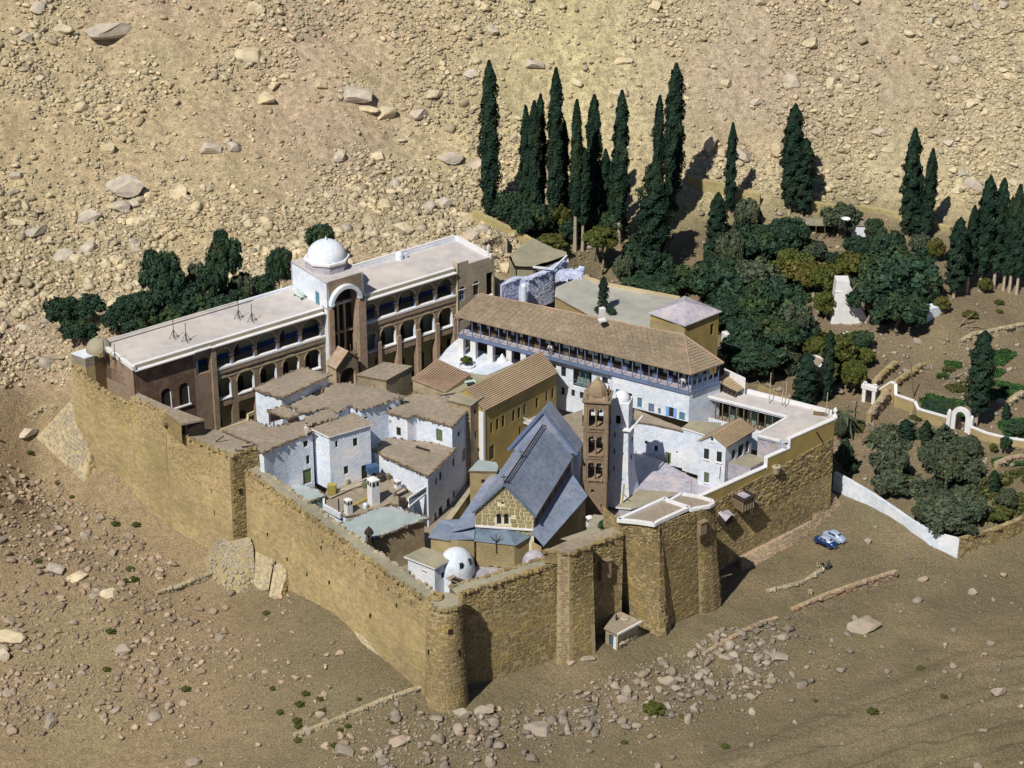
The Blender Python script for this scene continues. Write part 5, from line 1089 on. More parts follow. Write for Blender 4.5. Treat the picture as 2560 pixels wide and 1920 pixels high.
for i in range(14):
    s = 1.4+i*(LI-3)/13.3; mb = MB(); mb.obox(V3(IA+dG*s, zgf), dG*.85, nG*.05, Vector((0,0,1.0))); gh.part('door_panel', mb, 'bluewood' if i > 8 else 'wood')
J0 = V3(IB, 0); J1 = V3(GRR-nH*2.4-dH*.5, 0); mb = MB(); mb.wall(J0, J1, rect(0, (J1-J0).length, zgf, zE)); gh.part('end_inner_wall', mb, 'palegreen')
for k in range(3): mb = MB(); dd = nrm(J0, J1)[0]; mb.obox(V3(J0+dd*(.6+k*1.5), zgf+.8), dd*.8, nrm(J0,J1)[1]*.05, Vector((0,0,1.6))); gh.part('window', mb, 'glass')
# white lower storey: right-hand half full wall, middle with openings, left half piers
zb = 12.0; LA = V3(GL-nG*.55, 0); LB = V3(GR-nG*.55-dG*.4, 0)
sm, s2 = wp(LA, LB, 'C', 1480, 1100)[0], wp(LA, LB, 'C', 1010, 950)[0]; LLn = (LB-LA).length
specs = [('C',1705,1745,1225,1310,'t'),('C',1800,1850,1275,1405,'d'),('C',1885,1908,1315,1368,'t'),('C',1882,1908,1392,1425,'k'),('C',1978,2018,1308,1392,'w'),('C',2065,2115,1350,1478,'t'),('C',1998,2035,1437,1468,'k'),('C',1518,1552,1150,1195,'t'),('C',1598,1660,1182,1215,'k')]
ws = wins_for(LA, LB, specs); ws = [q for q in ws if q[0] > sm+.1 and q[1] < LLn-.1 and q[3] < zgf-.45]
ws = [(a, b, max(c, zb+.05), d, k) for a, b, c, d, k in ws if d-max(c, zb+.05) > .3]
mb = MB(); mb.wall(LA, LB, rect(sm, LLn, zb, zgf-.3), [rect(*q[:4]) for q in ws], .3); gh.part('white_wall', mb, 'white')
for q in ws: window(gh, LA, LB, *q)
for q in ws:
    if q[4] == 'w':
        for s in (q[0]-.5, q[1]+.02): mb = MB(); mb.obox(V3(LA+dG*s+nG*.04, q[2]-.05), dG*.48, nG*.05, Vector((0,0,q[3]-q[2]+.1))); gh.part('shutter', mb, 'skyblue')
mb = MB(); EB_ = V3(GRR-nH*.55, 0); mb.wall(LB, EB_, rect(0, (EB_-LB).length, zb-2, zgf-.3)); gh.part('white_end_wall', mb, 'white')
MA = V3(LA-nG*.8, 0); MB_ = V3(LB-nG*.8, 0)
specs = [('C',1047,1088,960,1045,'k'),('C',960,1003,940,972,'k'),('C',1045,1078,1135,1200,'w'),('C',1135,1165,1155,1215,'w'),('C',1208,1240,1175,1235,'w'),('C',1150,1310,985,1135,'o'),('C',1400,1450,1050,1105,'w')]
ws = wins_for(MA, MB_, specs); mb = MB(); sM0 = wp(MA, MB_, 'C', 760, 900)[0]
z9 = 8.0
mb.wall(MA, MB_, rect(sM0, sm+1.2, z9, zgf-.3), [rect(q[0], q[1], max(z9+.1, q[2]), min(q[3], zgf-.4)) for q in ws], .35); mb.obox(V3(MA+dG*sm, z9), dG*.2, nG*.8, Vector((0,0,zgf-.3-z9))); gh.part('white_wall', mb, 'white')
for q in ws:
    if q[4] != 'o': window(gh, MA, MB_, q[0], q[1], max(z9+.1, q[2]), min(q[3], zgf-.4), q[4], .3)
    else:
        mb = MB(); mb.obox(V3(MA+dG*q[0]-nG*1.6, q[2]), dG*(q[1]-q[0]), nG*.1, Vector((0,0,q[3]-q[2]))); mb.obox(V3(MA+dG*q[0]-nG*1.6, q[2]-.1), dG*(q[1]-q[0]), nG*1.5, Vector((0,0,.1))); gh.part('loggia_back', mb, 'greenplaster')
        for f in (.33, .66): mb = MB(); mb.obox(V3(MA+dG*(q[0]+(q[1]-q[0])*f)-nG*.2, q[2]), dG*.1, nG*.1, Vector((0,0,q[3]-q[2]))); gh.part('loggia_post', mb, 'bluewood')
        mb = MB(); mb.obox(V3(MA+dG*q[0]-nG*.15, q[2]+.9), dG*(q[1]-q[0]), nG*.06, Vector((0,0,.07))); mb.obox(V3(MA+dG*q[0]-nG*.15, q[2]+.3), dG*(q[1]-q[0]), nG*.06, Vector((0,0,.07))); gh.part('loggia_rail', mb, 'bluewood')
        mb = MB(); mb.obox(V3(MA+dG*(q[0]+(q[1]-q[0])*.68)-nG*1.45, q[2]), dG*.9, nG*.05, Vector((0,0,2.0))); gh.part('dark_door', mb, 'dark')
zc0 = 13.4
for X in (125, 285, 432, 595, 718):
    s = wp(LA, LB, 'C', X, 830+(X-125)*.2)[0]; mb = MB(); mb.obox(V3(LA+dG*max(.3, s-.45)-nG*.7, zc0-.5), dG*.95, nG*.75, Vector((0,0,zgf-.3-zc0+.5))); gh.part('white_pier', mb, 'white_clean')
mb = MB(); mb.obox(V3(LA+dG*.3-nG*3.5, zc0-.5), dG*(sM0), nG*.2, Vector((0,0,zgf-zc0+.2))); gh.part('ground_floor_back_wall', mb, 'greenplaster')
for k in range(4): mb = MB(); mb.obox(V3(LA+dG*(2+k*3.3)-nG*3.25, zc0), dG*1.7, nG*.05, Vector((0,0,2.4))); gh.part('dark_door', mb, 'dark')
mb = MB(); mb.obox(V3(LA-nG*3.6-nG*2, 6), dG*(LLn-1), nG*.2, Vector((0,0,11))); mb.obox(V3(LA-nG*5.5, 6), dG*.2, nG*5.0, Vector((0,0,11))); gh.part('rear_wall', mb, 'ochre_pale')
p = P('C',1400,500,zRg-.4); mb = MB(); mb.box(P('C',1400,560,22.0), .85, .8, 2.2, .3); gh.part('chimney', mb, 'white_clean'); mb = MB(); mb.box(P('C',1400,560,24.2), 1.1, 1.0, .25, .3); gh.part('chimney_cap', mb, 'white_clean')
for k in (-.28, .2): mb = MB(); mb.obox(P('C',1400,560,23.6)+Vector((k-.0,-.47,0)), (.26,0,0), (0,.06,0), (0,0,.45)); gh.part('flue', mb, 'dark')

# ------------------------------------------------------------------ courts and terraces inside (floors)
def court(name, pts, z, m): mb = MB(); mb.cap([P(q[0], q[1], q[2], z) for q in pts]); o = structure(name, mb, m); return o
court('upper_court', [('C',-20,900),('C',60,800),('C',145,720),('C',760,880),('C',760,930),('C',250,1010)], zc0, 'white')
court('terrace', [('H',470,640),('H',520,300),('H',700,420),('H',960,560),('H',1350,520),('H',1430,480),('H',1010,655),('H',820,645),('H',690,690)], 6.6, 'lilac')
mb = MB(); mb.prism([(-5,-63),(5,-58.5),(27,-39.5),(45,-23),(30,-6),(14,22),(-3,19),(-50,-18),(-36,-33)], 2.8, 4.2); structure('inner_court', mb, 'mudroof')

# ------------------------------------------------------------------ houses round the courts
H1 = house('mud_roofed_house', 'flat brown-roofed house with a bright white wall, left of the gabled porch', 'house', [('E',448,385),('E',705,468),('E',1137,262),('E',885,200)], 20.0, 12, seed=1, oh=.3)
H2 = house('mud_roofed_house', 'broad irregular mud-roofed house with a square smoke hole in its roof', 'house', [('E',712,500),('E',900,590),('E',1100,540),('E',1190,590),('E',1290,525),('E',1392,566),('E',1757,443),('E',1300,336),('E',1100,342),('E',880,430)], 18.2, 8, seed=2, oh=.25, jitter=.16,
   wins=[(5,'E',1420,1450,628,650,'k')])
p = P('E',1000,425,18.25); mb = MB(); q = [P('E',945,432,18.24), P('E',1010,450,18.24), P('E',1052,425,18.24), P('E',1050,390,18.24)]; mb.poly(q); H2.part('smoke_hole', mb, 'dark'); mb = MB(); mb.beam(q[2]+Vector((0,0,.1)), q[3]+Vector((.2,0,.12)), .3, .3); H2.part('hole_curb', mb, 'mudedge')
H3 = house('open_shelter', 'little flat-roofed roof shelter on posts with a white back wall', 'shelter', [('E',575,575),('E',755,640),('E',872,603),('E',720,532)], 19.4, 17.4, seed=3, oh=.25, walls=[1,2,3], wallm='pinkstone')
for X, Y in ((598,600),(635,625)): p = P('E',X,Y,19.1); mb = MB(); mb.cyl(V3(p,17.2), p, .09); H3.part('post', mb, 'darkwood')
mb = MB(); p, q = P('E',600,625,19.1), P('E',690,660,19.1); mb.beam(V3(p,18.0), V3(q,18.0), .06); mb.beam(V3(p,17.7), V3(q,17.7), .06); H3.part('rail', mb, 'darkwood')
H4 = house('roof_room', 'narrow raised strip of broken mud roof between two larger roofs', 'house', [('E',900,640),('E',940,695),('E',1195,630),('E',1110,560)], 18.9, 17, seed=4, oh=.1, jitter=.15, wallm='mudedge')
H5 = house('mud_roofed_house', 'long low mud-roofed house with a curved white wall beside the square corner block', 'house', [('E',180,738),('E',500,870),('E',502,925),('E',550,942),('E',640,890),('E',760,840),('E',985,765),('E',950,715),('E',910,660),('E',620,720),('E',400,638)], 18.4, 9, seed=5, oh=.2,
   wins=[(3,'E',715,757,897,980,'w'),(4,'E',715,757,897,980,'w'),(5,'E',715,757,897,980,'w'),(5,'E',893,930,838,893,'w'),(5,'E',918,948,962,1040,'w'),(4,'E',750,780,1065,1130,'w'),(5,'E',890,965,1080,1210,'g'),(4,'E',718,722,900,905,'k')])
rim(H5, [P('E',180,738,18.5), P('E',410,660,18.5), P('E',412,605,19.2), P('E',470,580,19.2)], .3, .5, 'mortar_pale', False, 'roof_curb')
H6 = house('white_tower_house', 'tall white three-storey house with a white eave board and small dark windows', 'house', [('E',958,728),('E',1110,802),('E',1497,690),('E',1330,590)], 18.6, 9.5, seed=6, oh=.3, edge='white_clean', jitter=.02, beams=(1,),
   wins=[(0,'E',995,1025,1058,1112,'t'),(0,'E',1008,1020,790,815,'k'),(0,'E',1045,1058,775,805,'k'),(1,'E',1168,1192,835,895,'w'),(1,'E',1322,1362,812,885,'w'),(1,'E',1243,1283,1055,1125,'w'),(1,'E',1395,1450,1045,1165,'k')])
H7 = house('mud_roofed_house', 'mud-roofed white house with two stepped fronts, above the small square court', 'house', [('E',1612,592),('E',1792,638),('E',1862,610),('G',135,205),('G',455,300),('G',618,118),('G',595,80),('E',2020,430),('E',1840,425),('E',1700,500)], 16.6, 4, seed=7, oh=.2, jitter=.06,
   wins=[(0,'E',1635,1655,660,690,'p'),(0,'E',1698,1735,720,792,'w'),(3,'G',312,366,322,425,'g'),(2,'E',1908,1932,690,785,'w'),(4,'G',535,568,490,590,'p'),(4,'G',498,520,340,380,'k')])
H7b = house('roof_room', 'small raised grey roof at the right end of the stepped white house', 'house', [('G',408,72),('G',612,118),('G',722,42),('G',520,-22)], 17.6, 4, roofm='mudgreen', seed=8, oh=.12, jitter=.05, wallm='housestone', wins=[(1,'G',640,658,150,190,'k'),(1,'G',643,660,340,400,'t')])
H8 = house('mud_roofed_house', 'lower mud-roofed white house with a fallen beam on its roof', 'house', [('E',1497,915),('E',1590,968),('E',1972,1140),('G',487,482),('G',370,440),('E',1950,845),('E',1620,810)], 12.9, 3, seed=9, oh=.18, beams=(1,), jitter=.07,
   wins=[(1,'E',1570,1590,985,1010,'k'),(2,'G',305,322,740,800,'k'),(2,'G',340,360,690,760,'k'),(2,'G',455,472,575,640,'w'),(2,'G',535,568,490,590,'p'),(2,'G',405,430,920,1010,'w'),(2,'G',335,368,990,1100,'w'),(2,'G',458,476,850,920,'w'),(2,'G',298,316,1040,1110,'k')])
mb = MB(); p, q = P('G',138,480,12.95), P('G',255,512,12.95); mb.beam(p+Vector((0,0,.12)), q+Vector((0,0,.12)), .25, .18); mb.beam(p+Vector((.1,.3,.1)), q+Vector((-.6,.2,.1)), .15); single('roof_beam', 'broken dark beam lying on the lower mud roof', 'beam', mb, 'darkwood', tuple(p))
HP = house('stone_store', 'square brown stone building with a pinkish flat roof right of the gabled porch', 'building', [('E',1345,265),('E',1610,312),('E',1838,190),('E',1590,155)], 18.6, 9, wallm='housestone', roofm='mudroof', seed=10, oh=.12, jitter=.03)
# corrugated brown roof, low gable
zz = 18.0; a, b, c, d = P('B',1345,1545,zz), P('B',1640,1660,zz-.8), P('B',1852,1508,zz), P('B',1565,1372,zz+1.2)
th = T('ribbed_roof_house', 'building with a reddish ribbed roof beside the small palm court', 'house', (a.x, a.y, 8)); slope(th, [a, b, c, d], 'roof_deck', 'tile_red'); strips(th, a, b, c, d, 17, 'tile_red', 'roof_rib_sheet', .1, along=True, gap=.3) if 0 else strips(th, b, c, d, a, 17, 'tile_red', 'roof_rib_sheet', .12, along=True, gap=.28) if 0 else strips(th, a, b, c, d, 17, 'tile_red', 'roof_rib_sheet', .12, along=True, gap=.26)
mb = MB(); mb.wall(a-nrm(a,b)[1]*.3, b-nrm(a,b)[1]*.3, [(0,9),((b-a).length,9),((b-a).length,zz-1),(0,zz-.2)]); mb.wall(b, c, [(0,9),((c-b).length,9),((c-b).length,zz-.2),(0,zz-1)]); mb.wall(c, d, [(0,9),((d-c).length,9),((d-c).length,zz+1),(0,zz-.1)]); th.part('wall', mb, 'housestone')
# long yellow building
ze, zr = 16.2, 18.8; YA, YB = P('C',385,1340,ze), P('C',1022,1010,ze); YC, YD = P('C',830,840,zr), P('C',222,1155,zr); dY, nY = nrm(YA, YB); LY = (YB-YA).length
YC = YB-nY*3.6+Vector((0,0,zr-ze)); YD = YA-nY*3.6+Vector((0,0,zr-ze))
yb = T('yellow_house', 'long ochre-yellow building with a ribbed brown roof and small white balcony', 'building', (YA.x, YA.y, 6))
slope(yb, [YA, YB, YC, YD], 'roof_deck', 'ribroof'); slope(yb, [YC+Vector((0,0,0)), YB-nY*7.2, YA-nY*7.2, YD], 'rear_roof_slope', 'ribroof')
strips(yb, YA, YB, YC, YD, 14, 'ribroof', 'roof_rib_sheet', .12, along=False, gap=.2)
F0, F1 = V3(YA-nY*.35, 0), V3(YB-nY*.35, 0)
ws = wins_for(F0, F1, [('C',435,455,1438,1530,'w'),('C',485,508,1405,1500,'w'),('C',535,558,1378,1475,'w'),('C',625,648,1332,1425,'w'),('C',672,695,1308,1400,'w'),('C',720,745,1278,1370,'g'),('C',828,850,1225,1312,'w'),('C',912,932,1168,1255,'w'),('C',962,985,1142,1230,'w'),('C',683,700,1475,1560,'w'),('C',952,968,1370,1425,'w'),('G',770,815,462,585,'k')])
mb = MB(); ok = [q for q in ws if q[2] > 4.2 and q[3] < ze-.25]; mb.wall(F0, F1, rect(0, LY, 4, ze-.1), [rect(*q[:4]) for q in ok], .22); mb.wall(F0-nY*6.5, F0, [(0,4),(6.5,4),(6.5,ze-.1),(3.25,zr-.2),(0,ze-.1)]); mb.wall(F1, F1-nY*6.5, [(0,4),(6.5,4),(6.5,ze-.1),(3.25,zr-.2),(0,ze-.1)]); yb.part('wall', mb, 'yellowplaster')
for q in ok: window(yb, F0, F1, *q, .18)
mb = MB(); mb.obox(V3(F0-dY*.03+nY*.1, 4), dY*.45, -nY*.9, Vector((0,0,ze-4.3))); yb.part('white_quoin', mb, 'white_clean')
s, z = wp(F0, F1, 'C', 745, 1430); mb = MB(); mb.obox(V3(F0+dY*(s-.7), z), dY*1.5, nY*1.1, Vector((0,0,.12)))
for k in range(7): mb.obox(V3(F0+dY*(s-.7+k*.24)+nY*1.06, z), dY*.05, nY*.05, Vector((0,0,1)))
for k in range(5): mb.obox(V3(F0+dY*(s-.7)+nY*(.2+k*.2), z), dY*.05, nY*.05, Vector((0,0,1)))
mb.obox(V3(F0+dY*(s-.7)+nY*1.05, z+.95), dY*1.5, nY*.07, Vector((0,0,.07))); mb.obox(V3(F0+dY*(s-.72), z+.95), dY*.06, nY*1.1, Vector((0,0,.07))); mb.obox(V3(F0+dY*(s+.7)+nY*1, z-3.2), dY*.09, nY*.09, Vector((0,0,3.2))); yb.part('balcony', mb, 'white_clean')
mb = MB(); mb.obox(V3(F0+dY*(s+.8), z-.05), dY*3.4, nY*1.2, Vector((0,0,.1))); yb.part('stair_roof', mb, 'greystone')
for k in range(8): mb = MB(); mb.obox(V3(F0+dY*(s+.9+k*.42), z-.35*k-.25), dY*.42, nY*1.0, Vector((0,0,.12))); yb.part('stair_step', mb, 'wood')
# roof between: grey mud roof with skylight, domed chapel roof and little palm court
HG = house('grey_roofed_house', 'low grey mud-roofed block with a skylight, between the ribbed roof and yellow building', 'house', [('C',0,1200),('C',215,1165),('C',830,850),('C',640,940),('C',420,1030),('C',250,1010),('C',20,1190)], 17.0, 10, roofm='mudgreen', seed=12, oh=.1, jitter=.03)
mb = MB(); mb.box(P('C',262,1100,17.05), 1.6, .9, .35, .4); HG.part('skylight', mb, 'palegreen'); mb = MB(); mb.box(P('C',262,1100,17.4), 1.3, .6, .04, .4); HG.part('skylight_glass', mb, 'glass')
th = T('domed_chapel_roof', 'whitish vaulted chapel roof with a small pointed lantern before the veranda piers', 'chapel', tuple(P('C',420,1010,14)))
mb = MB(); q = [P('C',265,1000,15.0), P('C',380,1040,15.0), P('C',640,930,15.0), P('C',560,890,15.0), P('C',400,935,15.0)]; mb.cap(q); mb.prism([x[:2] for x in q], 10, 14.98, top=False); th.part('vaulted_roof', mb, 'white'); mb = MB(); mb.lathe(P('C',538,905,15.0), [(.9,0),(.75,.35),(.4,.5),(.34,.8),(.02,1.3)], 14); th.part('lantern', mb, 'white', smooth=True)
th = T('stone_planter', 'white-edged planter with green shrubs in the bright upper court', 'planter', tuple(P('C',230,950,zc0)))
mb = MB(); mb.lathe(P('C',230,955,zc0), [(1.3,0),(1.35,.35),(1.1,.36)], 12); th.part('planter_rim', mb, 'white_clean')

# terrace over the south curtain, clutter of the kitchen roof
H12 = house('terrace_house', 'long pale blue-green mud terrace roof just inside the curtain wall', 'terrace roof', [('E',512,1072),('E',620,1192),('E',880,1378),('E',1085,1308),('E',1020,1255),('E',690,1165),('E',600,1110)], 10.6, 3, roofm='greenroof', wallm='greenplaster', seed=13, oh=.15, jitter=.08)
H10 = house('kitchen_terrace', 'brown mud terrace cluttered with chimneys, planks and stools', 'terrace roof', [('E',1068,1330),('E',1070,1400),('E',1260,1490),('E',1500,1440),('E',1640,1375),('E',1790,1400),('E',1850,1290),('E',1640,1150),('E',1440,1130),('E',1105,1240)], 9.8, 3, seed=14, oh=.1, jitter=.03, wallm='white')
H11 = house('greenish_roof_house', 'wide grey-green flat roof over a dark stone wall, lowest of the left-hand roofs', 'house', [('X3',160,1140),('X3',720,1510),('X3',2135,965),('X3',1330,715),('X3',1000,780)], 10.8, 3, roofm='greenroof', wallm='housestone', seed=15, oh=.35, jitter=.07, edge='mudedge')
rim(H10, [P('E',1068,1330,10.2), P('E',1070,1385,10.2), P('E',1215,1465,10.2)], .3, .9, 'white', False, 'white_curb')
def chimney(label, t, X, Yb, z, w_, h, grp='white box chimneys'):
    p = P(t, X, Yb, z); th = T('box_chimney', label, 'chimney', tuple(p), grp); an = .62
    mb = MB(); mb.box(p-Vector((0,0,.5)), w_, w_, h+.5, an); th.part('shaft', mb, 'white_clean'); d = Vector((math.cos(an), math.sin(an), 0)); e = Vector((-d.y, d.x, 0)); q = p+Vector((0,0,h))
    mb = MB(); mb.lathe(q, [(w_*.72,0),(w_*.78,.08),(.06,w_*.45)], 4, a0=an+math.pi/4); th.part('cap', mb, 'white_clean')
    for u, v in ((d, e), (-e, d), (-d, e)):
        for k in (-.24, .24): mb = MB(); c = p+u*(w_/2+.005)+v*(k*w_)+Vector((0,0,h-w_*.62)); mb.obox(c-v*w_*.15, v*w_*.3, u*.03, Vector((0,0,w_*.5))); th.part('vent', mb, 'dark')
    return th
chimney('tall white box chimney with a pyramid cap, middle of the cluttered terrace', 'X3', 975, 665, 9.8, 1.3, 3.9)
chimney('short white box chimney near the white curb of the cluttered terrace', 'X3', 438, 880, 9.8, .9, 2.2)
chimney('small white chimney by the white wall behind the cluttered terrace', 'X3', 1480, 330, 9.8, .75, 1.1)
chimney('white round-topped vent on the grey wall top before the bell tower', 'X8', 145, 1570, 8.9, .9, 1.0)
r = random.Random(5)
pl = T('plank_pile', 'loose pile of long pale planks across the cluttered terrace', 'planks', tuple(P('X3',400,400,9.8)))
for k in range(9):
    a = P('X3',r.uniform(0,120),r.uniform(440,560),9.85+.03*k); b = P('X3',r.uniform(700,860),r.uniform(110,260),9.95+.03*k); mb = MB(); mb.beam(a, b, .2, .06); pl.part('plank', mb, 'palewood')
pl = T('bamboo_bundle', 'bundle of yellow canes lying left of the tall chimney foot', 'canes', tuple(P('X3',700,650,9.8)))
for k in range(7): mb = MB(); mb.cyl(P('X3',520+10*k,735-12*k,9.9+.05*(k%2)), P('X3',860+4*k,560-9*k,9.95+.05*(k%3)), .09, n=6); pl.part('cane', mb, 'straw')
mb = MB(); a, b = P('X3',-20,380,10.7), P('X3',160,390,10.7); mb.obox(V3(a,9.9), V3(b,9.9)-V3(a,9.9), Vector((.1,.9,0)), Vector((0,0,1.5))); o = T('straw_stack', 'yellow straw mat leaning on the white tower house', 'straw mat', tuple(a)); o.part('mat', mb, 'straw')
for k in range(5): mb = MB(); p = V3(a, 9.92).lerp(V3(b, 9.92), (k+.5)/5)-Vector((0,.03,0)); mb.obox(p, (.05,0,0), (0,.03,0), (0,0,1.5)); o.part('rib', mb, 'wood')
th = T('rope_bed', 'old wooden rope bed standing near the back white chimney', 'bed', tuple(P('X3',1560,420,9.8))); a = [P('X3',1420,450,10.35), P('X3',1500,480,10.35), P('X3',1690,380,10.35), P('X3',1610,330,10.35)]
mb = MB(); mb.cap(a); th.part('webbing', mb, 'palewood'); 
for i in range(4): mb = MB(); mb.beam(a[i], a[(i+1) % 4], .12); th.part('rail', mb, 'darkwood'); mb = MB(); mb.beam(V3(a[i],9.8), a[i]+Vector((0,0,.1)), .12); th.part('leg', mb, 'darkwood')
th = T('iron_stool', 'black box on four short legs at the right edge of the cluttered terrace', 'stove', tuple(P('X3',1585,740,9.8))); p = P('X3',1585,735,9.8); mb = MB(); mb.box(p+Vector((0,0,.3)), 1.0, .8, 1.0, .2); th.part('box', mb, 'iron')
for sx in (-.4,.4):
    for sy in (-.3,.3): mb = MB(); mb.box(p+Vector((sx,sy,0)), .1, .1, .3); th.part('leg', mb, 'iron')
for t, X, Y, rr, m, lab in [('X3',1130,190,.55,'iron','dark round drum behind the tall chimney'),('X3',1280,150,.4,'wood','brown barrel by the white wall, right of the dark drum'),('X3',790,330,.42,'greenpaint','green drum left of the tall chimney'),('X3',400,250,.4,'greystone','grey drum standing at the white tower house wall'),('X3',795,770,.35,'white','white ball-shaped jar below the cane bundle')]:
    p = P(t, X, Y, 9.8); mb = MB(); mb.lathe(p, [(rr*.9,0),(rr,.2),(rr,rr*1.9),(rr*.85,rr*2.1),(.01,rr*2.1)], 12); single('drum' if m != 'white' else 'jar', lab, 'drum' if m != 'white' else 'jar', mb, m, tuple(p))
th = T('water_tank', 'blue water tank on a pale stand behind the tall chimney', 'tank', tuple(P('X3',960,110,9.8))); p = P('X3',950,150,9.8); mb = MB(); mb.box(p+Vector((0,0,1.3)), 1.7, 1.2, 1.0, .4); th.part('tank', mb, 'cloth_blue')
for sx in (-.6,.6): mb = MB(); mb.box(p+Vector((sx,.2*sx,0)), .16, .16, 1.3, .4); th.part('stand', mb, 'palewood')
th = T('solar_panel', 'white-framed sloping dark panel at the terrace edge', 'panel', tuple(P('X3',1720,740,9.8))); q = [P('X3',1700,570,10.6), P('X3',1720,750,9.7), P('X3',2120,420,9.7), P('X3',2090,310,10.8)]; mb = MB(); mb.cap(q); th.part('panel', mb, 'lead_dark')
for i in range(4): mb = MB(); mb.beam(q[i], q[(i+1) % 4], .22, .25); th.part('frame', mb, 'white_clean')
p = P('X3',235,905,9.8); mb = MB(); mb.cyl(p, p+Vector((0,0,2.6)), .1); single('iron_post', 'thin dark post left of the short white chimney', 'post', mb, 'iron', tuple(p))
p = P('E',1045,1500,6.5); th = T('hoist_lantern', 'dark timber shaft with a slatted cage below the kitchen terrace corner', 'hoist', tuple(p)); mb = MB(); mb.box(V3(p,7), .5, .5, 3.2, .3); th.part('shaft', mb, 'darkwood')
p = P('X3',880,1560,10.4); th = T('roof_lantern', 'black pointed wooden lantern standing on the low roof edge', 'lantern', tuple(p)); mb = MB()
for a in range(4): x_ = p+Vector((.75*math.cos(a*1.57+.5), .75*math.sin(a*1.57+.5), -.6)); mb = MB(); mb.beam(x_, p+Vector((.3*math.cos(a*1.57+.5), .3*math.sin(a*1.57+.5), 2.1)), .14); th.part('leg', mb, 'darkwood')
mb = MB(); mb.lathe(p+Vector((0,0,2.0)), [(.7,0),(.5,.5),(.02,1.1)], 8); th.part('pointed_cap', mb, 'darkwood'); mb = MB(); mb.cyl(p-Vector((0,0,1.5)), p+Vector((0,0,2.2)), .18); th.part('centre_post', mb, 'darkwood')
H13 = house('small_white_house', 'small white house with a tan flat roof in the near corner, blue-shaded side', 'house', [('X4',-560,780),('X4',300,1115),('X4',880,790),('X4',0,520)], 11.3, 6, roofm='mudgreen', seed=16, oh=.35, jitter=.02, edge='white_clean', wins=[(1,'X4',480,575,1215,1400,'w'),(0,'X4',-60,80,1195,1240,'k')])
th = T('white_domed_chapel', 'white domed chapel beside the church apse with small arched windows', 'chapel', tuple(P('X4',900,1270,7.6)))
c = P('X4',900,1050,9.4); mb = MB(); mb.lathe(V3(c,5), [(2.55,0),(2.5,4.4)], 26); mb.dome(c, 2.5, 2.75, 26, 9); th.part('dome', mb, 'white', smooth=True)
for X, Y, w_, h_ in ((1035,1100,.5,1.3),(1285,1000,.35,1.6)):
    r_ = ray('X4', X, Y); best = None
    for kk in np.arange(250, 480, .05):
        x_, y_, z_ = CAM[0]+kk*r_.x, CAM[1]+kk*r_.y, CAM[2]+kk*r_.z
        rr = 2.55 if z_ < 9.4 else 2.5*math.sqrt(max(0, 1-((z_-9.4)/2.75)**2))
        if math.hypot(x_-c.x, y_-c.y) < rr: best = (x_, y_, z_); break
    if best: e = Vector((best[0]-c.x, best[1]-c.y, 0)).normalized(); tt = Vector((-e.y, e.x, 0)); mb = MB(); mb.obox(Vector(best)-tt*w_/2-Vector((0,0,h_/2))-e*.3, tt*w_, e*.38, Vector((0,0,h_))); th.part('window', mb, 'glass')
mb = MB(); q = [P('X4',830,1290,7.6), P('X4',1290,1390,7.6), P('X4',1430,1180,7.6), P('X4',1350,1080,7.6), P('X4',900,1200,7.6)]; mb.cap(q); mb.prism([x[:2] for x in q], 4, 7.58, top=False); th.part('apron_roof', mb, 'mudgreen')
c = P('G',1165,1470,10.2); mb = MB(); mb.dome(c, 1.75, 1.7, 22, 8); mb.lathe(V3(c,5), [(1.75,0),(1.75,5.2)], 22); single('lilac_dome', 'small pale lilac dome behind the near wall, right of the apse', 'dome', mb, 'lilac', (c.x, c.y, 5), smooth=True)
tm = T('fallen_roof_frame', 'collapsed dark roof timbers near the round corner tower', 'timbers', tuple(P('X4',1000,1500,9)))
for a, b, w_ in [((680,1440),(880,1320),.22),((740,1440),(1180,1600),.2),((820,1600),(1240,1420),.22),((960,1650),(1400,1340),.2),((1060,1650),(1300,1480),.2),((870,1375),(1200,1470),.2),((1300,1490),(1480,1560),.2),((620,1400),(820,1300),.22)]:
    mb = MB(); mb.beam(P('X4',*a,9.6), P('X4',*b,9.8), w_, .15); tm.part('timber', mb, 'palewood' if w_ > .2 else 'wood')
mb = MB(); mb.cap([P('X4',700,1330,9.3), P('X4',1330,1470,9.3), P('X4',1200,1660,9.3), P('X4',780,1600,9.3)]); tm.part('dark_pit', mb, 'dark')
mb = MB(); q = [P('X4',1300,1400,9.6), P('X4',1380,1440,9.6), P('X4',1450,1290,10.6), P('X4',1430,1180,11.0)]; mb.cap(q); tm.part('fallen_sheet', mb, 'darkwood')
court('apse_court', [('G',640,1600),('G',620,1500),('G',1120,1480),('G',1150,1520),('G',800,1620),('G',690,1680)], 8.4, 'lilac')

# ------------------------------------------------------------------ the basilica
ca = P('G',893,762,21.0); ua = nrm(P('G',645,1020,16.2), P('G',1160,1058,16.2)); 
gl, gr = P('G',648,1022,16.4), P('G',1158,1058,16.4); dC, nC = nrm(gl, gr); Wc = (gr-gl).length; fw = P('G',1245,235,21.0)
axis_d = (V3(fw,0)-V3(ca,0)); Lc = axis_d.length-1.0; ax = -nC; 
ax = V3(axis_d,0).normalized(); mid = (gl+gr)/2
apex = V3(mid, 21.0)
ch = T('basilica', 'old granite basilica with a steep blue-grey lead roof, gabled east front and polygonal apse', 'church', (gl.x, gl.y, 5))
G0, G1 = V3(gl,0), V3(gr,0)
bot_z = 4.5
hs = []
for X in (855, 918): 
    s, zt = wp(G0, G1, 'G', X, 1055); _, zb_ = wp(G0, G1, 'G', X, 1148); hs.append(arch(s-.32, s+.32, zb_, zt-.32, .32))
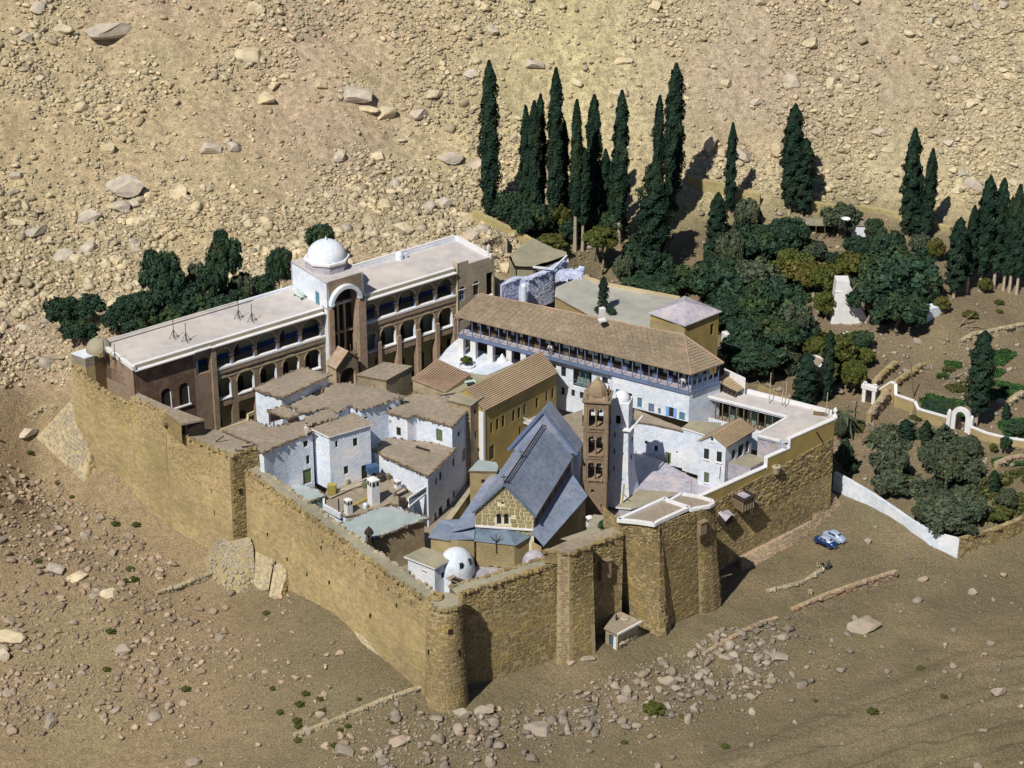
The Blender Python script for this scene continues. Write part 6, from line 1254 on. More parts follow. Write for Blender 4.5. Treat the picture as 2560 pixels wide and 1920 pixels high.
s, z = wp(G0, G1, 'G', 888, 965); oc = [(s+.25*math.cos(k*.7854), z+.25*math.sin(k*.7854)) for k in range(8)]
# gable masonry: joints in relief behind, every block a piece
mb = MB(); mb.wall(G0-V3(nC,0)*.06, G1-V3(nC,0)*.06, [(0,bot_z),(Wc,bot_z),(Wc,16.3),(Wc/2,20.8),(0,16.3)], hs+[oc], .5); ch.part('gable_core', mb, 'joint')
for h in hs: mb = MB(); c0 = G0+dC*h[0][0]-nC*.35+Vector((0,0,h[0][1])); mb.obox(c0, dC*.64, nC*.05, Vector((0,0,1.5))); ch.part('window', mb, 'glass')
mb = MB(); mb.obox(G0+dC*(s-.25)-nC*.4+Vector((0,0,z-.25)), dC*.5, nC*.05, Vector((0,0,.5))); ch.part('round_window', mb, 'glass')
rr = random.Random(3); zrow = 13.0; hrow = .62; row = 0
while zrow < 20.5:
    half = Wc/2 if zrow+hrow < 16.3 else Wc/2*(20.8-(zrow+hrow*.8))/4.5
    if half < .35: break
    x0 = Wc/2-half; x1 = Wc/2+half; xx = x0+.02
    while xx < x1-.12:
        ww = min(rr.uniform(.6, 1.15), x1-xx); 
        if x1-xx-ww < .25: ww = x1-xx
        zc2 = zrow+hrow/2; xc = xx+ww/2
        if not any(h[0][0]-.1-ww*.3 < xc < h[1][0]+.1+ww*.3 and h[0][1]-.2 < zc2 < h[0][1]+1.55 for h in hs) and math.hypot(xc-s, zc2-z) > .55:
            a, b_ = ww/2-.06, hrow/2-.055; p = G0+dC*xc+Vector((0,0,zc2))
            M = Matrix(((dC.x*a, 0, nC.x*.06, p.x), (dC.y*a, 0, nC.y*.06, p.y), (0, b_, 0, p.z), (0,0,0,1))); ch.inst('stone', stone_mesh(rr.randrange(6), 'churchstone'), M)
        xx += ww
    zrow += hrow; row += 1
for X in (855, 918):
    s_, zt = wp(G0, G1, 'G', X, 1055)
    for k in range(7):
        a = math.pi*(k+.5)/7; p = G0+dC*(s_+.5*math.cos(a))+Vector((0,0,zt-.32+.5*math.sin(a)))+nC*.03; t2 = dC*math.cos(a)+Vector((0,0,math.sin(a))); t3 = dC*(-math.sin(a))+Vector((0,0,math.cos(a))); M = Matrix(((t3.x*.09, t2.x*.13, nC.x*.06, p.x), (t3.y*.09, t2.y*.13, nC.y*.06, p.y), (t3.z*.09, t2.z*.13, 0, p.z), (0,0,0,1))); ch.inst('voussoir', stone_mesh(k % 6, 'churchstone'), M)
# nave
def along(p, k): return p+ax*k
RF = along(apex, -.35); RBk = along(apex, Lc); eR0 = along(V3(gr+dC*.3, 16.15), -.35); eR1 = along(V3(gr+dC*.3, 16.15), Lc); eL0 = along(V3(gl-dC*.3, 16.15), -.35); eL1 = along(V3(gl-dC*.3, 16.15), Lc)
slope(ch, [eR0, eR1, RBk, RF], 'nave_roof_slope', 'lead_dark'); slope(ch, [eL0, RF, RBk, eL1], 'nave_roof_slope', 'lead_dark')
grid_panels(ch, eR0, eR1, RBk, RF, 26, 4, 'lead', 'lead_sheet', .03, 4); grid_panels(ch, eL1, eL0, RF, RBk, 26, 3, 'lead', 'lead_sheet', .03, 5)
for o_ in (.32, -.05): mb = MB(); mb.beam(along(apex, .1)+dC*o_+Vector((0,0,.12-.25*abs(o_))), along(apex, Lc)+dC*o_+Vector((0,0,.12-.25*abs(o_))), .09, .12); ch.part('ridge_rail', mb, 'darkwood')
mb = MB(); q = along(apex, Lc*.42)+Vector((0,0,.1)); mb.beam(q, q+Vector((0,0,1.3)), .09); mb.beam(q+Vector((-.35,0,.9)), q+Vector((.35,0,.9)), .09); ch.part('ridge_cross', mb, 'iron')
q = along(apex, -.2)+Vector((0,0,.1)); mb = MB(); mb.beam(q, q+Vector((0,0,1.4)), .1); mb.beam(q+Vector((-.4,0,.95)), q+Vector((.4,0,.95)), .1); ch.part('gable_cross', mb, 'iron')
mb = MB(); mb.beam(V3(gl-dC*.3,16.2)+nC*.38, apex+nC*.38+Vector((0,0,.05)), .3, .22); mb.beam(V3(gr+dC*.3,16.2)+nC*.38, apex+nC*.38+Vector((0,0,.05)), .3, .22); ch.part('gable_verge', mb, 'lead_dark')
for k in range(22):
    for a_, sgn in ((gl-dC*.2, 1), (gr+dC*.2, -1)): p = V3(a_,16.05).lerp(apex-Vector((0,0,.2)), (k+.5)/22)+nC*.22; mb = MB(); mb.obox(p, dC*.12, nC*.14, Vector((0,0,.14))); ch.part('dentil', mb, 'joint')
wb = MB(); n1, n2 = V3(gr,0), V3(along(gr, Lc),0); Lw = (n2-n1).length
hs2 = [rect(1.2+k*Lw/6, 1.65+k*Lw/6, 13.9, 15.2) for k in range(6)]
wb.wall(n1, n2, rect(0, Lw, bot_z, 16.1), hs2, .3); n3, n4 = V3(along(gl, Lc),0), V3(gl,0); wb.wall(n3, n4, rect(0, Lw, bot_z, 16.1), [], .3); wb.wall(n2, n3, [(0,bot_z),(Wc,bot_z),(Wc,16.1),(Wc/2,20.8),(0,16.1)]); ch.part('nave_wall', wb, 'redstone')
for h in hs2: mb = MB(); dd, nn = nrm(n1, n2); mb.obox(n1+dd*h[0][0]-nn*.25+Vector((0,0,13.9)), dd*.45, nn*.05, Vector((0,0,1.3))); ch.part('clerestory_window', mb, 'glass')
# raised west gable
pk = V3(along(apex, Lc+.2), 23.3); wl_, wr_ = V3(along(gl, Lc)-dC*.9, 16.7), V3(along(gr, Lc)+dC*.9, 16.7)
for a, nme in ((wl_, 1), (wr_, -1)):
    slope(ch, [a-ax*.2, pk-ax*.2, pk+ax*3.2, a+ax*3.2], 'west_gable_roof', 'lead', .25)
mb = MB(); mb.cap([wl_, wr_, pk]); ch.part('west_gable_face', mb, 'lead'); mb = MB(); mb.beam(wl_-ax*.25, pk-ax*.25, .3, .35); mb.beam(wr_-ax*.25, pk-ax*.25, .3, .35); ch.part('west_gable_verge', mb, 'bluewood')
mb = MB(); mb.prism([(wl_+dC*1-ax*.0)[:2], (wr_-dC*1)[:2], (wr_-dC*1+ax*3)[:2], (wl_+dC*1+ax*3)[:2]], bot_z, 16.6); ch.part('narthex_wall', mb, 'white')
# aisles (lead lean-to roofs)
zi, zo = 13.9, 13.0
aR = [P('G',1150,1300,zo), P('G',1240,1330,zo), P('G',1622,900,zo)]
i0, i1 = V3(along(gr, -1.0), zi+.3), V3(along(gr, Lc-.6), zi+.3); o0, o1 = P('G',1243,1332,zo-.2), P('G',1622,898,zo-.2)
slope(ch, [o0, o1, i1, i0], 'aisle_roof', 'lead'); grid_panels(ch, o0, o1, i1, i0, 26, 2, 'lead', 'lead_sheet', .03, 6)
wb = MB(); wb.wall(V3(o0-dC*.3,0), V3(o1-dC*.3,0), rect(0, (o1-o0).length, bot_z, zo-.35)); wb.wall(V3(i0,0), V3(o0-dC*.3,0), rect(0, (V3(o0,0)-V3(i0,0)).length-.3, bot_z, zo-.3)); ch.part('aisle_wall', wb, 'churchstone')
j0, j1 = V3(along(gl, -.6), zi+.3), V3(along(gl, Lc-.6), zi+.3); k0, k1 = j0-dC*3.2+Vector((0,0,-1.1)), j1-dC*3.2+Vector((0,0,-1.1))
slope(ch, [k1, k0, j0, j1], 'aisle_roof', 'lead'); grid_panels(ch, k1, k0, j0, j1, 26, 2, 'lead', 'lead_sheet', .03, 7)
wb = MB(); wb.wall(V3(k1,0), V3(k0,0), rect(0, (k1-k0).length, bot_z, zo-.3)); ch.part('aisle_wall', wb, 'churchstone')
cL = [P('G',246,1248,12.8), P('G',425,1278,12.8), P('G',432,1268,12.8), P('G',640,1266,12.8), V3(gl-dC*.05,13.4), P('G',640,1092,13.3), P('G',342,1107,13.0)]
mb = MB(); mb.cap(cL); mb.add(cL+[x-Vector((0,0,.2)) for x in cL], [(i, (i+1) % 7, (i+1) % 7+7, i+7) for i in range(7)]); ch.part('side_chapel_roof', mb, 'lead'); mb = MB(); mb.prism([x[:2] for x in [cL[0]+Vector((.3,.3,0)), cL[1]+Vector((0,.3,0)), cL[3]+Vector((0,.3,0)), cL[4], cL[5], cL[6]]], bot_z, 12.6); ch.part('side_chapel_wall', mb, 'churchstone')
# apse
ap = [P('G',628,1215,12.9), P('G',640,1290,12.5), P('G',1000,1327,12.5), P('G',1140,1243,12.9), P('G',830,1170,14.0)]
top5 = V3(mid, 13.9)
mb = MB()
for i in range(3): mb.poly([ap[i], ap[i+1], top5])
mb.poly([ap[0], top5, V3(gl,13.9)]); mb.poly([ap[3], V3(gr,13.9), top5]); ch.part('apse_roof', mb, 'lead_dark')
for i in range(9):
    t = (i+.5)/9; e = ap[1].lerp(ap[2], t); mb = MB(); mb.beam(e+Vector((0,0,.04)), top5.lerp(e, .25)+Vector((0,0,.04)), .07, .06); ch.part('roof_seam', mb, 'lead')
mb = MB(); mb.beam(V3(gl,14.0)+nC*.15, V3(gr,14.0)+nC*.15, .3, .22); ch.part('apse_flashing', mb, 'white_clean')
in_ = lambda p, q: V3(p, 0)+(V3(mid,0)-V3(p,0)).normalized()*q
b5 = [in_(x, .35) for x in ap[:4]]
wb = MB(); wb.wall(b5[0], b5[1], rect(0, (b5[1]-b5[0]).length, bot_z, 12.6)); ws5 = []
s, zt = wp(b5[1], b5[2], 'X4', 1865, 1040); _, zb_ = wp(b5[1], b5[2], 'X4', 1865, 1295); ws5.append(arch(s-.4, s+.4, zb_, zt-.4, .4)); s2_, _ = wp(b5[1], b5[2], 'X4', 2095, 1100); ws5.append(arch(s2_-.38, s2_+.38, zb_+.2, zt-.4, .38))
L5 = (b5[2]-b5[1]).length; wb.wall(b5[1], b5[2], rect(0, L5, bot_z, 12.45), ws5, .4); wb.wall(b5[2], b5[3], rect(0, (b5[3]-b5[2]).length, bot_z, 12.7)); ch.part('apse_wall', wb, 'churchstone')
d5, n5 = nrm(b5[1], b5[2])
for h in ws5: mb = MB(); mb.obox(V3(b5[1]+d5*h[0][0]-n5*.35, h[0][1]), d5*.8, n5*.05, Vector((0,0,1.9))); ch.part('window', mb, 'glass')
items = []
for rw in range(11):
    xx = .05+(rw % 2)*.3
    while xx < L5-.3:
        ww = min(rr.uniform(.5,.9), L5-xx); zc2 = 7.6+rw*.44; xc = xx+ww/2
        if not any(h[0][0]-.1-ww*.4 < xc < h[1][0]+.1+ww*.4 and h[0][1]-.2 < zc2 < h[0][1]+2.0 for h in ws5):
            p = b5[1]+d5*xc+Vector((0,0,zc2)); a, b_ = ww/2-.03, .19; items.append((Matrix(((d5.x*a,0,n5.x*.04,p.x),(d5.y*a,0,n5.y*.04,p.y),(0,b_,0,p.z),(0,0,0,1))), a*b_))
        xx += ww
lay_stones(ch, items, 'churchstone', 120)
p = P('X4',1995,420,12.6); th = T('wind_vane', 'dark spindly metal pole with arms on the apse roof edge', 'pole', tuple(p)); mb = MB(); mb.cyl(p-Vector((0,0,1.6)), p+Vector((0,0,1.4)), .06); th.part('pole', mb, 'iron')
for a in (.6, 2.2, 3.9, 5.3): mb = MB(); mb.beam(p+Vector((0,0,.2)), p+Vector((1.2*math.cos(a), .3, .2+1.0*abs(math.sin(a)))), .05); th.part('arm', mb, 'iron')
house('church_annexe', 'small tan stone cube with a whitish roof on the left of the church', 'annexe', [('G',590,680),('G',840,685),('G',850,640),('G',830,605),('G',680,585)], 14.2, 5, wallm='churchstone', roofm='greenroof', seed=21, oh=.15, jitter=.03, wins=[(0,'G',702,735,755,790,'k')])
mb = MB(); q = [P('G',385,1103,9.5), P('G',445,1098,9.5), P('G',640,825,9.5), P('G',600,818,9.5)]; mb.prism([x[:2] for x in q], 4, 9.5); single('alley_wall', 'pale free-standing wall top running beside the church alley', 'wall', mb, 'greystone', tuple(V3(q[0],4)))
house('narthex_house', 'brown mud-roofed white house between the church and the bell tower', 'house', [('G',1270,310),('G',1420,425),('G',1562,470),('G',1580,150),('G',1400,210)], 12.0, 5, seed=22, oh=.15, jitter=.04, wins=[(1,'G',1475,1522,495,560,'w')])
house('passage_roof', 'rough grey wall-head and roof strip in front of the bell tower', 'roof', [('G',1240,1375),('G',1440,1300),('G',1600,1180),('G',1690,1250),('G',1620,1310),('G',1460,1395)], 11.0 if 0 else 15.2, 8, roofm='mudgreen', wallm='housestone', seed=23, oh=.05, jitter=.1) if 0 else None

# ------------------------------------------------------------------ bell tower
bz = 24.0; b0, b1, b2 = P('C',1240,1268,bz), P('C',1462,1282,bz), P('C',1500,1205,bz); dT, nT = nrm(b0, b1); wT = (V3(b1,0)-V3(b0,0)).length*.93; b0 = V3(b0-nT*.15+dT*.12, 0); sdT = -nT; wD = 3.3
bt_ = T('bell_tower', 'brown sandstone bell tower of three open belfry stages with a small ribbed dome', 'bell tower', (b0.x, b0.y, 5))
def face(k):
    """the four faces: start corner and direction"""
    c = [b0, b0+dT*wT, b0+dT*wT+sdT*wD, b0+sdT*wD]; return c[k], c[(k+1) % 4]
stg = [wp(*face(0), 'G', 1690, Y)[1] for Y in (780, 565, 330, 95)]
print('belfry', stg)
for k in range(4):
    A, B = face(k); L = (B-A).length; mb = MB()
    if k == 0:
        s, z = wp(A, B, 'G', 1663, 858); mb.wall(A, B, rect(0, L, 4, stg[0]), [rect(s-.22, s+.22, z-.3, z+.3), rect(*[wp(A,B,'G',1737,985)[0]+q for q in (-.09,.09)], *[wp(A,B,'G',1737,985)[1]+q for q in (-.35,.35)])], .35)
    else: mb.wall(A, B, rect(0, L, 4, stg[0]))
    bt_.part('shaft_wall', mb, 'brownstone')
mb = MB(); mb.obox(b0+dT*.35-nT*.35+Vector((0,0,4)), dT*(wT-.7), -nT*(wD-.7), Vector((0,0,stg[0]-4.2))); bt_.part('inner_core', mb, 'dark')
def belt(z, o, h):
    mb = MB(); mb.obox(V3(b0-dT*o+nT*o, z), dT*(wT+2*o), -nT*(wD+2*o), Vector((0,0,h))); bt_.part('cornice', mb, 'brownstone')
for i in range(3):
    za, zb_ = stg[i]+.22, stg[i+1]-.05; hh = zb_-za
    for k in range(4):
        A, B = face(k); L = (B-A).length; ho = []
        c = L/2; wv = min(.47, L*.15); g = .22
        for sg in (-1, 1): ho.append(arch(c+sg*(g/2+wv)-wv, c+sg*(g/2+wv)+wv, za+.25, za+hh*.66, wv*1.0))
        mb = MB(); mb.wall(A, B, rect(0, L, za, zb_), ho, .42); bt_.part('belfry_wall', mb, 'brownstone')
        d, n = nrm(A, B)
        for sc in (.0, L-.42): mb = MB(); mb.obox(V3(A+d*sc, za), d*.42, n*.09, Vector((0,0,hh-.05))); bt_.part('pilaster', mb, 'brownstone')
        mb = MB(); mb.cyl(V3(A+d*c+n*.06, za+.1), V3(A+d*c+n*.06, za+hh*.66), .11); mb.obox(V3(A+d*(c-.2), za+hh*.66), d*.4, n*.2, Vector((0,0,.12))); bt_.part('mullion_column', mb, 'brownstone')
        mb = MB(); mb.obox(V3(A+d*.6, za+.1), d*(L-1.2), n*.28, Vector((0,0,.18)))
        for q in range(3): mb.obox(V3(A+d*(.75+q*(L-1.6)/2), za-.15), d*.16, n*.22, Vector((0,0,.28)))
        bt_.part('balcony_sill', mb, 'brownstone')
        for sg in (-1, 1):
            mb = MB(); mb.obox(V3(A+d*(c+sg*(g/2+wv)-.08), za+hh*.66+wv), d*.16, n*.12, Vector((0,0,.28))); bt_.part('keystone', mb, 'brownstone')
    if i: belt(stg[i]-.25, .14, .16); belt(stg[i]+.02, .06, .2)
    else: belt(stg[i]-.02, .06, .14)
    belt(zb_-.0, .1, .10)
    ctr = b0+dT*wT/2-nT*wD/2
    for q in ((-.55,-.4),(.5,-.45),(.1,.5)):
        be = T('bell', 'bronze bell hanging in the '+('lowest','middle','top')[i]+' belfry stage, '+{(-.55,-.4):'front left',(.5,-.45):'front right',(.1,.5):'at the back'}[q], 'bell', tuple(V3(ctr+dT*q[0]+nT*-q[1], za+hh*.4)), 'bells in the tower')
        p = V3(ctr+dT*q[0]*1.15-nT*q[1]*1.3, za+hh*.40); mb = MB(); mb.lathe(p+Vector((0,0,.6)), [(.30,0),(.22,.12),(.17,.38),(.06,.5),(.03,.7)], 12); be.part('bell_body', mb, 'bell', smooth=True); mb = MB(); mb.beam(p-dT*.6+Vector((0,0,1.3)), p+dT*.6+Vector((0,0,1.3)), .12); be.part('headstock', mb, 'darkwood')
belt(stg[3]-.05, .22, .18); belt(stg[3]+.12, .36, .2)
tz = stg[3]+.3; ctr = b0+dT*wT/2-nT*wD/2
mb = MB(); mb.lathe(V3(ctr, tz), [(2.45,0),(1.45,.55)], 4, a0=math.atan2(dT.y, dT.x)+math.pi/4); bt_.part('roof_skirt', mb, 'brownstone')
mb = MB(); mb.lathe(V3(ctr, tz+.45), [(1.5,0),(1.5,.25),(1.38,.75),(1.05,1.45),(.5,2.0),(.28,2.15),(.28,2.35),(.34,2.4),(.03,2.75)], 8, a0=.4); bt_.part('ribbed_dome', mb, 'brownstone')
for a, b in ((.25,.25),(wT-.25,.25),(wT-.25,wD-.25),(.25,wD-.25)):
    p = V3(b0+dT*a-nT*b, tz-.02); mb = MB(); mb.lathe(p, [(.34,0),(.30,.35),(.2,.5),(.05,1.15)], 6); mb.beam(p+Vector((0,0,1.1)), p+Vector((0,0,1.6)), .05); mb.beam(p+Vector((-.18,0,1.4)), p+Vector((.18,0,1.4)), .05); bt_.part('corner_pinnacle', mb, 'brownstone')

# ------------------------------------------------------------------ white minaret
mz = 21.6; m0, m1, m2 = P('C',1497,1275,mz), P('C',1632,1292,mz), P('C',1677,1252,mz); dM, nM = nrm(m0, m1); wM = 2.75
mn = T('minaret', 'squat white minaret tower with a dome, blue in shade, right of the bell tower', 'minaret', (m1.x, m1.y, 6))
q4 = [m1-dM*wM, m1, m1-nM*wM, m1-dM*wM-nM*wM]; zt1 = mz-3.9
for i in range(4):
    A, B = V3(q4[i],0), V3(q4[(i+1) % 4],0); mb = MB(); ho = []
    if i == 0: s, z = wp(A, B, 'C', 1538, 1415); ho = [rect(s-.38, s+.38, z-.75, z+.7)]
    mb.wall(A, B, rect(0, wM, zt1, mz), ho, .4); mn.part('upper_wall', mb, 'white')
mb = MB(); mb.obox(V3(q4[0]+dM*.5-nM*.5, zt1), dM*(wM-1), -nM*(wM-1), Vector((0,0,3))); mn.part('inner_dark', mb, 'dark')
mb = MB(); mb.prism([x[:2] for x in q4], mz-.02, mz+.12); mn.part('upper_roof', mb, 'white_clean')
cM = V3((q4[0]+q4[2])/2, mz+.1); mb = MB(); mb.dome(cM, 1.25, 1.45, 22, 8); mn.part('dome', mb, 'white', smooth=True)
o = .45; g4 = [q4[0]-dM*o+nM*o, q4[1]+dM*o+nM*o, q4[2]+dM*o-nM*o, q4[3]-dM*o-nM*o]; mb = MB(); mb.prism([x[:2] for x in g4], zt1-.2, zt1); mn.part('gallery_slab', mb, 'white_clean')
mb = MB(); mb.beam(g4[1].lerp(g4[2],0)*1.0+Vector((0,0,0))*0 if 0 else V3(g4[1], zt1+.1), V3(g4[2]+dM*.8-nM*.8, zt1+.35), .25, .15); mn.part('projecting_beam', mb, 'white_clean')
flare = [V3(x+(x-V3((q4[0]+q4[2])/2, x.z)).normalized()*.55, 4.5) for x in q4]; flare[1] = flare[1]+nM*.4+dM*.3; flare[2] = flare[2]+dM*1.2
for i in range(4):
    mb = MB(); a, b = V3(q4[i], zt1-.2), V3(q4[(i+1) % 4], zt1-.2); c, d = flare[(i+1) % 4], flare[i]
    a1, b1_ = a.lerp(d, .55)+(a-d)*0, b.lerp(c, .55); a1 = V3(a.lerp(d, .3), a.lerp(d,.55).z); b1_ = V3(b.lerp(c, .3), b.lerp(c,.55).z); mb.poly([a1, b1_, b, a]); mb.poly([d, c, b1_, a1]); mn.part('lower_wall', mb, 'white')
A, B = V3(q4[0],0), V3(q4[1],0)
for Y in (1560, 1700, 1850): 
    mb = MB(); s = wM*.28; mb.obox(V3(A+dM*s+nM*.28, wp(A,B,'C',1530,Y)[1]), dM*.16, nM*.12, Vector((0,0,.75))); mn.part('slit_window', mb, 'dark')
    A2, B2 = V3(q4[1],0), V3(q4[2],0); d2, n2 = nrm(A2, B2); mb = MB(); mb.obox(V3(A2+d2*1.2+n2*.3, wp(A2,B2,'C',1660,Y)[1]), d2*.16, n2*.12, Vector((0,0,.75))); mn.part('slit_window', mb, 'dark')

# ------------------------------------------------------------------ right-hand court: white walls, small gabled house, portico
zt = 12.0
HW = house('white_court_house', 'long white wall with small scattered windows under a thin strip of mud roof', 'house', [('H',505,150),('H',640,165),('H',842,212),('H',1000,230),('H',1000,180),('H',840,190),('H',600,95),('H',515,62)], 12.0, 5.5, seed=31, oh=.15, jitter=.04,
  wins=[(0,'H',586,604,282,305,'k'),(1,'H',652,676,314,356,'k'),(1,'H',728,766,362,440,'g'),(1,'H',805,814,352,368,'k'),(2,'H',862,888,398,438,'w'),(2,'H',900,928,260,300,'w'),(1,'H',586,604,282,305,'k'),(2,'H',944,952,418,480,'k')])
HV = house('tan_roofed_annexe', 'low white block with a greenish tan roof left of the small gabled house', 'house', [('D',362,1482),('D',560,1542),('D',700,1475),('D',700,1440),('D',450,1420)], 12.9, 5.5, roofm='mudgreen', seed=32, oh=.2, jitter=.03, edge='white_clean')
th = T('gabled_white_house', 'small white gabled house with a ribbed brown roof and dark windows', 'house', tuple(P('H',1155,560,7)))
ez = 14.0; ga, gb_, gc = P('H',950,276,ez), P('H',1160,322,ez), P('H',1350,208,ez); dg, ng = nrm(ga, gb_); Lg = (gb_-ga).length; Lh = (V3(gc,0)-V3(gb_,0)).length; hd = (V3(gc,0)-V3(gb_,0)).normalized()
pkz = ez+1.55; pk0 = V3((ga+gb_)/2, pkz)+Vector((0,0,0)); pk1 = pk0+hd*Lh
slope(th, [gb_+ng*.3, gb_+hd*Lh, pk1, pk0+ng*.3], 'roof_slope', 'ribroof'); slope(th, [pk0+ng*.3, pk1, ga+hd*Lh, ga+ng*.3], 'roof_slope', 'ribroof'); strips(th, gb_+ng*.3, gb_+hd*Lh, pk1, pk0+ng*.3, 9, 'ribroof', 'roof_rib_sheet', .1, along=False, gap=.2)
A, B = V3(ga+dg*.3,0), V3(gb_-dg*.3,0); Lq = (B-A).length
ws = wins_for(A, B, [('H',995,1030,337,410,'k'),('H',1083,1118,357,430,'k'),('H',1043,1060,258,284,'k'),('H',995,1030,500,572,'g')]); ok = [q for q in ws if q[2] > 5.7 and q[1] < Lq-.05]
mb = MB(); mb.wall(A, B, [(0,5.5),(Lq,5.5),(Lq,ez-.1),(Lq/2,pkz-.2),(0,ez-.1)], [rect(*q[:4]) for q in ok], .25); th.part('gable_wall', mb, 'white')
for q in ok: window(th, A, B, *q); mb = MB(); mb.obox(V3(A+dg*(q[0]-.1), q[2]-.14), dg*(q[1]-q[0]+.2), ng*.18, Vector((0,0,.1))); th.part('sill', mb, 'white_clean')
C_ = V3(B+hd*(Lh-.3),0); ws = wins_for(B, C_, [('H',1188,1212,345,410,'k'),('H',1232,1268,310,390,'k'),('H',1283,1306,285,362,'k')]); Lq2 = (C_-B).length
mb = MB(); mb.wall(B, C_, rect(0, Lq2, 5.5, ez-.1), [rect(*q[:4]) for q in ws if q[1] < Lq2-.05 and q[0] > .05], .25); mb.wall(C_, V3(A+hd*(Lh-.3),0), rect(0, Lq, 5.5, ez-.1)); th.part('side_wall', mb, 'white')
for q in ws:
    if q[1] < Lq2-.05: window(th, B, C_, *q)
mb = MB(); a = [P('X5',560,880,11.4), P('X5',1080,1010,11.4), P('X5',1420,830,11.4), P('X5',1300,740,11.4), P('X5',1030,680,11.4)]; mb.prism([x[:2] for x in a], 5, 11.4, 0, mtop=1); o = T('small_terrace', 'small tan-floored terrace with a lilac front below the gabled house', 'terrace', tuple(V3(a[0],6))); o.part('terrace_block', mb, ['lilac','mudgreen'])
# portico building (L-shaped flat roof)
pz_ = 15.1; PR = [P('D',562,1208,pz_), P('D',1282,1392,pz_), P('D',1010,1548,pz_), P('D',1215,1598,pz_), P('D',1295,1588,pz_), P('D',1700,1402,pz_), P('D',1660,1365,pz_), P('D',905,1175,pz_), P('D',640,1162,pz_)]
th = T('portico_building', 'L-shaped white flat-roofed building with a dark columned porch in the far right corner', 'building', tuple(V3(PR[5],8)))
mb = MB(); mb.cap(PR); n = len(PR); mb.add(PR+[p-Vector((0,0,.45)) for p in PR], [(i, (i+1) % n, (i+1) % n+n, i+n) for i in range(n)], 1); th.part('roof', mb, ['whiteroof','white'])
rim(th, [PR[0]+Vector((0,0,.12)), PR[1]+Vector((0,0,.12)), PR[2]+Vector((0,0,.12)), PR[3]+Vector((0,0,.12))], .4, .3, 'white_clean', False, 'roof_edge'); rim(th, [PR[7]+Vector((0,0,.55)), PR[6]+Vector((0,0,.55))], .35, .7, 'white_clean', False, 'rear_parapet')
dp, npp = nrm(PR[0], PR[1]); Lp_ = (PR[1]-PR[0]).length
mb = MB(); mb.obox(V3(PR[0]-npp*2.6, 8), dp*Lp_, -npp*.2, Vector((0,0,pz_-8.5))); th.part('porch_back_wall', mb, 'greenplaster')
for k in range(12):
    s = .4+(Lp_-.8)*k/11; mb = MB(); mb.obox(V3(PR[0]+dp*s-npp*.5, 11.0), dp*.18, npp*.18, Vector((0,0,pz_-11.4))); th.part('porch_post', mb, 'wood')
mb = MB(); mb.obox(V3(PR[0]-npp*2.5, 10.9), dp*Lp_, npp*2.3, Vector((0,0,.12))); th.part('porch_floor', mb, 'mudroof'); mb = MB(); mb.obox(V3(PR[0]-npp*.35, 8), dp*Lp_, npp*.25, Vector((0,0,3.4))); th.part('porch_parapet', mb, 'white')
for k in range(9): mb = MB(); s = 2+k*(Lp_-3)/9; mb.obox(V3(PR[0]+dp*s-npp*.45, 11.9 if 0 else 11.4), dp*.08, npp*.05, Vector((0,0,.9))); th.part('railing_post', mb, 'wood')
for k in range(4): mb = MB(); mb.obox(V3(PR[0]+dp*(1.5+k*3.2)-npp*2.55, 11), dp*1.3, npp*.05, Vector((0,0,2.2))); th.part('dark_door', mb, 'dark')
mb = MB(); dq, nq = nrm(PR[1], PR[2]); mb.obox(V3(PR[2]-nq*.3, 8), (PR[3]-PR[2])*.98, -nq*.0+Vector((0.2,0.2,0)), Vector((0,0,pz_-8.4))); A, B = V3(PR[2],0)+Vector((.2,.2,0)), V3(PR[3],0)+Vector((-.2,.3,0)); mb = MB(); Lz = (B-A).length
ws = wins_for(A, B, [('X5',1555,1640,415,570,'p')]); mb.wall(A, B, rect(0, Lz+1.2, 7, pz_-.4), [rect(*q[:4]) for q in ws], .2); th.part('front_wall', mb, 'lilac')
for q in ws: window(th, A, B, *q, .12)
E1, E2 = V3(PR[1],0), V3(PR[2],0); mb = MB(); mb.wall(E2+Vector((.3,.1,0)), E1+Vector((.3,.1,0)), rect(0, (E1-E2).length, 8, pz_-.4)); th.part('court_wall', mb, 'greenplaster')
# shed on the veranda house's end
a = [P('D',645,1065,16.6), P('D',840,1172,16.2), P('D',898,1142,16.4), P('D',740,1018,17.2)]; th = T('roof_shed', 'little shed with a sloping tan roof and white back wall, by the veranda end', 'shed', tuple(V3(a[1],13)))
slope(th, a, 'roof_slope', 'mudgreen'); strips(th, a[0], a[1], a[2], a[3], 9, 'ribroof', 'roof_sheet', .06, gap=.15)
mb = MB(); mb.wall(a[0], a[1], rect(.2, (a[1]-a[0]).length-.2, 13, 16.2)); th.part('plank_wall', mb, 'darkwood'); mb = MB(); mb.obox(V3(a[3],13)+Vector((0,.0,0)), V3(a[2],0)-V3(a[3],0)+Vector((.2,.2,0)), (-.2,.35,0), (0,0,5.0)); th.part('white_back_wall', mb, 'white_clean')
for k in range(6): mb = MB(); p = V3(a[0],13.4).lerp(V3(a[1],13.4), k/6+.1)+nrm(a[0],a[1])[1]*.06; mb.obox(p, nrm(a[0],a[1])[0]*.1, nrm(a[0],a[1])[1]*.04, Vector((0,0,2.3))); th.part('plank', mb, 'wood')
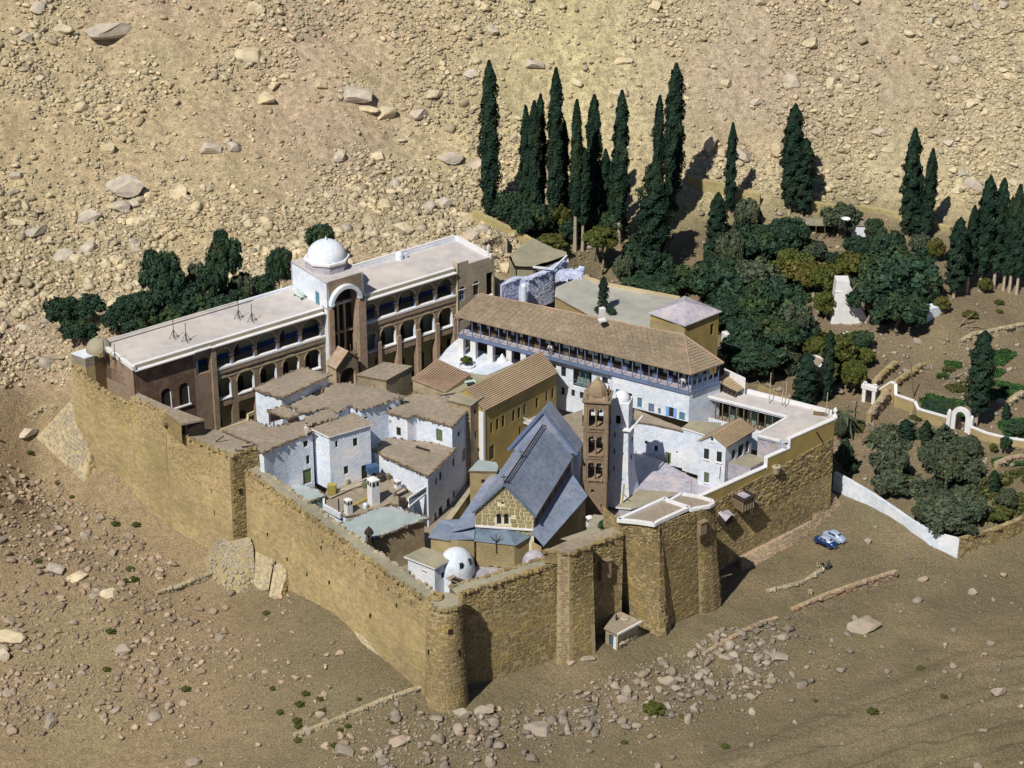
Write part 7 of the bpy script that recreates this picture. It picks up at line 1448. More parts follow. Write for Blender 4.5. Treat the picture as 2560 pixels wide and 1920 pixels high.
for t, X, Yb, Yt, lab in [('D',1115,1275,1010,'tall thin pole on the portico roof, leftmost'),('D',1225,1295,1140,'short thin pole on the portico roof, middle'),('D',1253,1305,1080,'thin pole on the portico roof, right of the short one'),('D',1605,1390,1180,'thin pole near the far right roof corner'),('D',1262,1640,1520,'dark pole in front of the lilac wall'),('H',1104,545,460,'dark pole on the small terrace floor'),('H',905,650,545,'leaning pole behind the bastion roof')]:
    z = pz_ if t == 'D' and X != 1262 else 10; p = P(t, X, Yb, z); h = (Yb-Yt)/REG[t][2]/2.5/scale_at(p)/.89; mb = MB(); mb.cyl(p, p+Vector((.05,0,h)), .07, n=6); single('roof_pole', lab, 'pole', mb, 'palewood' if 'roof' in lab and 'dark' not in lab else 'iron', tuple(p))
mb = MB(); p = P('D',1555,1375,pz_); mb.box(p, 2.0, .5, .45, -.25); single('roof_box', 'low brown wooden trough on the portico roof', 'trough', mb, 'wood', tuple(p))
# bastion-side roof
HB = house('tan_roofed_block', 'tan-roofed block with a white eave behind the great bastion', 'house', [('H',385,738),('H',490,748),('H',725,672),('H',820,638),('H',545,618)], 15.0, 6, roofm='mudgreen', wallm='lilac', seed=33, oh=.25, edge='white_clean', jitter=.02)
mb = MB(); p = P('X8',492,1350,15.0); mb.beam(p, p+Vector((.2,0,3.0)), .22); mb.beam(p+Vector((1.2,.4,.1)), p+Vector((.1,0,1.4)), .12); single('yellow_prop', 'yellow pole with a strut on the tan roof by the minaret', 'pole', mb, 'straw', tuple(p))
court('rough_court', [('H',0,960),('H',175,1000),('H',430,940),('H',430,860),('H',330,800),('H',230,790),('H',180,900)], 12.0, 'mudgreen')

# ------------------------------------------------------------------ the back: flat terrace, pyramid roof, ruins
FT = house('flat_terrace_block', 'broad grey flat terrace behind the veranda house with a pale rim', 'terrace roof', [('X2',1010,1250),('C',1380,560),('C',2110,700),('D',395,600),('D',345,358),('C',1420,235),('C',1240,170),('X2',1040,1090)], 17.4, 8, roofm='greyterrace', wallm='ochre_pale', seed=41, oh=.1, jitter=.05)
rim(FT, [P('C',1240,170,17.7), P('C',1420,232,17.7), P('D',345,355,17.7)], .5, .6, 'mortar_pale', False, 'pale_rim')
pz2 = 20.2; q = [P('D',65,490,pz2-1.2), P('D',390,605,pz2-1.2), P('D',710,477,pz2-1.2), P('D',385,343,pz2-1.2)]; ct = sum(q, Vector())/4; ct.z = pz2+.6
th = T('lilac_roof_house', 'yellowish block with a low lilac pyramid roof beyond the veranda house', 'house', tuple(V3(q[1],9)))
for i in range(4): slope(th, [q[i], q[(i+1) % 4], ct], 'roof_slope', 'lilac')
mb = MB()
f4 = [x+(V3(ct,x.z)-x).normalized()*.5 for x in q]
for i in range(4):
    A, B = V3(f4[i],0), V3(f4[(i+1) % 4],0); L = (B-A).length; ho = []
    if i == 1: s, z = wp(A, B, 'D', 622, 635); ho = [rect(s-.35, s+.35, z-1.0, z+1.0)]; wq = (s, z)
    mb.wall(A, B, rect(0, L, 8, pz2-1.3), ho, .25)
    if i == 1: window(th, A, B, wq[0]-.35, wq[0]+.35, wq[1]-1, wq[1]+1, 'w')
th.part('wall', mb, 'yellowplaster')
mb = MB(); a = [P('D',20,580,18.6), P('D',88,552,18.6), P('D',388,605,18.6), P('D',385,690,18.0), P('D',90,620,18)]; mb.wall(P('D',88,560,18.6), P('D',385,612,18.6), rect(0, (P('D',88,560,18.6)-P('D',385,612,18.6)).length, 12, 18.8)); th.part('tan_front_wall', mb, 'ochre_pale')
# bluish ruined walls
def rubble_wall(label, pts, h, thick, m, core, seed, name='ruined_wall', sw=.55, nobj=60, base=1.5, cap=None, jit=.8, rel=.09):
    th = T(name, label, 'wall', tuple(pts[0])); top = [Vector(p) for p in pts]; n0 = [nrm(top[max(0,i-1)], top[min(len(top)-1,i+1)])[1] for i in range(len(top))]
    surf(th, [V3(top[i]+n0[i]*.12, top[i].z-h-base) for i in range(len(top))], top, [(0,1.,sw,sw*.7,rel,jit)], m, core, seed, nobj)
    mb = MB(); 
    for i in range(len(top)-1): mb.poly([top[i], top[i+1], top[i+1]-n0[i+1]*thick, top[i]-n0[i]*thick]); mb.poly([top[i]-n0[i]*thick, top[i+1]-n0[i+1]*thick, V3(top[i+1]-n0[i+1]*thick, top[i+1].z-h-base), V3(top[i]-n0[i]*thick, top[i].z-h-base)])
    for i in (0, -1): mb.poly([top[i], top[i]-n0[i]*thick, V3(top[i]-n0[i]*thick, top[i].z-h-base), V3(top[i], top[i].z-h-base)])
    th.part('wall_top', mb, cap or core)
    if jit > .3: rag(th, top, None, m, seed+1, .5, .2)
    return th
rubble_wall('blue-white ruined stone wall behind the veranda roof, lower front face', [P('X2',100,1060,18.2), P('X2',390,930,18.2), P('X2',560,950,18.2), P('X2',960,790,18.2), P('X2',1000,770,18.2)], 3, .9, 'bluewhite', 'bluewhite', 51, nobj=150, base=3, jit=.5, rel=.06)
rubble_wall('blue-white ruined wall of the upper right bay, beside the grey terrace', [P('X2',960,780,18.0), P('X2',1100,690,18.0), P('X2',1235,630,18.0)], 2.4, .8, 'bluewhite', 'bluewhite', 52, nobj=80, base=3)
mb = MB(); a = P('X2',480,1150,17.0); mb.lathe(a, [(.5,-2),(.5,.9),(.3,1.2),(.02,1.3)], 10); single('white_niche', 'rounded white niche in the middle of the ruined blue wall', 'niche', mb, 'white', tuple(a))
mr = T('mud_roofed_ruin', 'broad dusty mud roof with a torn dark opening behind the ruined blue walls', 'ruin', tuple(P('X2',600,700,14)))
q = [P('X2',330,720,18.6), P('X2',640,735,18.6), P('X2',1225,540,18.6), P('X2',1215,480,18.6), P('X2',1000,420,18.4), P('X2',640,240,18.0), P('X2',380,420,18.2), P('X2',220,520,18.4)]
mb = MB(); mb.cap(jig(q, .15, 1, random.Random(2))); mb.prism([x[:2] for x in q], 12, 17.9, top=False); mr.part('roof', mb, 'mudgreen'); mb = MB(); mb.wall(P('X2',345,725,18.5), P('X2',640,740,18.5), rect(0, (P('X2',345,725,18.5)-P('X2',640,740,18.5)).length, 15.6, 18.45)); mr.part('dark_opening', mb, 'dark')
for X in (350, 500, 590): p = P('X2',X,740,18.4); mb = MB(); mb.cyl(V3(p,15.5), p, .12); mr.part('post', mb, 'darkwood')
mb = MB(); mb.beam(P('X2',640,740,18.7), P('X2',990,780,18.7), .3, .3); mb.beam(P('X2',990,780,18.7), P('X2',1225,550,18.7), .3, .3); mr.part('white_edge', mb, 'white')
slab_pts = [P('X2',330,880,15.8), P('X2',600,820,15.8), P('X2',990,780,15.8), P('X2',560,960,15.8), P('X2',100,1060,15.8), P('X2',60,980,15.8)]; mb = MB(); mb.cap(slab_pts); structure('ruin_floor', mb, 'mudroof')
rb = T('fallen_stones', 'heap of fallen lilac stones beside the ruined blue wall', 'stones', tuple(P('X2',1250,850,16))); its = []
r = random.Random(8)
for k in range(90):
    u = r.random(); p = P('X2', 1040+u*440+r.uniform(-30,30), 900-40*u+r.uniform(-95,75), 17.4); s_ = r.uniform(.18,.5); its.append((Matrix.Translation(p+Vector((0,0,.05))) @ Matrix.Rotation(r.uniform(0,6), 4, 'Z') @ Matrix.Rotation(r.uniform(-.5,.5), 4, 'X') @ Matrix.Diagonal((s_*1.2, s_, s_*.8, 1)), s_*s_))
lay_stones(rb, its, 'bluewhite', 90); mb = MB(); mb.cap([P('X2',1020,1020,17.3), P('X2',1240,930,17.3), P('X2',1500,930,17.3), P('X2',1440,860,17.3), P('X2',1240,760,17.3), P('X2',1020,860,17.3)]); rb.part('rubble_bed', mb, 'lilac')

# ------------------------------------------------------------------ walls outside the fortress
def gwall(label, pts, h, thick, m, core, seed, sw=.5, nobj=80, name='stone_wall', cap=None, jit=.7, rel=.09, top=0.):
    q = []
    for p in pts:
        g = ground(*p[:3]); q.append(V3(g, g.z+(p[3] if len(p) > 3 else h)))
    return rubble_wall(label, q, h, thick, m, core, seed, name, sw, nobj, 1.0, cap, jit, rel)
def wallz(label, pts, h, thick, m, core, seed, **k):   # given by its top edge and height of top
    return rubble_wall(label, [P(*p) for p in pts], h, thick, m, core, seed, **k)
wl = T('white_wall', 'tall whitewashed boundary wall sweeping right from the fortress corner', 'wall', tuple(P('M',600,1222,0)))
tp = [P('M',512,1052,3.4), P('M',612,1106,3.2), P('M',760,1192,2.6), P('M',900,1285,2.3), P('M',1060,1395,2.1), P('M',1200,1472,2.0), P('M',1378,1516,2.1)]
for i in range(len(tp)-1):
    a, b = tp[i], tp[i+1]; mb = MB(); n1 = nrm(a, b)[1]; mb.poly([V3(a,-2.5)+n1*.1, V3(b,-2.5)+n1*.1, b, a]); mb.poly([a, b, b-n1*.5, a-n1*.5]); mb.poly([a-n1*.5, b-n1*.5, V3(b,-2.5)-n1*.5, V3(a,-2.5)-n1*.5]); wl.part('wall_length', mb, 'white')
mb = MB(); n1 = nrm(tp[-2], tp[-1])[1]; mb.poly([tp[-1], tp[-1]-n1*.5, V3(tp[-1]-n1*.5,-2), V3(tp[-1],-2)]); wl.part('wall_end', mb, 'white')
wallz('ochre stone boundary wall carrying on from the white wall to the right edge', [('M',1378,1516,2.1),('M',1600,1455,2.3),('M',1825,1368,2.5),('M',2300,1200,2.8)], 3.2, .6, 'ochre', 'mortar', 61, nobj=160, name='stone_wall', sw=.55, base=1.5)
rubble_wall('curved yellow-brown terrace wall climbing behind the white-roofed wing', [P('J',222,1040,18.2), P('J',330,1092,17.6), P('J',450,1150,17.0), P('J',560,1203,16.4), P('J',640,1255,15.8)], 2.2, .8, 'yellowstone', 'yellowstone', 62, 'stone_wall', .35, 60, 2, None, .3, .03)
rubble_wall('low ruined hut wall on the slope left of the torn mud roof', [P('J',290,1255,18.2), P('J',440,1200,18.2), P('J',445,1250,18.2)], 1.8, .5, 'greystone', 'greystone', 63, 'stone_wall', .5, 30, 2)
rubble_wall('ochre retaining wall at the mountain foot, left half behind the cypresses', [P('J',1712,808,16.8), P('J',1850,835,16.4), P('J',1990,870,15.8), P('J',2090,900,15.4), P('J',2212,930,15.0)], 2.6, .8, 'yellowstone', 'yellowstone', 64, 'retaining_wall', .4, 60, 2, None, .3, .03)
rubble_wall('ochre retaining wall at the mountain foot, right half', [P('K',745,568,14.2), P('K',900,590,14.0), P('K',1080,600,13.8), P('K',1230,620,13.6), P('K',1400,668,13.4), P('K',1560,705,13.2), P('K',1700,745,13)], 2.4, .8, 'yellowstone', 'yellowstone', 65, 'retaining_wall', .4, 60, 2, None, .3, .03)
gwall('long ruined dry stone wall below the right-hand cypress group', [('M',1385,205,1.6),('M',1470,150,1.5),('M',1640,115,1.4),('M',1825,75,1.4)], 1.5, .7, 'greystone', 'mortar', 66, sw=.6)
gwall('dark tumbled stone wall slanting up beside the white garden gate', [('M',765,715,1.8),('M',830,640,2.2),('M',895,560,2.2)], 2, .8, 'pinkstone', 'mortar', 67, sw=.6, jit=.95, rel=.2)
gwall('terraced stone bank above the white garden gate, lower course', [('M',800,470,1.2),('M',880,390,1.2),('M',950,330,1.2)], 1.2, .8, 'ochre', 'mortar', 68, sw=.6, jit=.95)
gwall('terraced stone bank above the white garden gate, upper course', [('M',900,500,1.0),('M',1010,420,1.0),('M',1130,340,1.0)], 1.0, .8, 'ochre', 'mortar', 69, sw=.6, jit=.95)
gwall('low stone bank among the vegetable plots at the right edge', [('M',1640,1040,1.2),('M',1730,1000,1.2),('M',1825,985,1.2)], 1.2, .8, 'pinkstone', 'mortar', 70, sw=.6, jit=.95)
gwall('stone garden bank at the right edge above the curved white wall', [('M',1730,600,1.0),('M',1780,560,1.0),('M',1830,530,1.0)], 1, .8, 'greystone', 'mortar', 71, sw=.6, jit=.95)
gwall('low dry stone wall leading left from the massive corner buttress', [('O',870,1088,.7),('O',1000,1045,.7),('O',1165,985,.8)], .8, .5, 'greystone', 'mortar', 72, sw=.45, jit=.9)
gwall('long low dry stone wall running down left from the round tower', [('Q',80,1028,.5),('Q',300,950,.6),('Q',560,845,.7),('Q',825,755,.8)], .8, .55, 'greystone', 'mortar', 73, sw=.5, nobj=120, jit=.9, rel=.15)
gwall('long low retaining wall below the parking ground', [('S',880,525,.3),('S',1080,455,.8),('S',1280,395,1.1),('S',1480,335,1.2)], 1.2, .6, 'pinkstone', 'mortar', 74, sw=.5, nobj=120, jit=.95, rel=.18)
gwall('broken line of stones between the track and the stream bed', [('S',370,780,.3),('S',560,670,.3),('S',700,600,.3),('S',800,570,.2)], .3, .5, 'pinkstone', 'mortar', 75, sw=.4, nobj=60, jit=.95, rel=.15)
gwall('low earthen curb curving below the two parked cars', [('S',730,415,.25),('S',850,395,.35),('S',960,360,.45),('S',1050,305,.6)], .4, .5, 'greystone', 'mortar', 76, sw=.5, nobj=30, jit=.4)
gwall('low stone footing round the little hut', [('X6',770,1530,.8),('X6',1100,1370,.8),('X6',1490,1100,.8)], .8, .5, 'greystone', 'mortar', 77, sw=.45, nobj=40, jit=.9)
gwall('line of grey stones below the far left buttress', [('I',80,650,.6),('I',200,590,.9),('I',320,570,.6)], .6, .7, 'greystone', 'mortar', 78, sw=.7, nobj=30, jit=.95)
# white garden wall with gates
def whitewall(label, pts, h, m='ochre_pale'):
    q = [V3(ground(*p[:3]), 0) for p in pts]; q = [V3(x, float(gz(x.x, x.y))+(pts[i][3] if len(pts[i]) > 3 else h)) for i, x in enumerate(q)]; th = T('garden_wall', label, 'wall', tuple(V3(q[0], q[0].z-h)))
    for i in range(len(q)-1):
        a, b = q[i], q[i+1]; n1 = nrm(a, b)[1]; mb = MB(); mb.poly([V3(a, a.z-h-1.5), V3(b, b.z-h-1.5), b, a]); mb.poly([a-n1*.4, b-n1*.4, V3(b, b.z-h-1.5)-n1*.4, V3(a, a.z-h-1.5)-n1*.4]); th.part('wall_length', mb, m)
        mb = MB(); mb.beam(a-n1*.2+Vector((0,0,.02)), b-n1*.2+Vector((0,0,.02)), .5, .22); th.part('white_coping', mb, 'white_clean')
    return q
wq = whitewall('low white-capped garden wall curving between the two white gates', [('M',805,540,1.3),('M',890,560,3.4),('M',918,570,3.4),('M',922,600,2.2),('M',1055,640,2.0),('M',1080,690,1.9),('M',1305,750,1.8)], 2.0)
whitewall('low white-capped garden wall from the arched gate to the right edge', [('M',1450,800,1.5),('M',1560,840,1.4),('M',1700,870,1.3),('M',1850,890,1.3)], 1.3)
th = T('arched_gate', 'white arched garden gateway with two little posts beside the lone cypress', 'gate', tuple(ground('M',1375,770)))
g0, g1 = ground('M',1315,748), ground('M',1440,785); dg_, ng_ = nrm(g0, g1); Lg_ = (g1-g0).length; zb_ = min(g0.z, g1.z)-.3
mb = MB(); mb.wall(V3(g0,0), V3(g1,0), [(0,zb_),(Lg_,zb_),(Lg_,zb_+3)]+[(Lg_/2+Lg_/2*math.cos(math.pi*k/10), zb_+3+1.35*math.sin(math.pi*k/10)) for k in range(1,10)]+[(0,zb_+3)], [arch(Lg_/2-.85, Lg_/2+.85, zb_+.2, zb_+2.7, 1.0)], .6)
mb2 = MB(); mb2.wall(V3(g0,0)-ng_*.6, V3(g1,0)-ng_*.6, [(0,zb_),(Lg_,zb_),(Lg_,zb_+3)]+[(Lg_/2+Lg_/2*math.cos(math.pi*k/10), zb_+3+1.35*math.sin(math.pi*k/10)) for k in range(1,10)]+[(0,zb_+3)], [arch(Lg_/2-.85, Lg_/2+.85, zb_+.2, zb_+2.7, 1.0)], .01); mb.add(mb2.v, mb2.f)
for k in range(10):
    c_ = lambda a: V3(g0+dg_*(Lg_/2+Lg_/2*math.cos(a)), zb_+3+1.35*math.sin(a)); a, b = c_(math.pi*k/10), c_(math.pi*(k+1)/10); mb.poly([a, b, b-ng_*.6, a-ng_*.6])
th.part('arch', mb, 'white_clean')
for e in (g0-dg_*.35, g1+dg_*.35): mb = MB(); mb.box(V3(e,zb_), .6, .6, 3.1, math.atan2(dg_.y, dg_.x)); mb.lathe(V3(e,zb_+3.1), [(.28,0),(.3,.25),(.02,.6)], 8); th.part('gate_post', mb, 'white_clean')
mb = MB(); 
for k in range(5): mb.obox(V3(g0+dg_*(Lg_/2-.8+k*.18)-ng_*.3, zb_+.3), dg_*.1, ng_*.06, Vector((0,0,2.2)))
th.part('gate_leaf', mb, 'darkwood')
th = T('square_gate', 'small square white gateway with a dark slatted door at the garden wall end', 'gate', tuple(ground('M',750,575)))
g0, g1 = ground('M',718,560), ground('M',785,578); dg_, ng_ = nrm(g0, g1); zb_ = min(g0.z, g1.z)-.3; Lg_ = (g1-g0).length
for e in (g0, g1): mb = MB(); mb.box(V3(e,zb_), .6, .6, 3.0, math.atan2(dg_.y, dg_.x)); mb.box(V3(e,zb_+3.4), .5, .5, .4, .3); th.part('gate_post', mb, 'white_clean')
mb = MB(); mb.obox(V3(g0-dg_*.5+ng_*.4, zb_+2.7), dg_*(Lg_+1), -ng_*.9, Vector((0,0,.7))); th.part('lintel', mb, 'white_clean'); mb = MB()
for k in range(6): mb.obox(V3(g0+dg_*.35, zb_+.5+k*.33), dg_*(Lg_-.7), ng_*.06, Vector((0,0,.14)))
th.part('slatted_door', mb, 'darkwood')
# white chimney-like tower in the garden, hut and dish
g = ground('K',1010,1405); th = T('white_garden_tower', 'tall tapering white building half hidden by the big dark tree', 'tower', tuple(g))
mb = MB(); h = 290/6.9/5.95/.89; w0 = 2.6
q = [g+Vector((-3.3,0,-.5)), g+Vector((3.6,-.5,-.5)), g+Vector((3.6,3,-.5)), g+Vector((-3.3,3,-.5))]; hh = g.z+h*.93; t4 = [V3(q[0]+Vector((.5,.2,0)), hh), V3(q[1]+Vector((-4.2,.2,0)), hh), V3(q[2]+Vector((-4.2,-.6,0)), hh), V3(q[3]+Vector((.4,-.6,0)), hh)]
for i in range(4): mb.poly([q[i], q[(i+1) % 4], t4[(i+1) % 4], t4[i]])
mb.cap(t4); th.part('tapered_wall', mb, 'white_clean'); mb = MB(); mb.prism([(x-Vector((.15,.15,0)) if i in (0,) else x)[:2] for i, x in enumerate(t4)], hh-1.6, hh-1.4); mb.prism([x[:2] for x in t4], hh, hh+.5); th.part('cornice', mb, 'white_clean')
g = ground('K',1085,820); th = T('garden_hut', 'small pinkish white garden hut under the spreading tree', 'hut', tuple(g)); mb = MB(); mb.box(g-Vector((0,-1.2,.5)), 3.2, 2.4, 3.0, -.1); th.part('wall', mb, 'white'); mb = MB(); mb.box(g+Vector((0,1.2,2.5)), 3.6, 2.8, .2, -.1); th.part('roof', mb, 'mudroof')
g = ground('K',940,810); th = T('open_shed', 'low dark open shed with a rail fence beside the garden hut', 'shed', tuple(g)); mb = MB(); mb.box(g+Vector((-2.2,1.6,2.1)), 8, 3, .2, -.08); th.part('roof', mb, 'mudgreen'); mb = MB(); mb.box(g+Vector((-2.2,2.8,-.4)), 8, .3, 2.5, -.08); th.part('back_wall', mb, 'dark')
for k in range(6): mb = MB(); mb.cyl(g+Vector((-6+1.6*k,.2,-.3)), g+Vector((-6+1.6*k,.2,2.1)), .09); th.part('post', mb, 'wood')
p = P('K',980,690,15.5); th = T('white_sheet', 'white curled awning sheet showing above the spreading tree', 'awning', tuple(V3(p,15))); mb = MB(); mb.lathe(p, [(.1,-.2),(.5,-.05),(.85,.25)], 14); o = th.part('sheet', mb, 'white_clean'); mb = MB(); mb.cyl(V3(p,11), p, .06); th.part('pole', mb, 'iron')
g = ground('D',1500,1010); 
th = T('roofed_cistern', 'pointed white-edged flat roof showing between the two garden cypresses', 'roof', tuple(P('D',1500,960,5.5))); q = [P('D',1445,870,8.4), P('D',1480,1040,8.4), P('D',1605,900,8.4), P('D',1520,865,8.4)]; mb = MB(); mb.cap(q); mb.prism([x[:2] for x in q], 2, 8.38, top=False); th.part('block', mb, 'mudroof'); rim(th, [x+Vector((0,0,.1)) for x in q], .35, .3, 'white_clean', True, 'white_edge')
for X, Y, w_, lab in ((800,740,3.6,'white wall fragment glimpsed through the trees nearest the lilac roof'),(1065,790,2.2,'white wall fragment glimpsed low among the garden trees'),(1285,800,2.0,'small white dome-like block glimpsed by the leafy bush')):
    p = ground('D',X,Y+40); mb = MB(); mb.box(p-Vector((0,0,.5)), w_, 1.5, 3.2, .3); single('white_outbuilding', lab, 'outbuilding', mb, 'white_clean', tuple(p))
gwall('low pale garden path curb below the white tower', [('K',880,1530,.4),('K',1000,1480,.4)], .4, .4, 'greystone', 'white', 79, sw=.6, nobj=10, jit=.1)
g = ground('K',1570,1370); th = T('garden_house_block', 'pinkish stone block in deep shade right of the big dark tree', 'building', tuple(g)); mb = MB(); mb.box(g-Vector((0,-1,1)), 3.4, 2.6, 3.0, .5); th.part('block', mb, 'white'); 

# ------------------------------------------------------------------ trees
def leaf_mesh(name, pts, nrmls, size, m, r, elong=1.5):
    n = len(pts); t = r.normal(size=(n,3)); t -= (t*nrmls).sum(1)[:,None]*nrmls; t /= np.linalg.norm(t, axis=1)[:,None]; b = np.cross(nrmls, t)
    s = size*r.uniform(.6,1.4,(n,1)); a = t*s*elong; c = b*s
    V = np.stack([pts-a-c*.5, pts-a*.1-c*1.1, pts+a+c*.3, pts+a*.2+c*1.1], 1).reshape(-1,3); me = bpy.data.meshes.new(name)
    me.vertices.add(4*n); me.vertices.foreach_set('co', V.ravel()); me.loops.add(4*n); me.loops.foreach_set('vertex_index', np.arange(4*n, dtype=np.int32)); me.polygons.add(n)
    me.polygons.foreach_set('loop_start', np.arange(0,4*n,4)); me.polygons.foreach_set('loop_total', np.full(n,4)); me.update(calc_edges=True); me.materials.append(MATS[m]); return me
def unit(v): return v/np.linalg.norm(v, axis=-1, keepdims=True)
def crown_mesh(seed, m, nc=34, per=150, size=.050, droop=0.):
    r = np.random.default_rng(seed); P_ = []; N_ = []
    for i in range(nc):
        d = unit(r.normal(size=3)); d[2] = abs(d[2])*1.0-.35; c = d*r.uniform(.35,.86); rad = r.uniform(.13,.31)
        q = unit(r.normal(size=(per,3))); rr = rad*r.uniform(.55,1.08,(per,1)); q2 = q*rr; q2[:,2] *= .8
        if droop: q2[:,2] -= droop*np.abs(r.normal(size=per))*np.linalg.norm(q2[:,:2],axis=1)
        P_.append(c+q2); N_.append(unit(q+r.normal(0,.5,(per,3))))
    return leaf_mesh('crown', np.vstack(P_), np.vstack(N_), size, m, r)
def cypress_mesh(seed, m='leaf_cypress', H=1.0, n=12000, ragged=.12, broad=.5):
    r = np.random.default_rng(seed); h = r.random(n)**.85; prof = np.interp(h, [0,.06,.25,.5,.75,.92,1], [.50,.82,1,1.0,.84,.52,.05]); a = r.uniform(0,2*np.pi,n)
    lob = .92+ragged*np.sin(3*a+9*h+seed)+ragged*.8*np.sin(5*a-23*h+2*seed)+ragged*np.sin(31*h+seed+2*a)+ragged*.6*np.sin(57*h-3*a); rad = prof*lob*r.uniform(.62,1.04,n)
    pts = np.stack([rad*np.cos(a), rad*np.sin(a), h*H], -1); nn = unit(np.stack([np.cos(a), np.sin(a), np.full(n,.35)], -1)+r.normal(0,.35,(n,3)))
    return pts, nn, r
BROAD = {}
for k, m in enumerate(('leaf','leaf','leaf_olive','leaf_olive','leaf_yellow','leaf')): BROAD[k] = crown_mesh(100+k, m, nc=(62,54,60,56,56,48)[k], droop=(0,.2,.5,.3,0,.1)[k])
def trunk_mesh(th, base, top, r0, r1, m='bark', name='trunk', bend=0., parent=None, seed=1):
    rr = random.Random(seed); mb = MB(); n = 5; pts = [Vector(base).lerp(Vector(top), i/n)+Vector((rr.uniform(-bend,bend), rr.uniform(-bend,bend), 0))*(1 if 0 < i < n else 0) for i in range(n+1)]
    for i in range(n): mb.cyl(pts[i], pts[i+1], r0+(r1-r0)*i/n, r0+(r1-r0)*(i+1)/n, 7, caps=False)
    return th.part(name, mb, m, parent)
def broadtree(t, X, Y, rx, ry, kind=0, trunk=20, label='', group=None, name='garden_tree', cat='tree', m='bark', multi=1):
    """crown centre and half sizes as photographed; trunk: how far the foot lies below the crown"""
    f = REG[t][2]*2.5; g = ground(t, X, Y+ry*.85+trunk); s = scale_at(g); k_ = .86 if t == 'M' else 1.; a = rx/f/s*k_; b = ry/f/s/.95*k_; hc = (ry*.85+trunk)/f/s/.89
    th = T(name, label, cat, tuple(g), group); c = g+Vector((0,0,hc)); rr = random.Random(int(X*7+Y))
    for k in range(multi):
        top = c+Vector((rr.uniform(-.4,.4)*a*(multi > 1), 0, -.1*b)); trunk_mesh(th, g-Vector((0,0,.4)), top, .10+.05*a, .06, m, bend=.12*a, seed=k+int(X))
    if trunk > 25 or a > 2.2:
        for k in range(3):
            an = rr.uniform(0, 6.28); trunk_mesh(th, g+Vector((0,0,hc*.5)), c+Vector((.55*a*math.cos(an), .55*a*math.sin(an), .2*b)), .07+.02*a, .03, m, 'limb', .08*a, seed=k)
    o = newobj('crown', BROAD[kind], th.root); o.location = c-g; o.scale = (a*1.2, a*1.2, b*1.25); o.rotation_euler = (0,0,rr.uniform(0,6.28)); return th
r = np.random.default_rng(1)
CY = []
for k in range(5):
    pts, nn, rr_ = cypress_mesh(k, ragged=(.17,.22,.15,.26,.20)[k]); CY.append((pts, nn, rr_))
def cypress(t, X, Yt, Yb, rx, label, k=0, trunk=.12, group='cypresses of the garden', lean=0.):
    f = REG[t][2]*2.5; g = ground(t, X, Yb); s = scale_at(g); h = (Yb-Yt)/f/s/.885; a = rx/f/s*1.04; th = T('cypress', label, 'cypress', tuple(g), group)
    trunk_mesh(th, g-Vector((0,0,.4)), g+Vector((lean,0,h*.8)), .16+.008*h, .05, 'barkpale', seed=int(X))
    pts, nn, rr_ = CY[k % 5]; q = pts.copy(); q[:,0] *= a; q[:,1] *= a; q[:,2] = q[:,2]*h*(1-trunk)+h*trunk; q[:,0] += lean*q[:,2]/h
    nsub = min(len(q), int(3600+a*h*240)); me = leaf_mesh('crown', q[:nsub], nn[:nsub], .19 if h > 18 else .16 if h > 9 else .10, 'leaf_cypress', rr_, 1.3); newobj('crown', me, th.root); return th
L_ = 'tall slender cypress '
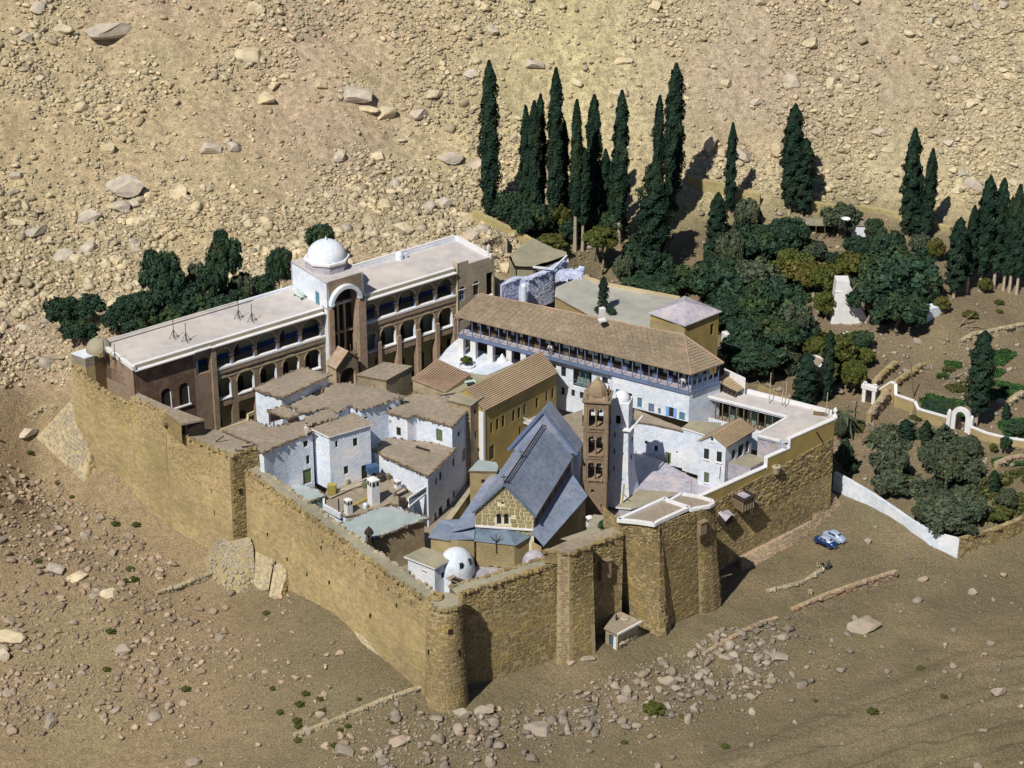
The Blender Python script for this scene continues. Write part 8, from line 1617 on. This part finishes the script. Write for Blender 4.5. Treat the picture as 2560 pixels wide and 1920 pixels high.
cyps = [('J',345,85,1095,62,'tall lone cypress standing left of the grove, broad at its foot',0,.03),
 ('J',590,375,1180,38,L_+'at the left edge of the grove',1,.05),('J',648,345,1200,48,L_+'second in the grove, tall and dense, from the left',2,.05),('J',690,300,1160,34,L_+'with a thin crooked tip, third from the left in the grove',3,.06),
 ('J',792,140,1210,52,L_+'with the sharpest highest spire in the grove, left of its middle',0,.05),('J',852,470,1180,30,'short dark cypress squeezed right of the sharpest spire',1,.08),
 ('J',933,345,1320,36,L_+'on a long bare pale trunk, middle of the grove',2,.25),('J',985,650,1320,38,'low cypress on a bare pale trunk just right of the long bare one',4,.28),
 ('J',1052,305,1165,46,L_+'with a ragged outline, right of the middle of the grove',3,.10),('J',1135,650,1175,36,'lower cypress between two tall ragged ones in the grove',1,.12),
 ('J',1235,285,1275,50,L_+'with a forked pale trunk, right side of the grove',0,.17),('J',1190,700,1200,30,'short cypress left of the forked-trunk one',2,.12),
 ('J',1490,315,1250,34,L_+'thin one left of the great right-hand cypress',3,.10),('J',1600,100,1050,64,'great right-hand cypress of the grove, tallest after the lone one',0,.12),
 ('J',1465,740,1500,105,'broad dark cypress rising in front of the great right-hand one',4,.02),
 ('J',1998,475,1060,34,'thin lone cypress in front of the ochre retaining wall',1,.05),('J',1905,940,1360,62,'stout dark young cypress above the garden trees',2,.08),
 ('K',590,-60,650,66,'tall left cypress of the lone pair by the spreading tree',0,.10),('K',675,160,668,60,'shorter right cypress of the lone pair by the spreading tree',3,.10),
 ('K',1400,105,815,52,'tall left cypress of the three near the retaining wall',1,.06),('K',1460,385,800,42,'short middle cypress of the three near the retaining wall',4,.06),('K',1530,235,830,42,'tall right cypress of the three near the retaining wall',2,.06),
 ('K',1905,430,1180,58,'tallest cypress of the far right group, at its left',0,.16),('K',1815,620,1195,36,'low cypress at the left foot of the far right group',1,.20),('K',2000,445,1175,44,'tall cypress second in the far right group',3,.18),
 ('K',2110,485,1190,42,'tall cypress near the right end of the far right group',2,.18),('K',2068,565,1180,32,'slim low cypress inside the far right group',4,.18),('K',2160,590,1205,36,'last cypress of the far right group',1,.2),
 ('K',1725,700,1230,58,'thin straggly brownish conifer left of the far right group',3,.12),
 ('M',1490,90,745,78,'stout lone cypress standing over the vegetable plots by the arched gate',4,.18),
 ('M',455,85,560,38,'dark slim cypress close to the portico roof, right one',0,.03),('D',1420,850,1300,92,'broad leafy dark cypress close to the portico roof, left one',4,.02),
 ('M',1003,690,835,48,'small bushy young cypress below the dark tumbled wall',1,.05),('M',1140,695,860,34,'small young cypress right of the bushy one, below the curved white wall',2,.05),
 ('M',1608,1040,1200,40,'small dark conifer by the low stone bank near the right edge',2,.05),('M',1695,575,700,24,'tiny conifer near the right edge beside the lone stout cypress',2,.05),
 ('C',1410,195,470,32,'small cypress growing on the grey terrace behind the tiled roof',3,.12)]
for c in cyps:
    if c[0] == 'C':
        p = P('C',1410,480,17.4); th = T('cypress', c[5], 'cypress', tuple(p)); trunk_mesh(th, p, p+Vector((0,0,5)), .12, .04, 'bark'); pts, nn, rr_ = CY[3]; q = pts.copy(); q[:,:2] *= .72; q[:,2] = q[:,2]*5.2+.9; newobj('crown', leaf_mesh('crown', q[:2600], nn[:2600], .12, 'leaf_cypress', rr_, 1.3), th.root)
    else: cypress(*c[:6], k=c[6], trunk=c[7])
bl = 'leafy garden tree '
trees = [('A',55,960,150,170,0,40,'dark tree at the left end of the row behind the white wing','left'),('A',275,930,130,140,1,40,'dark round tree second from the left behind the white wing',''),('A',590,930,120,150,0,60,'thin-crowned tree behind the white roof, third from the left',''),
 ('A',890,620,160,250,0,120,'tall dense pine-like tree behind the white roof, left of the tallest',''),('A',1060,840,180,170,1,60,'dark mass of low foliage between the two tall trees behind the white roof',''),('A',1210,680,110,180,2,90,'open-branched tree left of the tallest behind the white roof',''),
 ('A',1440,500,140,260,0,200,'tallest feathery tree behind the white roof',''),('A',1600,760,130,150,2,60,'loose low tree right of the tallest behind the white roof',''),('A',1900,580,100,220,0,110,'upright tree just left of the domed block',''),('A',1760,760,110,130,1,50,'low dark tree left of the domed block',''),('B',570,330,115,165,0,100,'pointed tree showing behind the white dome',''),('B',230,520,80,160,0,60,'upright dark tree behind the domed block edge',''),
 ('A',480,1030,110,130,1,30,'low dark tree filling the gap left of the thin-crowned one',''),('A',740,900,130,160,0,60,'broad dark tree at the left foot of the pine-like tree',''),('A',800,520,60,140,0,60,'left spire of the tall dense pine-like tree',''),('A',960,740,130,220,0,90,'right half of the tall dense pine-like tree',''),('A',1330,700,120,230,0,90,'dark left half of the tallest feathery tree',''),('A',1360,900,150,110,1,40,'low foliage under the tallest tree, at the roof edge',''),('A',1500,860,120,130,0,40,'dark foliage right under the tallest tree',''),('A',1180,930,150,110,0,40,'lowest dark foliage mass at the white roof edge',''),('A',940,1000,150,110,0,40,'low dark foliage above the middle of the white roof',''),('A',160,1130,150,110,1,30,'dark undergrowth beside the small mud dome',''),('A',640,1090,110,80,1,20,'low scrubby tree left of the roof edge',''),('A',1400,330,60,110,0,60,'topmost spire of the tallest feathery tree',''),
 ('J',1010,1120,90,90,0,10,'dark undergrowth in the middle of the grove',''),('J',1180,1130,110,100,1,10,'dark undergrowth at the right side of the grove',''),('J',560,1120,90,120,1,10,'dark undergrowth left of the first grove cypresses',''),('J',900,1170,80,110,0,10,'dark undergrowth behind the bare pale trunk',''),('J',1560,1000,80,110,1,10,'shaded undergrowth below the great right-hand cypress',''),
 ('J',480,1010,110,140,0,10,'dark round bush right of the tall lone cypress',''),('J',660,1090,110,130,0,20,'dark low tree under the left cypresses of the grove',''),('J',800,1080,95,130,4,20,'yellow-green tree under the sharpest cypress',''),('J',760,1265,120,60,4,5,'low green shrubs beyond the curved terrace wall',''),
 ('J',1110,1240,115,95,4,160,'small many-stemmed tree with a round crown below the grove',''),('J',1380,1300,110,130,0,30,'dark bush at the foot of the broad dark cypress',''),('J',1270,1420,80,90,2,10,'soft grey-green bush left of the broad dark cypress foot',''),('J',1480,1400,120,120,0,10,'dense bush right at the broad dark cypress foot',''),
 ('J',1650,1500,130,90,0,5,'dark tree behind the grey terrace rim, left',''),('J',1800,1490,130,100,2,5,'grey-green tree behind the grey terrace rim, middle',''),('J',1450,1550,190,70,0,0,'low dark hedge-like tree along the grey terrace rim',''),('J',1950,1440,130,120,0,10,'dark tree behind the grey terrace rim, right',''),('J',1990,1230,80,110,2,10,'tree standing right against the stout dark young cypress',''),
 ('K',300,640,95,110,2,10,bl+'with a pale top beside the thin lone cypress',''),('K',560,790,150,150,0,10,bl+'below the lone pair of cypresses, wide crown',''),('K',380,850,160,150,0,10,bl+'left of the wide crown below the lone pair',''),('K',180,900,110,150,2,10,bl+'under the stout young cypress',''),('K',90,1110,190,150,0,10,bl+'far left of the dense wood',''),
 ('K',340,1090,190,150,2,10,bl+'grey-green, middle left of the dense wood',''),('K',600,1010,160,130,4,10,bl+'yellowish, right of the dense wood centre',''),('K',200,1300,190,150,0,10,bl+'behind the lilac pyramid roof, wide',''),('K',480,1250,190,190,0,10,bl+'tallest round crown in the dense wood',''),('K',620,1370,150,140,2,10,bl+'at the path end of the dense wood',''),('K',330,1440,170,130,0,10,bl+'darkest one directly above the tiled hip',''),('K',540,1480,150,110,0,10,bl+'low one over the white fragments',''),
 ('K',760,900,110,70,2,5,'grey-green tree at the left of the bare clearing',''),('K',1500,1180,110,110,0,30,'dark tree filling in behind the great tree at its right',''),('K',1060,870,90,80,0,10,'dark tree at the right end of the bare clearing',''),('M',240,60,110,90,0,20,'dark tree in the yard just left of the two portico cypresses',''),('M',700,130,90,80,0,20,'dark tree right of the pointed cistern roof',''),('K',720,1090,100,110,4,10,bl+'light green, beside the bare clearing',''),('K',870,1100,120,130,4,15,bl+'olive-yellow, left of the white garden tower',''),('K',835,1270,85,110,4,20,bl+'small and round beside the white garden tower',''),('K',1040,990,120,80,4,10,bl+'flat-topped above the white garden tower',''),('K',885,960,45,60,0,10,'tiny dark shrub in the bare clearing',''),
 ('K',1240,870,140,150,5,30,'upper dome of the great dark garden tree',''),('K',1330,1060,260,190,0,60,'great spreading dark tree over the white garden tower',''),('K',1130,1200,165,175,5,60,'left skirt of the great dark tree, hiding the white tower',''),('K',1340,1290,190,150,5,60,'lower right skirt of the great dark tree',''),('K',1470,1020,130,150,5,60,'right shoulder of the great dark tree',''),
 ('K',940,670,135,100,2,60,'spreading tree over the garden hut',''),('K',1170,740,60,85,0,10,'small upright tree right of the garden hut',''),('K',1490,850,80,80,2,10,'grey-green tree at the foot of the three cypresses',''),('K',1600,890,60,90,4,10,'thin tree right of the three cypresses',''),('K',1640,1270,60,60,4,10,'small shrub below the straggly conifer',''),('K',1940,1140,50,60,4,5,'small green shrub under the tallest far right cypress',''),
 ('M',390,200,110,110,4,20,'green leafy tree between the two portico cypresses',''),('M',560,200,120,130,4,30,'yellow-green leafy tree behind the square white gate',''),('M',640,380,90,140,4,30,'tall leafy green tree in front of the square white gate',''),('M',720,250,80,80,4,10,'yellow-green bush above the square white gate',''),('M',300,60,120,80,0,10,'dark tree behind the portico roof poles',''),('D',1000,870,240,130,0,60,'wide dark tree over the yard behind the portico',''),('D',850,780,150,120,0,40,'dark tree touching the lilac-roofed block',''),('D',1150,640,160,120,2,20,'grey-green tree in the yard behind the portico',''),
 ('D',1830,1390 if 0 else 1010,120,150,4,20,'light green tree left of the square gate path',''),('M',830,800,95,75,2,10,'grey olive tree nearest the trodden path',''),('M',890,950,150,160,2,20,'large olive tree left in the lower garden',''),('M',1180,930,100,130,2,20,'olive tree in the middle of the lower garden',''),('M',1320,1000,150,170,2,20,'large olive tree right of the middle of the lower garden',''),('M',1430,860,120,80,2,15,'flat olive crown below the arched gate',''),('M',1430,1040,110,120,2,20,'olive tree at the right side of the lower garden',''),('M',900,1120,150,100,2,10,'low olive tree above the white boundary wall',''),
 ('M',1300,1350,230,130,2,10,'very wide olive tree leaning over the white boundary wall',''),('M',1120,1300,90,100,2,10,'low olive bush left of the very wide one',''),('M',1480,1290,120,110,2,10,'olive tree right of the very wide one',''),('M',1700,1220,85,100,2,10,'olive tree near the right edge above the ochre wall',''),('M',1660,1340,90,70,4,5,'low green shrub above the ochre wall',''),('M',1690,850,45,85,0,10,'small dark shrub below the right-hand white-capped wall',''),('M',1610,880,35,40,4,5,'small green bush below the right-hand white-capped wall',''),
 ('M',545,740,50,110,2,20,'pale feathery palm-like tree hugging the fortress corner, upper',''),('M',570,930,60,110,2,20,'dark tree hugging the fortress corner, lower',''),('M',620,1010,50,60,0,10,'small tree at the foot of the fortress corner behind the white wall',''),('M',1250,600,140,30,0,2,'low green hedge inside the curved white wall',''),('M',1780,740,90,45,0,3,'low green hedge right of the stout cypress shadow','')]
for t, X, Y, rx, ry, kd, tr, lab, _ in trees:
    grp = 'trees behind the white wing' if t in 'AB' else 'trees of the monastery garden'
    broadtree(t, X, Y, rx, ry, kd, tr, lab, grp, name='garden_tree' if t not in 'AB' else 'pine_tree', m='barkpale' if t in 'AB' else 'bark', multi=3 if 'many-stemmed' in lab or kd == 2 and rx > 120 else 1)
# small court shrubs
for t, X, Y, z, s_, lab in [('C',230,930,zc0+.3,1.1,'spiky green shrub in the white planter of the upper court'),('C',1380,490,17.5,1.0,'dark green shrub left of the terrace cypress'),('C',1480,500,17.5,.9,'dark green shrub right of the terrace cypress'),('G',1790,1195,12.2,1.4,'green shrub in the rough corner behind the near wall'),('H',350,920,12.2,1.2,'trailing green plant beside the great bastion')]:
    p = P(t, X, Y, z); th = T('court_shrub', lab, 'shrub', tuple(p)); o = newobj('crown', BROAD[4 if 'planter' in lab else 0], th.root); o.location = (0,0,s_*.6); o.scale = (s_, s_, s_*.8)
# vegetable plots and desert scrub
def patch(name, label, t, pts, n, m, size, seed):
    rr = np.random.default_rng(seed); xs = np.array([p[0] for p in pts]); ys = np.array([p[1] for p in pts]); W = []
    q = [ground(t, X, Y) for X, Y in pts]; poly = [(v.x, v.y) for v in q]; x0, x1, y0, y1 = min(p[0] for p in poly), max(p[0] for p in poly), min(p[1] for p in poly), max(p[1] for p in poly)
    x = rr.uniform(x0, x1, n*3); y = rr.uniform(y0, y1, n*3); k = inside(x, y, poly); x, y = x[k], y[k]; z = gz(x, y)+rr.uniform(.02,.45,len(x))*(1+5*(name == 'undergrowth')*np.clip(fbm(x*.35, y*.35)-.42, 0, 1)*3)
    if name == 'undergrowth': k = fbm(x*.35, y*.35) > .40; x, y, z = x[k], y[k], z[k]
    me = leaf_mesh(name, np.stack([x,y,z],-1), unit(rr.normal(size=(len(x),3))*[1,1,.6]+[0,0,.5]), size, m, rr); o = newobj(name, me); o['kind'] = 'stuff'; return o
for i, (pts, m) in enumerate([([(1090,560),(1180,525),(1410,570),(1400,620),(1200,625)],'crop'),([(1240,620),(1420,640),(1440,690),(1250,665)],'crop'),([(1560,240),(1700,215),(1770,240),(1680,320),(1570,310)],'crop'),([(1560,340),(1690,360),(1650,400),(1570,390)],'crop'),([(1560,420),(1830,470),(1830,500),(1570,450)],'crop'),([(1545,480),(1780,510),(1700,560),(1560,545)],'crop'),
    ([(1280,300),(1390,310),(1380,335),(1290,330)],'crop'),([(1270,345),(1340,345),(1330,365),(1270,365)],'scrub'),([(1600,980),(1830,940),(1830,1010),(1620,1030)],'crop'),([(1640,720),(1830,690),(1830,820),(1700,820)],'crop'),([(1280,470),(1420,440),(1430,510),(1330,500)],'scrub'),([(1040,680),(1200,680),(1190,700),(1040,700)],'scrub'),([(1640,1090),(1830,1040),(1830,1070),(1660,1110)],'scrub'),([(1230,390),(1300,400),(1280,410),(1230,405)],'crop'),([(640,700),(720,720),(700,780),(640,780)],'scrub')]):
    patch('vegetable_plants', '', 'M', pts, 900, m, .22, 300+i)
for i, (t, pts, n, m) in enumerate([('K',[(0,900),(300,700),(700,850),(760,1100),(700,1480),(100,1500),(0,1250)],16000,'leaf'),('J',[(430,1020),(860,1180),(880,1290),(640,1230)],4000,'leaf'),('K',[(880,960),(1560,900),(1640,1200),(1500,1400),(1150,1420),(1100,1200)],7000,'leaf'),('D',[(700,650),(1400,700),(1500,900),(1300,1050),(760,950)],5000,'leaf_olive'),
    ('M',[(800,760),(1450,820),(1560,1060),(1480,1400),(1250,1420),(820,1000)],9000,'leaf_olive'),('M',[(530,650),(640,950),(700,1080),(560,1060)],2500,'leaf'),('M',[(420,80),(720,120),(760,260),(560,420),(440,560)],5000,'leaf_yellow'),('M',[(1480,1200),(1830,1050),(1830,1330),(1500,1420)],3500,'scrub')]): patch('undergrowth', '', t, pts, n, m, .24, 400+i)
rr = np.random.default_rng(77); sx = []; 
for t, X, Y, s_ in [('Q',148,775,.6),('Q',117,838,.7),('Q',237,803,.6),('Q',245,877,.6),('Q',208,887,.4),('Q',100,932,.7),('Q',107,963,.6),('Q',5,883,.6),('Q',103,1045,.6),('Q',347,985,.5),('Q',457,805,.4),('Q',318,1075,.6),('Q',862,1063,.5),('Q',392,962,.5),('Q',645,940,.4),('Q',1985,1055,.5),('S',247,1135,.5),('S',1010,1045,.4),('S',1620,860,.6),('S',1340,1110,.8),('S',1750,1020,.5),('S',490,1310,.6),
    ('O',320,465,.5),('O',165,295,.6),('O',755,695,.7),('O',640,690,.7),('O',720,940,.7),('O',740,1000,.8),('O',700,1005,.6),('O',615,1285,.7),('O',590,1495,.6),('O',400,540,.5),('O',1475,1185,.6),('O',1700,1630,.5),('O',1510,1600,.5),('O',1030,1605,.7),('O',985,1435,.4),('O',210,895,.6),('O',850,460,.4),('W',200,760,.6),('W',40,690,.5),('W',700,700,.5),('K',1840,1360,1.4),('K',2040,1270,.9),('K',2040,1330,.7)]:
    sx.append((ground(t, X, Y), s_))
for p, s_ in sx:
    th = T('desert_shrub', 'small round grey-green shrub on the dry ground '+('at the far left' if p.x < -55 else 'left of the round tower' if p.x < -5 else 'below the fortress' if p.x < 25 else 'at the lower right' if p.y < -30 else 'in the upper garden'), 'shrub', tuple(p), 'shrubs dotted on the dry ground'); o = newobj('foliage', BROAD[4], th.root); o.location = (0,0,s_*.3); o.scale = (s_*1.1, s_*1.1, s_*.7)
g = ground('Q',2155,880); th = T('green_bush', 'bright green bush in the middle of the stream bed boulders', 'bush', tuple(g)); o = newobj('foliage', BROAD[4], th.root); o.location = (0,0,.7); o.scale = (1.7,1.7,1.2)
g = ground('M',630,770); th = T('bent_dead_tree', 'leaning bare trunk beside the trodden garden path', 'tree', tuple(g)); trunk_mesh(th, g, ground('M',660,600)+Vector((0,0,1)), .2, .1, 'bark', bend=.3)
g = ground('D',1150,1080); th = T('bare_tree', 'thin bare tree with fine branches in the yard behind the portico', 'tree', tuple(g)); trunk_mesh(th, g, g+Vector((-.3,0,4)), .12, .06, 'barkpale')
for k in range(9): a = k*.7; trunk_mesh(th, g+Vector((-.2,0,2.2+.2*k)), g+Vector((2.2*math.cos(a), 1.4*math.sin(a), 4+.2*k)), .05, .02, 'barkpale', 'branch', .1, seed=k)
g = ground('K',1790,1430); th = T('bent_dead_tree', 'leaning bare branch by the dark ruin right of the great tree', 'tree', tuple(g)); trunk_mesh(th, g-Vector((1.5,0,.5)), g+Vector((1.5,0,2.5)), .22, .08, 'bark', bend=.3); trunk_mesh(th, g, g+Vector((4,-.5,.2)), .15, .05, 'bark', 'branch', bend=.2)
# palms by the fortress corner
def palm(t, X, Yb, h, rr0, label, n=16):
    g = ground(t, X, Yb); th = T('palm_tree', label, 'palm', tuple(g)); c = g+Vector((.2,0,h)); trunk_mesh(th, g, c, .22, .16, 'bark', bend=.1)
    for k in range(n):
        a = k*2.4; e = .9-1.6*(k/n); mb = MB(); d = Vector((math.cos(a), math.sin(a), 0)); s_ = Vector((-d.y, d.x, 0)); prev = c; pw = .08
        for j in range(1, 6): u = j/5; q = c+d*(rr0*u)+Vector((0,0,rr0*(e*u-.9*u*u))); w2 = .38*math.sin(math.pi*min(.95,u+.05))+.05; mb.add([prev-s_*pw, prev+s_*pw, q+s_*w2-Vector((0,0,.12)), q-s_*w2-Vector((0,0,.12))], [(0,1,2,3)]); prev, pw = q, w2
        th.part('frond', mb, 'leaf_olive')
palm('M',560,790,3.6,2.8,'feathery palm just outside the fortress corner'); palm('M',790,860,1.6,2.4,'low palm clump beside the trodden path'); palm('M',870,790,1.2,2.2,'low palm clump right of the first on the trodden path')
# boulders and grey ledges in the far left: done; telegraph pole
g = ground('M',1062,540); mb = MB(); mb.cyl(g, g+Vector((-.9,0,6.3)), .12, .08); single('leaning_pole', 'thin leaning pole in the garden inside the curved white wall', 'pole', mb, 'wood', tuple(g))
g = ground('M',1120,548); h_ = ground('M',1400,375); mb = MB(); mb.beam(g+Vector((0,0,.15)), h_+Vector((0,0,.15)), .25, .25); single('water_channel', 'straight stone water channel crossing the vegetable garden', 'channel', mb, 'pinkstone', tuple(g))

# ------------------------------------------------------------------ two beetle-shaped cars
def beetle(t, Xr, Yr, Xf, Yf, body, roofm, label):
    pf, pr = ground(t, Xf, Yf), ground(t, Xr, Yr); d = V3(pf-pr, 0).normalized(); e = Vector((-d.y, d.x, 0)); c = (pf+pr)/2; c.z = max(pf.z, pr.z)+.02
    th = T('parked_car', label, 'car', tuple(c), 'cars parked outside the wall'); r = lambda u, v, w_: c+d*u+e*v+Vector((0,0,w_))
    # lower body and cabin from cross sections along the length
    sec = [(-2.02,.42,.38,.62),(-1.9,.55,.34,.80),(-1.6,.62,.32,.98),(-1.2,.66,.30,1.06),(-.7,.70,.28,1.02),(0,.72,.28,.98),(.6,.72,.28,.96),(1.0,.66,.30,.93),(1.5,.58,.32,.82),(1.85,.46,.36,.66),(2.0,.30,.40,.52)]
    mb = MB(); rings = []
    for u, hw, z0, z1 in sec: rings.append([r(u, -hw, z0), r(u, -hw*1.02, (z0+z1)/2), r(u, -hw*.86, z1-.08), r(u, -hw*.4, z1), r(u, hw*.4, z1), r(u, hw*.86, z1-.08), r(u, hw*1.02, (z0+z1)/2), r(u, hw, z0)])
    V = [p for q in rings for p in q]; n = 8; F = [(i*n+j, i*n+(j+1) % n, (i+1)*n+(j+1) % n, (i+1)*n+j) for i in range(len(rings)-1) for j in range(n)]+[tuple(range(n)), tuple(range(len(V)-n, len(V)))]; mb.add(V, F); th.part('body', mb, body, smooth=True)
    mb = MB(); rings = []
    for u, hw, z1 in [(-1.35,.52,1.02),(-1.0,.56,1.24),(-.6,.58,1.38),(-.1,.58,1.46),(.35,.56,1.44),(.7,.54,1.28),(1.0,.52,.96)]:
        rings.append([r(u, -hw*1.12, .92), r(u, -hw, z1-.12), r(u, -hw*.6, z1), r(u, hw*.6, z1), r(u, hw, z1-.12), r(u, hw*1.12, .92)])
    V = [p for q in rings for p in q]; n = 6; F = [(i*n+j, i*n+j+1, (i+1)*n+j+1, (i+1)*n+j) for i in range(len(rings)-1) for j in range(n-1)]; mb.add(V, F); th.part('cabin', mb, roofm, smooth=True)
    for sg in (-1, 1):
        for u0, u1 in ((-.72,-.06),(.0,.66)):
            mb = MB(); a = [r(u0, sg*.655, 1.0), r(u1, sg*.655, 1.0), r(u1-.1*(u1 > .3), sg*.605, 1.30), r(u0+.16*(u0 < -.5), sg*.605, 1.30)]; mb.cap(a); th.part('side_window', mb, 'glass')
        for u in (-1.28, 1.22):
            mb = MB(); mb.cyl(r(u, sg*.60, .32), r(u, sg*.77, .32), .32, n=16); w_ = th.part('wheel', mb, 'rubber'); mb = MB(); mb.cyl(r(u, sg*.772, .32), r(u, sg*.785, .32), .17, n=12); th.part('hubcap', mb, 'chrome', w_)
            mb = MB(); q = []
            for k in range(9): a_ = math.pi*k/8; q.append((u+.46*math.cos(a_), .34+.42*math.sin(a_)))
            V = [r(x_, sg*.60, z_) for x_, z_ in q]+[r(x_*.98+u*.02, sg*.80, z_-.03) for x_, z_ in q]; mb.add(V, [(i, i+1, i+10, i+9) for i in range(8)]+[tuple([9+i for i in range(9)])]); th.part('fender', mb, body, smooth=False)
        mb = MB(); mb.lathe(r(1.86, sg*.50, .58), [(.13,0),(.10,.1),(.02,.14)], 10); th.part('headlight', mb, 'chrome'); mb = MB(); mb.obox(r(-.8, sg*.70, .26), d*1.6, e*sg*.1, Vector((0,0,.07))); th.part('running_board', mb, 'rubber')
    mb = MB(); mb.cap([r(-1.16,-.3,1.17), r(-1.16,.3,1.17), r(-.9,.28,1.31), r(-.9,-.28,1.31)]); th.part('rear_window', mb, 'glass'); mb = MB(); mb.cap([r(.98,-.46,1.02), r(.98,.46,1.02), r(.66,.42,1.34), r(.66,-.42,1.34)]); th.part('windscreen', mb, 'glass')
    for u in (-2.1, 2.08): mb = MB(); mb.beam(r(u,-.6,.42), r(u,.6,.42), .07, .12); th.part('bumper', mb, 'chrome')
beetle('X0',1180,860,560,620,'carblue','carwhite','dark blue rounded saloon car with a pale roof, the nearer of the two')
beetle('X0',1480,680,860,440,'carwhite','carwhite','pale silver-white rounded saloon car parked behind the blue one')

# ------------------------------------------------------------------ people
def person(p, face, label, shirt, legs, pose='stand', h=1.72, head='skin'):
    """one continuous clothed body from joined cross sections, with head, hair, arms and hands"""
    th = T('person', label, 'person', tuple(p)); d = Vector((math.cos(face), math.sin(face), 0)); e = Vector((-d.y, d.x, 0)); k = h/1.72
    def body(segs, m, name):
        me = bpy.data.meshes.new(name); vs = []; es = []; rad = []
        for chain in segs:
            last = None
            for (a, b, c, rd) in chain:
                v = (d.x*a*k+e.x*b*k, d.y*a*k+e.y*b*k, c*k); hit = [i for i, w_ in enumerate(vs) if (Vector(w_)-Vector(v)).length < 1e-4]
                if hit: i = hit[0]
                else: vs.append(v); rad.append(rd*k); i = len(vs)-1
                if last is not None and last != i: es.append((last, i))
                last = i
        me.from_pydata(vs, es, []); o = newobj(name, me, th.root); me.materials.append(MATS[m]); o.modifiers.new('skin', 'SKIN'); 
        for i, sv in enumerate(me.skin_vertices[0].data): sv.radius = (rad[i], rad[i]); sv.use_root = (i == 0)
        s_ = o.modifiers.new('sub', 'SUBSURF'); s_.levels = 1; s_.render_levels = 1; return o
    if pose == 'stand':
        body([[(0,0,.95,.15),(0,0,1.18,.15),(0,0,1.38,.17),(0,0,1.50,.07),(0,0,1.60,.085),(.01,0,1.70,.07)],[(0,0,1.38,.17),(0,.19,1.38,.07),(.02,.25,1.12,.055),(.12,.24,.90,.045),(.17,.23,.82,.04)],[(0,0,1.38,.17),(0,-.19,1.38,.07),(.02,-.25,1.12,.055),(.10,-.24,.90,.045),(.14,-.23,.82,.04)]], shirt, 'upper_body')
        body([[(0,0,.98,.15),(0,.09,.86,.11),(.02,.10,.48,.075),(0,.11,.08,.055),(.14,.12,.04,.045)],[(0,0,.98,.15),(0,-.09,.86,.11),(.03,-.10,.48,.075),(.02,-.11,.08,.055),(.16,-.12,.04,.045)]], legs, 'trousers'); hz = 1.64
    else:
        body([[(0,0,.22,.20),(.02,0,.5,.19),(.05,0,.72,.17),(.06,0,.84,.07),(.07,0,.96,.09)],[(.05,0,.72,.17),(.04,.20,.70,.07),(.2,.24,.5,.05),(.36,.12,.42,.045)],[(.05,0,.72,.17),(.04,-.20,.70,.07),(.2,-.24,.5,.05),(.36,-.12,.42,.045)]], shirt, 'upper_body')
        body([[(0,0,.2,.18),(.28,.18,.30,.11),(.42,.2,.44,.08),(.36,.2,.12,.06),(.5,.2,.05,.05)],[(0,0,.2,.18),(.28,-.18,.30,.11),(.42,-.2,.44,.08),(.36,-.2,.12,.06),(.5,-.2,.05,.05)]], legs, 'robe'); hz = .98
    mb = MB(); c = Vector((p[0],p[1],p[2]))+d*.02+Vector((0,0,hz*k)); mb.lathe(c-Vector((0,0,.12)), [(.05,0),(.085,.05),(.10,.13),(.09,.2),(.05,.25),(.01,.26)], 12); hd_ = th.part('head', mb, 'skin', smooth=True); mb = MB(); mb.lathe(c-Vector((0,0,.02))-d*.01, [(.105,0),(.108,.08),(.09,.15),(.01,.18)], 12); th.part('hair', mb, head, hd_, smooth=True)
    mb = MB(); mb.obox(c+d*.09-e*.012-Vector((0,0,.0)), d*.03, e*.024, Vector((0,0,.03))); th.part('nose', mb, 'skin', hd_)
pz0 = zgf+.02
a = V0-nG*.8; sA = wp(a, a+dG*5, 'X1' if 0 else 'C', 943, 880)[0]; sB = wp(a, a+dG*5, 'C', 962, 880)[0]
person(V3(a+dG*sA, pz0), 4.0, 'person in white shirt and dark trousers at the veranda rail, left of the post', 'cloth_white', 'cloth_dark'); person(V3(a+dG*sB, pz0), 5.0, 'person in white shirt and pale trousers at the veranda rail, right of the post', 'cloth_white', 'cloth_tan')
sC = wp(a, a+dG*5, 'D', 355, 1100)[0]; sD = wp(a, a+dG*5, 'D', 375, 1105)[0]
person(V3(a+dG*sC, pz0), 5.0, 'person in white at the far right end of the veranda, left of a pair', 'cloth_white', 'cloth_white'); person(V3(a+dG*sD, pz0), 4.6, 'person in white at the far right end of the veranda, right of a pair', 'cloth_white', 'cloth_dark')
p = P('E',918,790,18.45); person(p, 4.5, 'person in white standing on the mud roof beside the white tower house', 'cloth_white', 'cloth_white', head='cloth_white')
g = ground('X0',600,1480); person(g, 5.5, 'person in pale robe seated at the end of the earthen curb, leftmost', 'cloth_tan', 'cloth_tan', 'sit'); g = ground('X0',790,1500); person(g, 4.2, 'person in dark clothes seated in the middle of the group on the curb', 'cloth_dark', 'cloth_tan', 'sit')
g = ground('X0',970,1600); person(g, 4.6, 'person in dark green standing at the end of the earthen curb', 'cloth_green', 'cloth_green', 'stand', 1.8, 'cloth_dark'); g = ground('X0',860,1590); person(g, 3.6, 'person in pale green seated before the standing one on the curb', 'cloth_green', 'cloth_white', 'sit')
g = ground('X0',1010,1560); person(g, 2.6, 'person in black seated rightmost behind the standing one', 'cloth_dark', 'cloth_dark', 'sit')
gg = ground('S',980,430); person(gg, 4.6, 'lone person in a tan robe seated on the open ground below the cars', 'cloth_tan', 'cloth_tan', 'sit', 2.1, 'cloth_dark')
